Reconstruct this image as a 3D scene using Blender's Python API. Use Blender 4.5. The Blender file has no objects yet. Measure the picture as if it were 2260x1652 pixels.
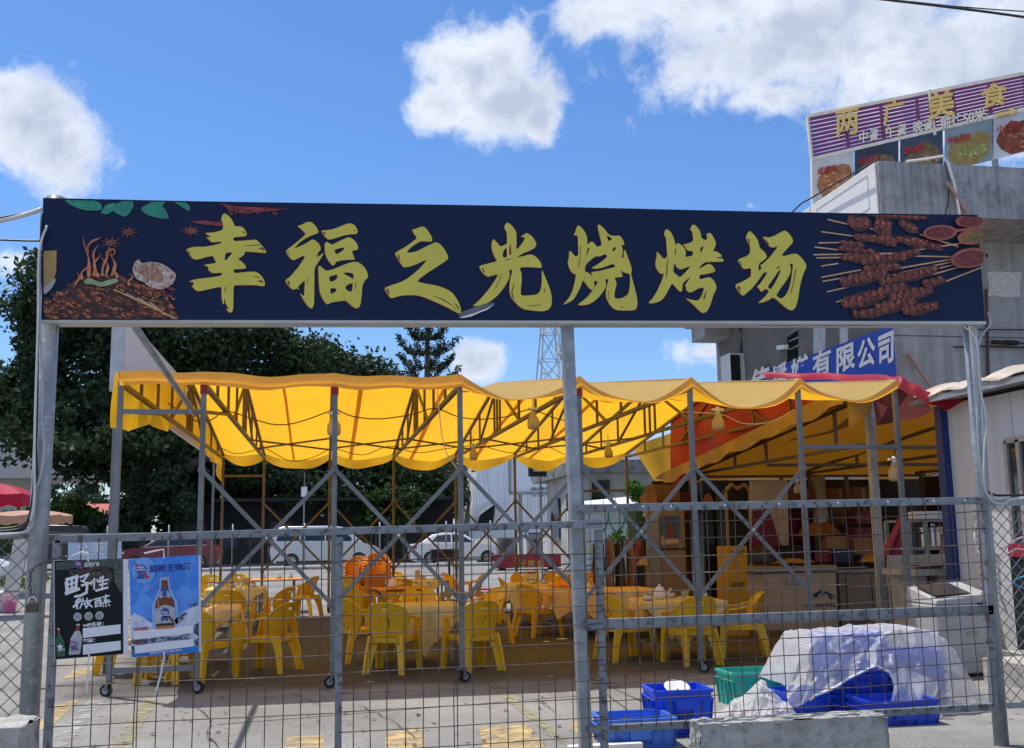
import bpy, bmesh, math, random
import numpy as np
from mathutils import Vector, Matrix
R_=math.radians
SC=bpy.context.scene
COL=SC.collection
# ------------------------------------------------------------------ camera
FPX=2320.6; PITCH=.1532; YAW=.1770; ROLL=-.0166; CX,CY=1130.,826.
_c,_s=math.cos(YAW),math.sin(YAW)
_right=np.array([_c,-_s,0.]); _fw=np.array([_s*math.cos(PITCH),_c*math.cos(PITCH),math.sin(PITCH)])
_up=np.cross(_right,_fw)
_cr,_sr=math.cos(ROLL),math.sin(ROLL)
CAMR=_right*_cr+_up*_sr; CAMU=-_right*_sr+_up*_cr
CAMO=np.array([0.,0.,1.6])
cam=bpy.data.cameras.new('camera'); camo=bpy.data.objects.new('camera',cam); COL.objects.link(camo)
cam.sensor_width=36; cam.lens=36*FPX/2260; cam.clip_start=.05; cam.clip_end=3000
camo.matrix_world=Matrix(((CAMR[0],CAMU[0],-_fw[0],0),(CAMR[1],CAMU[1],-_fw[1],0),(CAMR[2],CAMU[2],-_fw[2],1.6),(0,0,0,1)))
SC.camera=camo
def ray(u,v): return CAMR*(u-CX)/FPX+CAMU*(CY-v)/FPX+_fw
def at(u,v,y):
    d=ray(u,v); return CAMO+d*(y/d[1])
def atX(u,v,x):
    d=ray(u,v); return CAMO+d*(x/d[0])
def gr(u,v,z=0.):
    d=ray(u,v); return CAMO+d*((z-1.6)/d[2])
# ------------------------------------------------------------------ world, sun, exposure
SUN=Vector((-.24,.25,.93)).normalized()
SUN_EL=math.asin(SUN.z); SUN_AZ=math.atan2(SUN.x,SUN.y)
SKY_STRENGTH=.115
SUN_STRENGTH=3.6
SC.view_settings.view_transform='Standard'; SC.view_settings.look='None'
SC.view_settings.exposure=.4; SC.view_settings.gamma=1; SC.view_settings.use_curve_mapping=False
w=bpy.data.worlds.new('World'); SC.world=w; w.use_nodes=True
nt=w.node_tree; nt.nodes.clear()
def N(t,**k):
    n=nt.nodes.new(t)
    for a,b in k.items(): setattr(n,a,b)
    return n
def L(a,b): nt.links.new(a,b)
def M_(op,a,b=None,c=None,clamp=False):
    n=N('ShaderNodeMath',operation=op,use_clamp=clamp)
    for i,x in enumerate((a,b,c)):
        if x is None: continue
        if isinstance(x,(int,float)): n.inputs[i].default_value=x
        else: L(x,n.inputs[i])
    return n.outputs[0]
out=N('ShaderNodeOutputWorld'); bg=N('ShaderNodeBackground'); bg.inputs[1].default_value=SKY_STRENGTH
sky=N('ShaderNodeTexSky',sky_type='NISHITA',sun_disc=False,sun_elevation=SUN_EL,sun_rotation=SUN_AZ,air_density=1.15,dust_density=.35,ozone_density=2.2)
hs=N('ShaderNodeHueSaturation'); hs.inputs['Saturation'].default_value=1.1; hs.inputs['Value'].default_value=1.0
tint=N('ShaderNodeMix',data_type='RGBA',blend_type='MULTIPLY'); tint.inputs[0].default_value=1; tint.inputs[7].default_value=(.68,.79,1.0,1)
L(sky.outputs[0],tint.inputs[6]); L(tint.outputs[2],hs.inputs['Color'])
tc=N('ShaderNodeTexCoord')
nrm=N('ShaderNodeVectorMath',operation='NORMALIZE'); L(tc.outputs['Generated'],nrm.inputs[0]); DIR=nrm.outputs[0]
def dot(vec):
    n=N('ShaderNodeVectorMath',operation='DOT_PRODUCT'); L(DIR,n.inputs[0]); n.inputs[1].default_value=tuple(vec); return n.outputs['Value']
def noise(scale,detail=8,rough=.6,dist=0.,off=(0,0,0)):
    m=N('ShaderNodeVectorMath',operation='ADD'); L(DIR,m.inputs[0]); m.inputs[1].default_value=off
    n=N('ShaderNodeTexNoise'); n.inputs['Scale'].default_value=scale; n.inputs['Detail'].default_value=detail
    n.inputs['Roughness'].default_value=rough; n.inputs['Distortion'].default_value=dist
    L(m.outputs[0],n.inputs['Vector']); return n.outputs['Fac']
nz=noise(8.5,12,.62,.35); nz2=noise(27,8,.62,.3,(3,1,2)); nz3=noise(4,6,.6,.3,(1,5,2))
# clouds: (u,v,ru,rv,strength) as directions of the sky
clouds=[(60,270,150,130,1.05),(120,330,130,110,.95),(20,200,90,60,.9),(1060,165,165,150,1.1),(1110,225,140,110,1.1),(985,225,100,75,.95),(1185,260,75,65,.85),(1780,60,430,190,.95),(1560,150,200,110,.8),(1700,215,150,60,.7),(1330,40,120,60,.6),(2230,150,420,230,.95),(1620,10,330,120,.8),(1045,800,75,55,.75),(1560,775,95,45,.6),(20,575,60,30,.4),(1655,455,30,18,.4),(-500,120,300,160,1.),(2900,-100,300,260,.9),(3300,500,420,200,.9),(-1100,600,400,200,.9)]
tot=None
for u,v,ru,rv,st in clouds:
    d=ray(u,v); d=d/np.linalg.norm(d)
    r=np.cross(d,[0,0,1.]); r/=np.linalg.norm(r); uu=np.cross(r,d)
    a=M_('DIVIDE',dot(r),ru/FPX); b=M_('DIVIDE',dot(uu),rv/FPX)
    rr=M_('SQRT',M_('ADD',M_('MULTIPLY',a,a),M_('MULTIPLY',b,b)))
    k=M_('MULTIPLY',M_('SUBTRACT',1.,rr,clamp=False),st)
    k=M_('MAXIMUM',k,-1.2)
    front=M_('GREATER_THAN',dot(d),.2)
    k=M_('SUBTRACT',M_('MULTIPLY',M_('ADD',k,1.2),front),1.2)
    tot=k if tot is None else M_('MAXIMUM',tot,k)
# clouds over the rest of the sky dome, cover thickened to add fill light
ft=_fw/np.linalg.norm(_fw)
back=M_('SUBTRACT',1.,M_('MULTIPLY',M_('SUBTRACT',dot(ft),.55),4.,clamp=True),clamp=True)
gen=M_('SUBTRACT',M_('MULTIPLY',M_('SUBTRACT',nz3,.44),4.),M_('MULTIPLY',M_('SUBTRACT',1.,back),4.))
tot=M_('MAXIMUM',tot,gen)
dens=M_('ADD',tot,M_('ADD',M_('MULTIPLY',M_('SUBTRACT',nz,.5),1.65),M_('MULTIPLY',M_('SUBTRACT',nz2,.5),1.25)))
mr=N('ShaderNodeMapRange',interpolation_type='SMOOTHSTEP'); L(dens,mr.inputs[0]); mr.inputs[1].default_value=.0; mr.inputs[2].default_value=.55
# cloud tone: bright rims and tops, bluish grey thick undersides
tone=M_('ADD',M_('MULTIPLY',dens,.85),M_('MULTIPLY',M_('SUBTRACT',noise(11,8,.6,.2,(.03,.0,-.05)),.5),1.5))
cr=N('ShaderNodeValToRGB'); L(tone,cr.inputs[0])
cr.color_ramp.elements[0].position=.0; cr.color_ramp.elements[0].color=(6.2,6.6,7.2,1)
cr.color_ramp.elements[1].position=.85; cr.color_ramp.elements[1].color=(3.5,4.0,5.1,1)
e=cr.color_ramp.elements.new(.35); e.color=(5.3,5.7,6.5,1)
mx=N('ShaderNodeMix',data_type='RGBA'); L(mr.outputs[0],mx.inputs[0]); L(hs.outputs[0],mx.inputs[6]); L(cr.outputs[0],mx.inputs[7])
L(mx.outputs[2],bg.inputs[0]); L(bg.outputs[0],out.inputs[0])
sl=bpy.data.lights.new('sun','SUN'); sl.energy=SUN_STRENGTH; sl.angle=R_(.53); sl.color=(1,.955,.88)
so=bpy.data.objects.new('sun',sl); COL.objects.link(so); so.rotation_euler=SUN.to_track_quat('Z','Y').to_euler(); so.location=(0,0,60)
SC.cycles.max_bounces=8; SC.cycles.transparent_max_bounces=12; SC.cycles.use_denoising=True
# ------------------------------------------------------------------ helpers
rng=random.Random(7); nprng=np.random.default_rng(5)
def tag(o,label=None,cat=None,group=None,kind=None):
    if label: o['label']=label
    if cat: o['category']=cat
    if group: o['group']=group
    if kind: o['kind']=kind
    return o
def thing(name,label,cat,loc=(0,0,0),group=None,rz=0.):
    o=bpy.data.objects.new(name,None); COL.objects.link(o); o.location=tuple(float(x) for x in loc); o.rotation_euler=(0,0,rz)
    o.empty_display_size=.2
    return tag(o,label,cat,group)
class MB:
    def __init__(s): s.v=[]; s.f=[]
    def add(s,vs,fs):
        n=len(s.v); s.v+= [tuple(map(float,p)) for p in vs]; s.f+=[tuple(i+n for i in f) for f in fs]; return s
    def hexa(s,b,t):
        return s.add(list(b)+list(t),[(3,2,1,0),(4,5,6,7),(0,1,5,4),(1,2,6,5),(2,3,7,6),(3,0,4,7)])
    def box(s,c,d,rz=0.):
        x,y,z=c; a,b,h=d[0]/2,d[1]/2,d[2]/2; cs,sn=math.cos(rz),math.sin(rz)
        P=[(x+i*a*cs-j*b*sn,y+i*a*sn+j*b*cs) for i,j in ((-1,-1),(1,-1),(1,1),(-1,1))]
        return s.hexa([(p[0],p[1],z-h) for p in P],[(p[0],p[1],z+h) for p in P])
    def bar(s,p0,p1,w,h=None,up=(0,0,1)):
        p0=Vector(p0);p1=Vector(p1); h=h or w; d=(p1-p0).normalized(); u=Vector(up)
        if abs(d.dot(u))>.97: u=Vector((0,1,0))
        r=d.cross(u).normalized(); u=r.cross(d).normalized()
        q=[(-w/2,-h/2),(w/2,-h/2),(w/2,h/2),(-w/2,h/2)]
        return s.hexa([p0+r*a+u*b for a,b in q],[p1+r*a+u*b for a,b in q])
    def tube(s,pts,r,n=6,caps=True):
        pts=[Vector(p) for p in pts]; m=len(pts); rr=r if isinstance(r,(list,tuple)) else [r]*m
        vs=[];fs=[]; u=None
        for i,p in enumerate(pts):
            d=(pts[min(i+1,m-1)]-pts[max(i-1,0)]).normalized()
            if u is None:
                u=d.cross(Vector((0,0,1)) if abs(d.z)<.9 else Vector((1,0,0))).normalized()
            else: u=(u-d*u.dot(d)).normalized()
            w_=d.cross(u)
            for k in range(n):
                a=2*math.pi*k/n; vs.append(p+u*math.cos(a)*rr[i]+w_*math.sin(a)*rr[i])
        for i in range(m-1):
            for k in range(n): fs.append((i*n+k,i*n+(k+1)%n,(i+1)*n+(k+1)%n,(i+1)*n+k))
        if caps: fs+= [tuple(range(n))[::-1],tuple(range((m-1)*n,m*n))]
        return s.add(vs,fs)
    def poly(s,pts): return s.add(pts,[tuple(range(len(pts)))])
    def prism(s,pts,d):
        n=len(pts); d=Vector(d); P=[Vector(p) for p in pts]
        return s.add(P+[p+d for p in P],[tuple(range(n)),tuple(range(n,2*n))[::-1]]+[(i,i+n,(i+1)%n+n,(i+1)%n) for i in range(n)])
    def lathe(s,prof,c=(0,0,0),n=16,cap=True):
        vs=[];fs=[]
        for r,z in prof:
            for k in range(n):
                a=2*math.pi*k/n; vs.append((c[0]+r*math.cos(a),c[1]+r*math.sin(a),c[2]+z))
        m=len(prof)
        for i in range(m-1):
            for k in range(n): fs.append((i*n+k,i*n+(k+1)%n,(i+1)*n+(k+1)%n,(i+1)*n+k))
        if cap: fs+= [tuple(range(n))[::-1],tuple(range((m-1)*n,m*n))]
        return s.add(vs,fs)
    def ell(s,c,r,n=12,m=8):
        return s.lathe([(max(1e-4,math.sin(math.pi*i/m))*1.,-math.cos(math.pi*i/m)) for i in range(m+1)],(0,0,0),n).xf_last(n*(m+1),lambda p:(c[0]+p[0]*r[0],c[1]+p[1]*r[1],c[2]+p[2]*r[2]))
    def xf_last(s,k,fn):
        s.v[-k:]=[tuple(fn(p)) for p in s.v[-k:]]; return s
    def grid(s,fn,nu,nv,skip=None):
        vs=[fn(i/nu,j/nv) for j in range(nv+1) for i in range(nu+1)]
        fs=[(j*(nu+1)+i,j*(nu+1)+i+1,(j+1)*(nu+1)+i+1,(j+1)*(nu+1)+i) for j in range(nv) for i in range(nu) if not(skip and skip(i,j))]
        return s.add(vs,fs)
    def raw(s,vf):
        return s.add(vf[0],vf[1])
def build(name,mb,mat,parent=None,smooth=False,loc=None,solid=0.,bev=0.,label=None,kind=None,autos=None):
    me=bpy.data.meshes.new(name)
    off=(0,0,0)
    if parent is not None and loc is None:
        p=parent
        off=Vector((0,0,0))
        while p is not None: off=off+p.location; p=p.parent
    elif loc is not None and loc!='local': off=Vector(loc)
    V_=np.asarray(mb.v,float)-np.asarray(tuple(off),float)
    me.from_pydata(V_.tolist(),[],mb.f)
    if isinstance(mat,(list,tuple)):
        for m in mat: me.materials.append(m)
    else: me.materials.append(mat)
    if smooth or autos:
        me.polygons.foreach_set('use_smooth',[True]*len(me.polygons))
        if autos: me.set_sharp_from_angle(angle=R_(autos))
    o=bpy.data.objects.new(name,me); COL.objects.link(o)
    if parent is not None: o.parent=parent
    elif loc is not None and loc!='local': o.location=off
    if solid: 
        m=o.modifiers.new('t','SOLIDIFY'); m.thickness=solid; m.offset=0
    if bev:
        m=o.modifiers.new('b','BEVEL'); m.width=bev; m.segments=2; m.limit_method='ANGLE'
    if label: o['label']=label
    if kind: o['kind']=kind
    return o
def single(name,label,cat,mb,mat,group=None,**k):
    c=np.asarray(mb.v); lo=c.min(0); hi=c.max(0)
    o=build(name,mb,mat,None,loc=((lo[0]+hi[0])/2,(lo[1]+hi[1])/2,lo[2]),**k)
    return tag(o,label,cat,group)
def copy_tree(o,parent=None):
    c=o.copy(); COL.objects.link(c); c.parent=parent
    for ch in [x for x in ALLCH.get(o.name,[])]: copy_tree(ch,c)
    return c
ALLCH={}
def index_children(root):
    st=[root]
    while st:
        o=st.pop(); ALLCH[o.name]=list(o.children); st+=list(o.children)
# ---- materials
MATS={}
def mat(name,col,rough=.6,metal=0.,var=.18,vs=6.,bump=.0,bs=60.,spec=.5,col2=None,mixat=(.45,.6),trans=0.,tcol=None,alpha=1.,coat=0.,streak=0.,rnd=0.):
    """principled material with large-scale colour variation, optional second tone (wear), bump and translucency"""
    if name in MATS: return MATS[name]
    m=bpy.data.materials.new(name); m.use_nodes=True; t=m.node_tree; b=t.nodes['Principled BSDF']; lk=t.links.new
    b.inputs['Roughness'].default_value=rough; b.inputs['Metallic'].default_value=metal; b.inputs['Specular IOR Level'].default_value=spec
    if coat: b.inputs['Coat Weight'].default_value=coat; b.inputs['Coat Roughness'].default_value=.06
    tcn=t.nodes.new('ShaderNodeTexCoord')
    def nz(s,d=6,r=.6):
        n=t.nodes.new('ShaderNodeTexNoise'); n.inputs['Scale'].default_value=s; n.inputs['Detail'].default_value=d; n.inputs['Roughness'].default_value=r
        lk(tcn.outputs['Object'],n.inputs['Vector']); return n.outputs['Fac']
    c=(*col,1)
    r=t.nodes.new('ShaderNodeValToRGB'); lk(nz(vs),r.inputs[0])
    r.color_ramp.elements[0].position=.3; r.color_ramp.elements[1].position=.7
    r.color_ramp.elements[0].color=tuple(x*(1-var) for x in col)+(1,); r.color_ramp.elements[1].color=tuple(min(1,x*(1+var)) for x in col)+(1,)
    cur=r.outputs[0]
    if col2:
        mr=t.nodes.new('ShaderNodeMapRange'); lk(nz(vs*2.7+1.3,9,.7),mr.inputs[0]); mr.inputs[1].default_value=mixat[0]; mr.inputs[2].default_value=mixat[1]
        mx=t.nodes.new('ShaderNodeMix'); mx.data_type='RGBA'; lk(mr.outputs[0],mx.inputs[0]); lk(cur,mx.inputs[6]); mx.inputs[7].default_value=(*col2,1); cur=mx.outputs[2]
    if streak:
        mp=t.nodes.new('ShaderNodeMapping'); mp.inputs['Scale'].default_value=(5,5,.22); lk(tcn.outputs['Object'],mp.inputs[0])
        n=t.nodes.new('ShaderNodeTexNoise'); n.inputs['Scale'].default_value=1.; n.inputs['Detail'].default_value=8; n.inputs['Roughness'].default_value=.65; lk(mp.outputs[0],n.inputs['Vector'])
        mr=t.nodes.new('ShaderNodeMapRange'); lk(n.outputs['Fac'],mr.inputs[0]); mr.inputs[1].default_value=.38; mr.inputs[2].default_value=.66; mr.inputs[3].default_value=1.06; mr.inputs[4].default_value=1-streak
        mx=t.nodes.new('ShaderNodeMix'); mx.data_type='RGBA'; mx.blend_type='MULTIPLY'; mx.inputs[0].default_value=1; lk(cur,mx.inputs[6]); lk(mr.outputs[0],mx.inputs[7]); cur=mx.outputs[2]
    if rnd:
        oi=t.nodes.new('ShaderNodeObjectInfo'); mr=t.nodes.new('ShaderNodeMapRange'); lk(oi.outputs['Random'],mr.inputs[0]); mr.inputs[3].default_value=1-rnd; mr.inputs[4].default_value=1+rnd*.4
        mx=t.nodes.new('ShaderNodeMix'); mx.data_type='RGBA'; mx.blend_type='MULTIPLY'; mx.inputs[0].default_value=1; lk(cur,mx.inputs[6]); lk(mr.outputs[0],mx.inputs[7]); cur=mx.outputs[2]
    lk(cur,b.inputs['Base Color'])
    if bump:
        bn=t.nodes.new('ShaderNodeBump'); bn.inputs['Strength'].default_value=bump; bn.inputs['Distance'].default_value=.02; lk(nz(bs,8,.65),bn.inputs['Height']); lk(bn.outputs[0],b.inputs['Normal'])
    o=t.nodes['Material Output']
    if trans:
        tr=t.nodes.new('ShaderNodeBsdfTranslucent')
        if bump: lk(bn.outputs[0],tr.inputs['Normal'])
        if tcol: 
            mm=t.nodes.new('ShaderNodeMix'); mm.data_type='RGBA'; mm.blend_type='MULTIPLY'; mm.inputs[0].default_value=.35
            mm.inputs[6].default_value=(*tcol,1); lk(cur,mm.inputs[7])
            g=t.nodes.new('ShaderNodeGamma'); lk(mm.outputs[2],g.inputs[0]); g.inputs[1].default_value=1.; lk(g.outputs[0],tr.inputs[0])
        else: lk(cur,tr.inputs[0])
        ms=t.nodes.new('ShaderNodeMixShader'); ms.inputs[0].default_value=trans; lk(b.outputs[0],ms.inputs[1]); lk(tr.outputs[0],ms.inputs[2]); lk(ms.outputs[0],o.inputs[0])
    if alpha<1:
        tp=t.nodes.new('ShaderNodeBsdfTransparent'); ms=t.nodes.new('ShaderNodeMixShader'); ms.inputs[0].default_value=1-alpha
        src=o.inputs[0].links[0].from_socket; lk(src,ms.inputs[1]); lk(tp.outputs[0],ms.inputs[2]); lk(ms.outputs[0],o.inputs[0])
    MATS[name]=m; return m
def glass_mat(name,col=(.02,.025,.03),rough=.05):
    return mat(name,col,rough=rough,spec=.9,var=.05)
# ---- lettering
def text_vf(body,bold=0.,res=3):
    c=bpy.data.curves.new('t','FONT'); c.body=body; c.resolution_u=res; c.offset=bold; c.size=1; c.fill_mode='FRONT'
    o=bpy.data.objects.new('t',c); COL.objects.link(o); dg=bpy.context.evaluated_depsgraph_get(); dg.update()
    me=bpy.data.meshes.new_from_object(o.evaluated_get(dg))
    vs=[tuple(v.co) for v in me.vertices]; fs=[tuple(p.vertices) for p in me.polygons]
    bpy.data.objects.remove(o); bpy.data.curves.remove(c); bpy.data.meshes.remove(me)
    return vs,fs
def text_fit(mb,body,p00,p10,p01,bold=.01,depth=0.,dn=None,res=3):
    """lettering stretched to the rectangle bottom-left, bottom-right, top-left"""
    vs,fs=text_vf(body,bold,res)
    a=np.array(vs); lo=a.min(0); hi=a.max(0)
    p00=np.array(p00,float);ex=np.array(p10,float)-p00;ey=np.array(p01,float)-p00
    st=(a[:,:2]-lo[:2])/np.maximum(hi[:2]-lo[:2],1e-6)
    P=p00+st[:,:1]*ex+st[:,1:2]*ey
    if depth and dn is not None:
        dn=np.array(dn,float); n=len(P)
        from collections import Counter
        ec=Counter()
        for f in fs:
            for i in range(len(f)):
                ec[(f[i],f[(i+1)%len(f)])]+=1
        side=[(a_,b_,b_+n,a_+n) for (a_,b_) in ec if (b_,a_) not in ec]
        mb.add(np.vstack([P+dn*depth,P]).tolist(),list(fs)+side)
    else: mb.add(P.tolist(),fs)
    return mb
def outline_vf(loops):
    """filled 2D shape with holes -> verts, faces"""
    c=bpy.data.curves.new('g','CURVE'); c.dimensions='2D'; c.fill_mode='FRONT'
    for lp in loops:
        s=c.splines.new('POLY'); s.points.add(len(lp)-1); s.use_cyclic_u=True
        for i,(x,y) in enumerate(lp): s.points[i].co=(x/1000,-y/1000,0,1)
    o=bpy.data.objects.new('g',c); COL.objects.link(o); dg=bpy.context.evaluated_depsgraph_get(); dg.update()
    me=bpy.data.meshes.new_from_object(o.evaluated_get(dg))
    vs=[(v.co.x*1000,-v.co.y*1000) for v in me.vertices]; fs=[tuple(p.vertices) for p in me.polygons]
    bpy.data.objects.remove(o); bpy.data.curves.remove(c); bpy.data.meshes.remove(me)
    return vs,fs
def smooth_loop(lp,k=1):
    """Chaikin corner softening"""
    for _ in range(k):
        q=[]
        for i in range(len(lp)):
            a=lp[i];b=lp[(i+1)%len(lp)]
            q.append((a[0]*.8+b[0]*.2,a[1]*.8+b[1]*.2)); q.append((a[0]*.2+b[0]*.8,a[1]*.2+b[1]*.8))
        lp=q
    return lp
def mesh_np(name,V_,F_,mat_,parent=None,label=None,kind=None):
    """fast mesh of quads from numpy arrays (world coordinates)"""
    off=np.zeros(3); p=parent
    while p is not None: off=off+np.array(p.location); p=p.parent
    me=bpy.data.meshes.new(name); n=len(V_); f=len(F_)
    me.vertices.add(n); me.vertices.foreach_set('co',(V_-off).astype(np.float32).ravel())
    me.loops.add(4*f); me.loops.foreach_set('vertex_index',F_.astype(np.int32).ravel())
    me.polygons.add(f); me.polygons.foreach_set('loop_start',np.arange(0,4*f,4,dtype=np.int32))
    try: me.polygons.foreach_set('loop_total',np.full(f,4,dtype=np.int32))
    except Exception: pass
    me.materials.append(mat_); me.update(calc_edges=True); me.validate()
    o=bpy.data.objects.new(name,me); COL.objects.link(o)
    if parent is not None: o.parent=parent
    if label: o['label']=label
    if kind: o['kind']=kind
    return o
def leaf_quads(C,size,aspect=.55,flat=0.):
    """one pointed leaf-sized quad at each centre"""
    n=len(C); d=nprng.normal(size=(n,3)); d[:,2]*=(1-flat*.6); d/=np.linalg.norm(d,axis=1)[:,None]
    e=nprng.normal(size=(n,3)); e-=d*(e*d).sum(1)[:,None]; e/=np.linalg.norm(e,axis=1)[:,None]
    s=(size*(.6+.8*nprng.random(n)))[:,None]
    a=C-d*s*.5; b=C+e*s*aspect*.5; c=C+d*s*.5; g=C-e*s*aspect*.5
    V_=np.stack([a,b,c,g],1).reshape(-1,3); F_=np.arange(4*n).reshape(n,4)
    return V_,F_
def crown_points(blobs):
    """leaf centres: clumps spread over lobed ellipsoids (cx,cy,cz,rx,ry,rz,n)"""
    out=[]
    for cx,cy,cz,rx,ry,rz,n in blobs:
        k=max(8,n//110)
        d=nprng.normal(size=(k,3)); d/=np.linalg.norm(d,axis=1)[:,None]
        rad=(.5+.55*nprng.random(k))[:,None]
        cc=d*rad
        idx=nprng.integers(0,k,n)
        sp=(.10+.12*nprng.random(k))[idx][:,None]
        p=cc[idx]+nprng.normal(size=(n,3))*sp
        out.append(p*np.array([rx,ry,rz])+np.array([cx,cy,cz]))
    return np.vstack(out)
# ------------------------------------------------------------------ materials
GALV=mat('galvanised_steel',(.34,.365,.39),rough=.5,metal=.25,var=.25,vs=9,col2=(.24,.24,.26),mixat=(.55,.68),bump=.05)
GALVP=mat('galvanised_pipe',(.29,.315,.34),rough=.42,metal=.3,var=.22,vs=7,col2=(.43,.455,.48),mixat=(.56,.62))
RAILM=mat('painted_rail',(.21,.23,.255),rough=.45,metal=.2,var=.2,vs=5,col2=(.09,.085,.085),mixat=(.53,.60),bump=.1)
CLM=mat('fence_mesh_wire',(.16,.17,.18),rough=.5,metal=.3,var=.2)
RUSTW=mat('rusty_wire',(.10,.075,.065),rough=.7,metal=.3,var=.35,vs=3,col2=(.33,.33,.35),mixat=(.6,.66))
TRUSS=mat('brown_steel',(.15,.115,.07),rough=.55,metal=.15,var=.3,vs=4,col2=(.07,.05,.035),mixat=(.55,.66))  # browner tone for the trusses, rear posts and rear braces
STEELG=mat('tube_steel',(.18,.195,.21),rough=.42,metal=.25,var=.2,vs=4,col2=(.10,.095,.09),mixat=(.6,.7))
NAVY=mat('navy_vinyl',(.006,.016,.058),rough=.5,var=.12,vs=1.2,spec=.2)
GOLD=mat('gold_print',(.66,.57,.095),rough=.5,var=.06,spec=.3)
DRED=mat('dark_red_print',(.20,.02,.03),rough=.5,var=.1)
WHITE=mat('white_paint',(.74,.75,.77),rough=.5,var=.05)
WPRINT=mat('white_print',(.74,.74,.80),rough=.5,var=.02)
BLACKP=mat('black_print',(.006,.011,.012),rough=.5,spec=.2,var=.25,vs=3)
BLACK=mat('black_rubber',(.012,.012,.013),rough=.7,var=.2)
YCLOTH=mat('yellow_awning',(.84,.54,.055),rough=.55,var=.14,vs=1.1,trans=.6,tcol=(1.,.58,.03),bump=.7,bs=3.6,col2=(.64,.37,.05),mixat=(.52,.64))
RCLOTH=mat('red_awning',(.36,.008,.022),rough=.5,var=.25,vs=1.5,trans=.3,tcol=(.75,.012,.03),bump=.3,bs=4)
BRCLOTH=mat('brown_maroon_awning',(.22,.06,.06),rough=.6,var=.2,vs=1.5,trans=.3,bump=.3,bs=4)
TCLOTH=mat('yellow_tablecloth',(.95,.76,.33),rough=.75,var=.10,vs=4,trans=.3,rnd=.1,bump=.25,bs=14)
OCLOTH=mat('orange_tablecloth',(.78,.32,.05),rough=.75,var=.12,vs=4,trans=.2,bump=.25,bs=14)
PCLOTH=mat('peach_tablecloth',(.94,.64,.30),rough=.75,var=.12,vs=4,trans=.22,bump=.25,bs=14)
YPLAST=mat('yellow_plastic',(.95,.61,.03),rough=.32,var=.10,vs=3,spec=.5,trans=.25,bump=.02,rnd=.14)
OPLAST=mat('orange_plastic',(.66,.23,.012),rough=.34,var=.08,vs=3,trans=.1)
BPLAST=mat('blue_plastic',(.012,.10,.80),rough=.38,var=.12,vs=5,trans=.08)
LBPLAST=mat('faded_blue_plastic',(.06,.20,.70),rough=.45,var=.15,vs=6,col2=(.04,.14,.55))
TPLAST=mat('teal_plastic',(.03,.48,.40),rough=.4,var=.1,vs=5,trans=.1)
CONC=mat('grey_render',(.35,.365,.39),rough=.9,var=.14,vs=1.4,col2=(.31,.325,.35),mixat=(.5,.66),bump=.35,bs=30,streak=.28)
CONC2=mat('stained_parapet',(.33,.35,.385),rough=.9,var=.22,vs=.9,col2=(.22,.235,.26),mixat=(.5,.66),bump=.4,bs=24,streak=.4)
CONCL=mat('pale_concrete',(.42,.41,.38),rough=.9,var=.2,vs=4,col2=(.22,.21,.19),mixat=(.5,.7),bump=.6,bs=22)
PANELW=mat('white_sandwich_panel',(.62,.63,.65),rough=.45,var=.06,vs=1.5,col2=(.52,.52,.52),mixat=(.58,.75),streak=.12)
TINW=mat('white_tin',(.82,.86,.92),rough=.5,var=.05,vs=.8,streak=.12)
HOARD=mat('lavender_hoarding',(.62,.60,.66),rough=.5,var=.05)
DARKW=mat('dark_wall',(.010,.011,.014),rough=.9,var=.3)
GLASS=glass_mat('dark_glass',(.012,.016,.02))
BROWNB=mat('cardboard',(.33,.20,.10),rough=.8,var=.15,vs=5)
CHROME=mat('stainless_steel',(.62,.62,.63),rough=.22,metal=.95,var=.05)
CERAM=mat('white_ceramic',(.74,.70,.68),rough=.2,var=.04)
BARK=mat('grey_bark',(.11,.09,.07),rough=.9,var=.3,bump=.5)
DWOOD=mat('dark_brown_board',(.10,.045,.025),rough=.5,var=.2)
def leafmat(name,c,tr=.3):
    m=mat(name,c,rough=.6,var=.5,vs=.9,spec=.16,trans=tr,col2=tuple(x*.55 for x in c),mixat=(.45,.6)); return m
LEAF_F=leafmat('ficus_leaf',(.045,.078,.036))
LEAF_P=leafmat('pine_needles',(.035,.055,.03),.2)
LEAF_B=leafmat('bright_shrub_leaf',(.09,.17,.035),.4)
LEAF_V=leafmat('vine_leaf',(.09,.22,.04),.4)
LEAF_M=leafmat('mid_green_leaf',(.045,.095,.028),.35)
LEAF_D=leafmat('far_leaf',(.07,.115,.07),.2)
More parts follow.
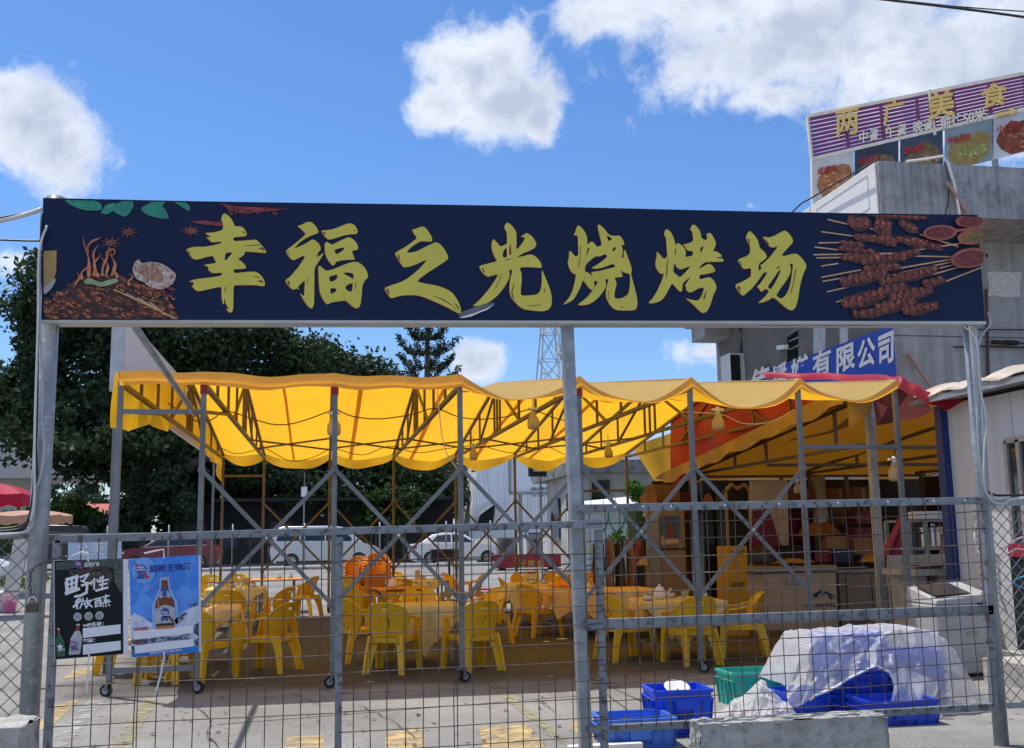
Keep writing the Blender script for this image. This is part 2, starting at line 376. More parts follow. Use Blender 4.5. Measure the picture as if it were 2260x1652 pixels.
# ------------------------------------------------------------------ ground
def zg(y,x=0.):
    t=min(1,max(0,(y-27)/20.)); return .36*t*t*(3-2*t)
def ground_mat():
    m=bpy.data.materials.new('worn_concrete_yard'); m.use_nodes=True; t=m.node_tree; b=t.nodes['Principled BSDF']; lk=t.links.new
    b.inputs['Roughness'].default_value=.88; b.inputs['Specular IOR Level'].default_value=.25
    tcn=t.nodes.new('ShaderNodeTexCoord')
    def nz(s,d=8,r=.6,dist=0.,sc=None):
        n=t.nodes.new('ShaderNodeTexNoise'); n.inputs['Scale'].default_value=s; n.inputs['Detail'].default_value=d; n.inputs['Roughness'].default_value=r; n.inputs['Distortion'].default_value=dist
        if sc:
            mp=t.nodes.new('ShaderNodeMapping'); mp.inputs['Scale'].default_value=sc; lk(tcn.outputs['Object'],mp.inputs[0]); lk(mp.outputs[0],n.inputs['Vector'])
        else: lk(tcn.outputs['Object'],n.inputs['Vector'])
        return n.outputs['Fac']
    def ramp(f,*els):
        r=t.nodes.new('ShaderNodeValToRGB'); lk(f,r.inputs[0]); e=r.color_ramp.elements
        e[0].position,e[0].color=els[0][0],(*els[0][1],1); e[1].position,e[1].color=els[-1][0],(*els[-1][1],1)
        for p,c in els[1:-1]: x=e.new(p); x.color=(*c,1)
        return r.outputs[0]
    def mix(f,a,bb,mode='MIX'):
        n=t.nodes.new('ShaderNodeMix'); n.data_type='RGBA'; n.blend_type=mode
        if isinstance(f,float): n.inputs[0].default_value=f
        else: lk(f,n.inputs[0])
        lk(a,n.inputs[6]); 
        if isinstance(bb,tuple): n.inputs[7].default_value=(*bb,1)
        else: lk(bb,n.inputs[7])
        return n.outputs[2]
    base=ramp(nz(.55,8,.6),(.3,(.20,.193,.183)),(.52,(.27,.262,.25)),(.7,(.34,.333,.32)))
    fine=ramp(nz(28,9,.75),(.25,(.5,.5,.5)),(.55,(.96,.96,.96)),(.8,(1.25,1.25,1.22)))
    cur=mix(1.,base,fine,'MULTIPLY')
    st=ramp(nz(1.6,9,.65,.6),(.5,(0,0,0)),(.66,(1,1,1))); cur=mix(mix(.45,st,(0.,0.,0.)),cur,(.17,.155,.14))
    sp=ramp(nz(9,3,.5),(.675,(0,0,0)),(.70,(1,1,1))); cur=mix(sp,cur,(.06,.055,.05))
    wp=ramp(nz(3.1,8,.7),(.62,(0,0,0)),(.75,(1,1,1))); cur=mix(mix(.5,wp,(0.,0.,0.)),cur,(.42,.41,.39))
    lk(cur,b.inputs['Base Color'])
    bn=t.nodes.new('ShaderNodeBump'); bn.inputs['Strength'].default_value=.3; bn.inputs['Distance'].default_value=.01; lk(nz(40,8,.7),bn.inputs['Height']); lk(bn.outputs[0],b.inputs['Normal'])
    return m
GM=ground_mat()
mb=MB()
xs=[-400,-120,-60,-30,-15,0,15,30,60,120,400]; ys=[-60,-10,0,8,16,24,27]+[27+i*2 for i in range(1,11)]+[60,90,160,400,1200]
for y in ys:
    for x in xs: mb.v.append((x,y,zg(y)))
nx=len(xs)
for j in range(len(ys)-1):
    for i in range(nx-1): mb.f.append((j*nx+i,j*nx+i+1,(j+1)*nx+i+1,(j+1)*nx+i))
g=build('ground',mb,GM); tag(g,kind='structure')
_t=YCLOTH.node_tree; _g=_t.nodes.new('ShaderNodeNewGeometry'); _b=_t.nodes['Principled BSDF']; _src=_b.inputs['Base Color'].links[0].from_socket   # the upper side of the cloth has a paler base colour
_i=_t.nodes.new('ShaderNodeMath'); _i.operation='MULTIPLY_ADD'; _t.links.new(_g.outputs['Backfacing'],_i.inputs[0]); _i.inputs[1].default_value=-.62; _i.inputs[2].default_value=.62
_m=_t.nodes.new('ShaderNodeMix'); _m.data_type='RGBA'; _t.links.new(_i.outputs[0],_m.inputs[0]); _t.links.new(_src,_m.inputs[6]); _m.inputs[7].default_value=(.80,.60,.22,1); _t.links.new(_m.outputs[2],_b.inputs['Base Color'])
def paint_mat(name,col,keep=.5):
    """thin worn paint: where it has flaked the sheet lets the concrete below show"""
    m=mat(name,col,rough=.8,var=.2,vs=5); t=m.node_tree; lk=t.links.new; o=t.nodes['Material Output']; src=o.inputs[0].links[0].from_socket
    tcn=t.nodes.new('ShaderNodeTexCoord'); n=t.nodes.new('ShaderNodeTexNoise'); n.inputs['Scale'].default_value=7; n.inputs['Detail'].default_value=10; n.inputs['Roughness'].default_value=.7; lk(tcn.outputs['Object'],n.inputs['Vector'])
    mr=t.nodes.new('ShaderNodeMapRange'); lk(n.outputs['Fac'],mr.inputs[0]); mr.inputs[1].default_value=keep-.08; mr.inputs[2].default_value=keep+.12; mr.inputs[3].default_value=1; mr.inputs[4].default_value=.12
    tp=t.nodes.new('ShaderNodeBsdfTransparent'); ms=t.nodes.new('ShaderNodeMixShader'); lk(mr.outputs[0],ms.inputs[0]); lk(tp.outputs[0],ms.inputs[1]); lk(src,ms.inputs[2]); lk(ms.outputs[0],o.inputs[0]); return m
PY=paint_mat('worn_yellow_paint',(.50,.36,.17),.50); PYL=paint_mat('faded_yellow_line',(.36,.33,.15),.42); PW=paint_mat('worn_white_paint',(.40,.395,.385),.43)
def gsheet(name,pxs,m,z=.004,label=None):
    mb=MB(); mb.poly([tuple(gr(u,v,0)+np.array([0,0,z])) for u,v in pxs][::-1]); o=build(name,mb,m); tag(o,kind='structure'); return o
yb=[[(852,1618),(928,1609),(945,1690),(850,1690)],[(1058,1606),(1165,1600),(1235,1690),(1070,1690)],[(634,1628),(712,1624),(722,1690),(622,1690)],[(1255,1597),(1330,1590),(1440,1690),(1330,1690)],[(120,1560),(175,1545),(120,1600),(60,1625)],[(165,1480),(215,1470),(190,1490),(135,1502)]]
for q in yb: gsheet('yellow_marking',q,PY)
gsheet('yellow_line',[(1040,1482),(1056,1481),(1260,1640),(1232,1643)],PYL,.008)
gsheet('yellow_line',[(318,1545),(350,1545),(262,1690),(215,1690)],PYL,.008)
gsheet('white_line',[(270,1470),(300,1470),(120,1680),(60,1690)],PW,.008)
gsheet('white_line',[(560,1300),(640,1298),(640,1301),(558,1303)],PW,.004)
gsheet('yellow_marking',[(1120,1450),(1180,1445),(1210,1470),(1150,1476)],PY,.004)
for q in ([(100,1420),(200,1412),(260,1418),(120,1432)],[(80,1355),(125,1352),(80,1375),(40,1380)],[(150,1430),(260,1455),(240,1462),(130,1436)]): gsheet('yellow_marking',q,PY,.004)
JOINT=mat('joint_dirt',(.07,.065,.06),rough=.95)
for a,b_ in (((1315,1515),(1480,1640)),((745,1358),(1310,1350)),((480,1600),(1300,1535)),((1000,1445),(1300,1440)),((1160,1430),(1440,1560))):
    p=gr(*a);q=gr(*b_); d=(q-p);n=np.array([-d[1],d[0],0]);n/=np.linalg.norm(n); n*=.009
    mb=MB(); mb.poly([p-n+[0,0,.003],q-n+[0,0,.003],q+n+[0,0,.003],p+n+[0,0,.003]]); o=build('expansion_joint',mb,JOINT); tag(o,kind='structure')
# ------------------------------------------------------------------ far background
def fpt(u,v,y): return np.array(at(u,v,y))
# overpass
OV=mat('overpass_concrete',(.42,.42,.41),rough=.9,var=.12,vs=.15)
t=thing('overpass','grey concrete overpass crossing far behind the trees at the left edge','overpass',tuple(at(60,1200,92)))
b0=at(-420,1030,92); b1=at(330,1030,92); zt=b0[2]+1.2; zb=at(200,1057,92)[2]
mb=MB(); mb.box(((b0[0]+b1[0])/2+5,95,(zt+zb)/2),(b1[0]-b0[0]+40,9,zt-zb)); build('deck',mb,OV,t)
mb=MB(); mb.box(((b0[0]+b1[0])/2+5,90.6,zt+.5),(b1[0]-b0[0]+40,.3,1.0)); build('parapet',mb,OV,t)
for u in (45,-260):
    c=at(u,1100,94); mb=MB(); mb.box((c[0],94,zb/2),(2.6,3,zb)); build('pier',mb,OV,t)
mb=MB()
for i in range(26):
    x=b0[0]+i*1.6; mb.box((x,90.6,zt+1.9),(.08,.08,1.8))
for k in range(3): mb.box(((b0[0]+b0[0]+26*1.6)/2,90.6,zt+1.4+k*.65),(26*1.6,.08,.08))
build('railing',mb,WHITE,t)
# red roofed house far left
p=at(182,1178,110); t=thing('red_roof_house','low house with red tiled roof beyond the overpass','house',(p[0],p[1],zg(110)))
mb=MB(); mb.box((p[0],112,1.9),(6,6,3.4)); build('wall',mb,WHITE,t)
RT=mat('red_tiles',(.42,.07,.05),rough=.7,var=.2); mb=MB(); x=p[0]; mb.prism([(x-3.6,108.5,3.4),(x+3.6,108.5,3.4),(x+2.6,112,5.4),(x-2.2,112,5.4)],(0,.12,.12)); mb.prism([(x-3.6,115.5,3.4),(x-2.2,112,5.4),(x+2.6,112,5.4),(x+3.6,115.5,3.4)],(0,.12,.12)); mb.poly([(x-3.6,108.5,3.4),(x-2.2,112,5.4),(x-3.6,115.5,3.4)]); mb.poly([(x+3.6,108.5,3.4),(x+3.6,115.5,3.4),(x+2.6,112,5.4)]); build('roof',mb,RT,t)
for dx in (-1.6,1.2):
    mb=MB(); mb.box((x+dx,108.98,1.9),(1.1,.06,1.3)); build('window',mb,GLASS,t)
def tree(name,label,blobs,trunks,leafm,size,loc,cat='tree',group=None,barkm=None,aspect=.6,kind=None):
    t=thing(name,label,cat,loc,group)
    if trunks:
        mb=MB()
        for pts,r in trunks: mb.tube(pts,r,8)
        build('trunk',mb,barkm or BARK,t,smooth=True)
    V_,F_=leaf_quads(crown_points(blobs),size,aspect); mesh_np('crown',V_,F_,leafm,t); return t
# far trees left
for i,(u,v,r,lab) in enumerate(((128,1100,2.6,'small round far tree beside the gate post, leftmost of the row on the skyline'),(152,1092,2.4,'small far tree with pointed top left of the red roofed house'),(176,1086,2.8,'tallest small far tree standing above the red roofed house'),(203,1090,2.5,'small far tree right of the red roofed house'))):
    p=at(u,v,140); tree('far_tree',lab,[(p[0],140,p[2],r,r,r*1.1,700)],[([(p[0],140,0),(p[0],140,p[2])],[.25,.15])],LEAF_D,.6,(p[0],140,zg(140)),group='trees on the skyline at the left')
# bright shrubs
for i,(u,v,ru,rv,y,n,lab) in enumerate(((60,1160,80,38,56,2600,'bright green bush behind the fence at the left edge'),(180,1142,75,36,58,2600,'sunlit light green bush below the red roofed house'),(258,1172,50,30,54,1800,'yellow green bush beside the dark van roof'))):
    c=at(u,v,y); s=y/FPX
    tree('shrub',lab,[(c[0],y,c[2],ru*s,1.6,rv*s,n),(c[0]-.3,y+.6,c[2]-.8,ru*s*.9,1.5,rv*s,n//2)],[([(c[0],y,zg(y)),(c[0],y,c[2])],[.12,.06])],LEAF_B if i<2 else LEAF_F,.26,(c[0],y,zg(y)),cat='bush',group='bushes behind the left fence')
# big ficus trees
def fic(u,v,y,ru,rv,n,dy=None,o=0.):
    c=at(u,v,y); s=y/FPX; return (c[0],y+o,c[2],ru*s,(dy or ru*s),rv*s,n)
c=at(305,1130,58); TX=c[0]
tr=[([(TX,58,zg(58)),(TX+.1,58,3.2),(TX-.1,58,4.6)],[.75,.55,.5]),([(TX-.1,58,4.2),(TX-1.6,58.3,6.8),(TX-3.2,58.8,9.4)],[.42,.32,.18]),([(TX,58,4.2),(TX+.3,58,7),(TX+1.2,58,10)],[.4,.3,.18]),([(TX+.1,58,3.8),(TX+2.6,57.4,5.6),(TX+5.4,57,6.8),(TX+7,57,8)],[.34,.26,.2,.12]),([(TX-.2,58,4.2),(TX-3.5,57,6.2),(TX-6,56.5,7.6)],[.3,.22,.14])]
tree('ficus_tree','huge dark ficus with the thick forked trunk behind the left gate post',[fic(105,690,58,85,110,5200),fic(60,850,58,70,110,4200),fic(230,700,59,140,150,9000),fic(330,860,60,150,130,9000),fic(150,930,57,130,95,6500),fic(430,760,60,130,120,7500),fic(250,990,56,150,60,4500),fic(420,960,61,130,100,6000),fic(420,1085,62,75,60,3600)],tr,LEAF_F,.34,(TX,58,zg(58)))
c=at(640,1130,63); X2=c[0]
tree('ficus_tree','broad dark ficus rising over the middle of the yellow canopy',[fic(560,790,63,120,95,6500),fic(680,830,63,110,90,6000),fic(780,850,64,85,70,4200),fic(860,900,63,75,75,3600),fic(620,940,63,200,90,7000),fic(900,1000,62,90,75,4200),fic(760,1000,62,140,80,5000)],[([(X2,63,zg(63)),(X2+.2,63,4),(X2,63,8)],[.6,.5,.3]),([(X2+.2,63,4),(X2+3,63,7),(X2+5,63,9)],[.35,.25,.15])],LEAF_F,.34,(X2,63,zg(63)))
tree('ficus_tree','low spreading dark tree behind the silver van and the dark shed',[fic(700,1080,60,150,60,4000),fic(930,1075,60,95,75,4200),fic(560,1040,60,150,50,3600),fic(840,1120,61,120,45,3000),fic(1000,1080,64,60,85,3600),fic(500,1090,61,90,45,2600)],[([(at(900,1190,60)[0],60,zg(60)),(at(900,1100,60)[0],60,4)],[.3,.2])],LEAF_F,.3,(at(900,1190,60)[0],60,zg(60)))
tree('ficus_tree','dark leafy sapling mass between the trunk and the left canopy post',[fic(292,1125,54,42,62,2200),fic(360,1090,55,70,80,3400)],[([(at(240,1200,54)[0],54,zg(54)),(at(245,1100,54)[0],54,3.5)],[.12,.06])],LEAF_F,.26,(at(240,1200,54)[0],54,zg(54)))
for i,(u,v,s_,lab) in enumerate(((830,1130,38,'young green tree with layered leaves behind the gap between the parked cars, left one'),(890,1118,42,'young green tree with layered leaves behind the white sedan, right one'))):
    tree('young_tree',lab,[fic(u,v,56,s_*.9,s_*1.1,1500),fic(u,v+45,56,s_,40,900)],[([(at(u,1200,56)[0],56,zg(56)),(at(u,1120,56)[0],56,3.6)],[.07,.04])],LEAF_M,.24,(at(u,1200,56)[0],56,zg(56)),group='young trees behind the parked cars')
# tall layered pine
py=74.; c=at(941,830,py); PX=c[0]; s=py/FPX; sp=lambda px:px*s
t=thing('norfolk_pine','tall dark pine with upswept layered branches against the sky under the signboard','tree',(PX,py,zg(py)))
ztop=at(940,600,py)[2]; mb=MB(); mb.tube([(PX,py,zg(py)),(PX+.05,py,8),(PX+.1,py,ztop)],[.42,.32,.06],8)
C=[]; rg=random.Random(3)
zl=6.0
while zl<ztop-.5:
    fr=(ztop-zl)/(ztop-6); Lb=sp(84)*min(1.,.35+fr*1.1)*rg.uniform(.85,1.05)
    n=7; a0=rg.uniform(0,6.28)
    for k in range(n):
        a=a0+k*2*math.pi/n+rg.uniform(-.2,.2); Lk=Lb*rg.uniform(.8,1.08); pts=[]
        for q in range(7):
            f=q/6; pts.append(Vector((PX+math.cos(a)*Lk*f,py+math.sin(a)*Lk*f,zl-.35*math.sin(f*3.0)+.85*f*f*f)))
        mb.tube(pts,[.06*(1-.7*q/6) for q in range(7)],4)
        for q in range(120):
            f=rg.uniform(.3,1.0)**.8; i=min(5,int(f*6)); p_=pts[i].lerp(pts[i+1],f*6-i)
            w_=.17*(1.1-.4*f); C.append((p_.x+rg.gauss(0,w_),p_.y+rg.gauss(0,w_),p_.z+abs(rg.gauss(0,.20))))
    zl+=rg.uniform(.95,1.2)
build('trunk',mb,BARK,t,smooth=True)
V_,F_=leaf_quads(np.array(C),.36,.28); mesh_np('crown',V_,F_,LEAF_P,t)
tree('far_tree','small dark tree tip beside the air conditioner above the canopy',[fic(1600,818,70,13,24,500)],[([(at(1600,900,70)[0],70,0),(at(1600,818,70)[0],70,at(1600,818,70)[2])],[.12,.06])],LEAF_F,.26,(at(1600,900,70)[0],70,zg(70)))
# lattice tower
ty=130.; cl=at(1222,1180,ty); tx=cl[0]; s=ty/FPX
t=thing('lattice_tower','slender steel lattice telecom mast behind the centre pole','tower',(tx,ty,zg(ty)))
z1=at(1222,640,ty)[2]; zt_=at(1222,715,ty)[2]; z0_=at(1222,822,ty)[2]
def tw(z): # half width
    f=(z-z0_)/(zt_-z0_); return max(.45,(1-f)*1.35+f*.75)
LT=mat('mast_steel',(.40,.42,.45),rough=.5,metal=.3,var=.1)
mb=MB()
for sx in (-1,1):
    for sy in (-1,1): mb.bar((tx+sx*tw(0),ty+sy*tw(0),0),(tx+sx*tw(z1),ty+sy*tw(z1),z1),.16)
build('leg',mb,LT,t)
mb=MB(); z=0.; 
while z<z1-3:
    h=3.4; a,b_=tw(z),tw(z+h)
    for sy in (-1,1):
        mb.bar((tx-a,ty+sy*a,z),(tx+b_,ty+sy*b_,z+h),.09); mb.bar((tx+a,ty+sy*a,z),(tx-b_,ty+sy*b_,z+h),.09); mb.bar((tx-b_,ty+sy*b_,z+h),(tx+b_,ty+sy*b_,z+h),.09)
    for sx in (-1,1): mb.bar((tx+sx*a,ty-a,z),(tx+sx*b_,ty+b_,z+h),.09)
    z+=h
build('bracing',mb,LT,t)
mb=MB()
for k in range(3):
    zz=zt_-1.5-k*2.6; mb.lathe([(.45,-.12),(.45,.12),(.1,.2)],(tx-.9+(k%2)*1.7,ty-1.3,zz),10); mb.box((tx+.95,ty-1.1,zz+.8),(.3,.2,1.6))
build('antenna',mb,WHITE,t)
# dark shed with ivy under the trees
sy=57.; x0=at(360,1150,sy)[0]; x1=at(1000,1150,sy)[0]; zr=at(760,1108,sy)[2]; z0=zg(sy)
t=thing('dark_shed','low dark shed with ivy along its roof edge behind the parked cars','shed',((x0+x1)/2,sy,z0))
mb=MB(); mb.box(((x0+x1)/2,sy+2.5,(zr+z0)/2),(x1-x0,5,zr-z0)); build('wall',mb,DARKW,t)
mb=MB(); xr=at(470,1108,sy)[0]; mb.box(((xr+x1)/2,sy+2,zr+.1),(x1-xr,6.4,.16)); build('roof',mb,mat('dark_roof_sheet',(.035,.036,.04),rough=.9,spec=.1),t)
for u,w_,h_,c_ in ((505,.9,1.0,(.02,.05,.14)),(560,.8,1.0,(.02,.02,.03)),(420,1.6,1.9,(.06,.06,.065)),(620,1.1,2.0,(.05,.05,.055)),(655,.5,.9,(.2,.2,.18)),(690,.45,.8,(.2,.19,.17)),(790,1.1,1.2,(.03,.03,.035))):
    x=at(u,1150,sy)[0]; mb=MB(); mb.box((x,sy-.03,z0+1.2+(2-h_)*.2),(w_,.06,h_)); build('window' if h_<1.5 else 'door',mb,mat('shed_panel_%d'%u,tuple(x*.5 for x in c_),rough=.6),t)
V_,F_=leaf_quads(crown_points([fic(680,1100,sy-.6,90,14,900,.5),fic(800,1098,sy-.6,80,18,900,.5),fic(900,1100,sy-.6,80,22,900,.5),fic(560,1060,sy-.2,60,18,500,.5)]),.22); mesh_np('ivy',V_,F_,LEAF_M,t,kind='stuff')
# parking kerb strip and background fence
fy=46.; FZ=zg(fy)
x0=at(-60,1260,fy)[0]; x1=at(1112,1245,fy)[0]
mb=MB(); mb.box(((x0+x1)/2,fy+.3,FZ+.04),(x1-x0,.3,.16)); o=build('kerb',mb,CONCL); tag(o,kind='structure')
t=thing('chain_link_fence','long chain-link fence on steel posts in front of the parked cars','fence',((x0+x1)/2,fy,FZ))
for u in (60,236,372,513,672,838,985,1083,1183,-40):
    x=at(u,1200,fy)[0]
    if x>x1+.2: continue
    mb=MB(); mb.tube([(x,fy,FZ),(x,fy,FZ+1.95)],.032,8); build('post',mb,GALVP,t,smooth=True)
mb=MB(); mb.tube([(x0,fy,FZ+.12),(x1,fy,FZ+.12)],.035,6); build('rail',mb,WHITE,t)
mb=MB(); mb.tube([(x0,fy,FZ+1.62),(x1,fy,FZ+1.62)],.02,6); build('rail',mb,GALVP,t)
mb=MB(); d=.13; H=1.5; x=x0-H
while x<x1:
    for sg in (0,1):
        xa,xb=(x,x+H) if sg==0 else (x+H,x); za,zb_=FZ+.12,FZ+.12+H
        a0,b0_=(xa,za),(xb,zb_)
        def cl_(p,q):
            P=np.array(p,float);Q=np.array(q,float); t0,t1=0.,1.
            dx=Q[0]-P[0]
            for lim,sgn in ((x0,1),(x1,-1)):
                f0=(P[0]-lim)*sgn; f1=(Q[0]-lim)*sgn
                if f0<0 and f1<0: return None
                if f0<0: t0=max(t0,f0/(f0-f1))
                if f1<0: t1=min(t1,f0/(f0-f1))
            return P+(Q-P)*t0,P+(Q-P)*t1
        r_=cl_(a0,b0_)
        if r_ is not None: mb.bar((r_[0][0],fy,r_[0][1]),(r_[1][0],fy,r_[1][1]),.0032)
    x+=d
build('chain_link_mesh',mb,CLM,t,kind='stuff')
# pole with a small white camera box, behind the fence
x=at(671,1120,47.5)[0]; zz=at(671,1080,47.5)[2]; t=thing('camera_pole','thin pole with a small white box on top behind the silver van','pole',(x,47.5,zg(47.5)))
mb=MB(); mb.tube([(x,47.5,zg(47.5)),(x,47.5,zz)],.035,6); build('pole',mb,GALVP,t)
mb=MB(); mb.box((x,47.4,zz-.12),(.26,.2,.42)); build('box',mb,WHITE,t); mb=MB(); mb.tube([(x,47.5,zz),(x,47.5,zz+.75)],.014,5); build('aerial',mb,GALVP,t)
# blue and white hoarding on the fence at the left
y=45.4; P=lambda u,v:np.array(at(u,v,y))
t=thing('hoarding_banner','pale blue banner with white characters hung on the fence behind the posters','banner',tuple(P(200,1262)))
mb=MB(); mb.prism([P(150,1262),P(268,1257),P(268,1186),P(150,1189)],(0,.04,0)); build('sheet',mb,mat('pale_blue_vinyl',(.46,.56,.72),rough=.4,var=.06),t)
mb=MB(); y=45.34
text_fit(mb,'全美家',P(168,1228),P(262,1224),P(168,1196),.01); build('lettering',mb,WPRINT,t)
# white barrels on the road at the left edge
# ------------------------------------------------------------------ parked cars
def car(name,label,base,L_,W_,H_,paint,face,lower,gh,wins,wheels,wr,cat='car',tall=.25,group='cars parked behind the fence',lights=None,hood=None):
    """side profiles in metres, x from rear (0) to front (L); face=+1 front to the right"""
    t=thing(name,label,cat,base,group)
    bx,by,bz=base
    def X(x): return bx+face*(x-L_/2)
    hw=W_/2
    mb=MB(); n=len(lower)
    cx=sum(p[0] for p in lower)/n; cz=sum(p[1] for p in lower)/n
    layers=[(-hw,.955),(-hw*.93,1.),(hw*.93,1.),(hw,.955)]
    vs=[]
    for yy,k in layers: vs+=[(X(cx+(x-cx)*(1-(1-k)*.35)),by+yy,bz+cz+(z-cz)*k) for x,z in lower]
    fs=[]
    for l in range(3):
        for i in range(n): fs.append((l*n+i,l*n+(i+1)%n,(l+1)*n+(i+1)%n,(l+1)*n+i))
    fs+=[tuple(range(n)),tuple(range(3*n,4*n))[::-1]]
    if face<0: fs=[f[::-1] for f in fs]
    mb.add(vs,fs)
    z0=min(z for x,z in gh); z1=max(z for x,z in gh)
    def hy(z): return hw*(.95-tall*(z-z0)/(z1-z0))
    m=len(gh); vs=[(X(x),by-hy(z),bz+z) for x,z in gh]+[(X(x),by+hy(z),bz+z) for x,z in gh]
    fs=[tuple(range(m)),tuple(range(m,2*m))[::-1]]+[(i,i+m,(i+1)%m+m,(i+1)%m) for i in range(m)]
    if face<0: fs=[f[::-1] for f in fs]
    mb.add(vs,fs); build('body',mb,paint,t,bev=.035,autos=35)
    for wp in wins:
        for sg in (-1,1):
            pts=[(X(x),by+sg*(hy(z)+.012),bz+z) for x,z in wp]; build('window',MB().prism(pts,(0,-sg*.01,0)),GLASS,t)
    # windscreen and rear glass
    fr=[p for p in gh]
    for (a,b_) in ((gh[0],gh[1]),(gh[-1],gh[-2])):
        e=.012*(1 if a[0]>b_[0] else -1)
        k0,k1=.12,.9
        A=(a[0]+(b_[0]-a[0])*k0,a[1]+(b_[1]-a[1])*k0);B=(a[0]+(b_[0]-a[0])*k1,a[1]+(b_[1]-a[1])*k1)
        mb=MB(); mb.prism([(X(A[0]+e),by-hy(A[1])*.92,bz+A[1]+.012),(X(A[0]+e),by+hy(A[1])*.92,bz+A[1]+.012),(X(B[0]+e),by+hy(B[1])*.92,bz+B[1]+.012),(X(B[0]+e),by-hy(B[1])*.92,bz+B[1]+.012)],(0,0,.006)); build('windscreen',mb,GLASS,t)
    for wx in wheels:
        for sg in (-1,1):
            yc=by+sg*(hw-.10); xc=X(wx); zc=bz+wr
            w_=bpy.data.objects.new('wheel',None); COL.objects.link(w_); w_.parent=t; w_.location=(xc-bx,yc-by,zc-bz)
            mb=MB(); mb.lathe([(wr*.64,-.11),(wr*.95,-.115),(wr,-.07),(wr,.07),(wr*.95,.115),(wr*.64,.11)],(0,0,0),24); mb.v=[(xc+a,yc+c_,zc+b_) for a,b_,c_ in mb.v]; build('tyre',mb,BLACK,w_,autos=40)
            mb=MB(); yf=yc+sg*.118
            mb.lathe([(wr*.66,0),(wr*.66,.02),(wr*.58,.02),(wr*.58,0)],(0,0,0),24,cap=False); mb.v=[(xc+a,yf-sg*c_,zc+b_) for a,b_,c_ in mb.v]
            for k in range(10):
                a=2*math.pi*k/10; mb.bar((xc+math.cos(a)*wr*.08,yf-sg*.01,zc+math.sin(a)*wr*.08),(xc+math.cos(a)*wr*.6,yf-sg*.01,zc+math.sin(a)*wr*.6),.045,.02,(0,1,0))
            mb.lathe([(wr*.14,0),(wr*.14,.03)],(0,0,0),10); k=20; mb.v[-k:]=[(xc+a,yf-sg*c_,zc+b_) for a,b_,c_ in mb.v[-k:]]
            build('rim',mb,CHROME,w_)
            mb=MB(); mb.lathe([(wr*1.13,0),(wr*1.13,.02)],(0,0,0),20); mb.v=[(xc+a,by+sg*(hw-.03)+c_*sg,zc+b_) for a,b_,c_ in mb.v]
            mb.v=[(a,b_,max(c_,bz+.16)) for a,b_,c_ in mb.v]
            build('wheel_arch',mb,BLACK,t)
    for nm,pts,m_ in (lights or []):
        for sg in (-1,1): build(nm,MB().prism([(X(x),by+sg*(hw+.004),bz+z) for x,z in pts],(0,-sg*.05,0)),m_,t)
    return t
CARW=mat('white_car_paint',(.84,.84,.85),rough=.25,var=.02,coat=.8)
CARS=mat('silver_car_paint',(.64,.67,.71),rough=.28,metal=.2,var=.03,coat=.8)
CARR=mat('maroon_car_paint',(.17,.010,.028),rough=.35,var=.05,coat=.25)
TAIL=mat('tail_lamp',(.45,.02,.02),rough=.2); HEADL=mat('head_lamp',(.6,.62,.65),rough=.1,spec=.9)
cy=48.6; z=zg(cy)
def carx(u): return at(u,1225,cy)[0]
# maroon SUV, front to the left
xa,xb=carx(258),carx(489); L_=xb-xa
k=L_/4.7
car('parked_car','maroon crossover parked nose left behind the blue poster',((xa+xb)/2,cy,z),L_,1.86,1.66,CARR,-1,
 [(0.05*k,.45),(.0,.85),(.12*k,1.05),(.5*k,1.08),(3.35*k,1.04),(4.25*k,.92),(4.62*k,.76),(4.7*k,.5),(4.55*k,.25),(.2*k,.25)],
 [(.2*k,1.02),(.75*k,1.58),(1.4*k,1.68),(2.3*k,1.66),(3.5*k,1.02)],
 [[(.62*k,1.14),(1.0*k,1.5),(1.35*k,1.56),(1.5*k,1.56),(1.5*k,1.1)],[(1.56*k,1.1),(1.56*k,1.57),(2.2*k,1.55),(2.3*k,1.52),(2.35*k,1.08)],[(2.42*k,1.08),(2.4*k,1.5),(3.2*k,1.07)]],
 [.92*k,3.75*k],.36,lights=[('tail_light',[(.02*k,.86),(.45*k,.95),(.45*k,1.02),(.08*k,1.02)],TAIL),('head_light',[(4.2*k,.78),(4.6*k,.7),(4.6*k,.78),(4.2*k,.88)],HEADL),('trim',[(.6*k,1.09),(3.4*k,1.03),(3.4*k,1.05),(.6*k,1.115)],CHROME),('trim',[(3.38*k,1.04),(2.36*k,1.57),(2.36*k,1.61),(3.46*k,1.05)],CHROME),('sill',[(.9*k,.3),(3.9*k,.3),(3.9*k,.36),(.9*k,.36)],BLACK)])
xa,xb=carx(597),carx(842); L_=xb-xa; k=L_/5.2
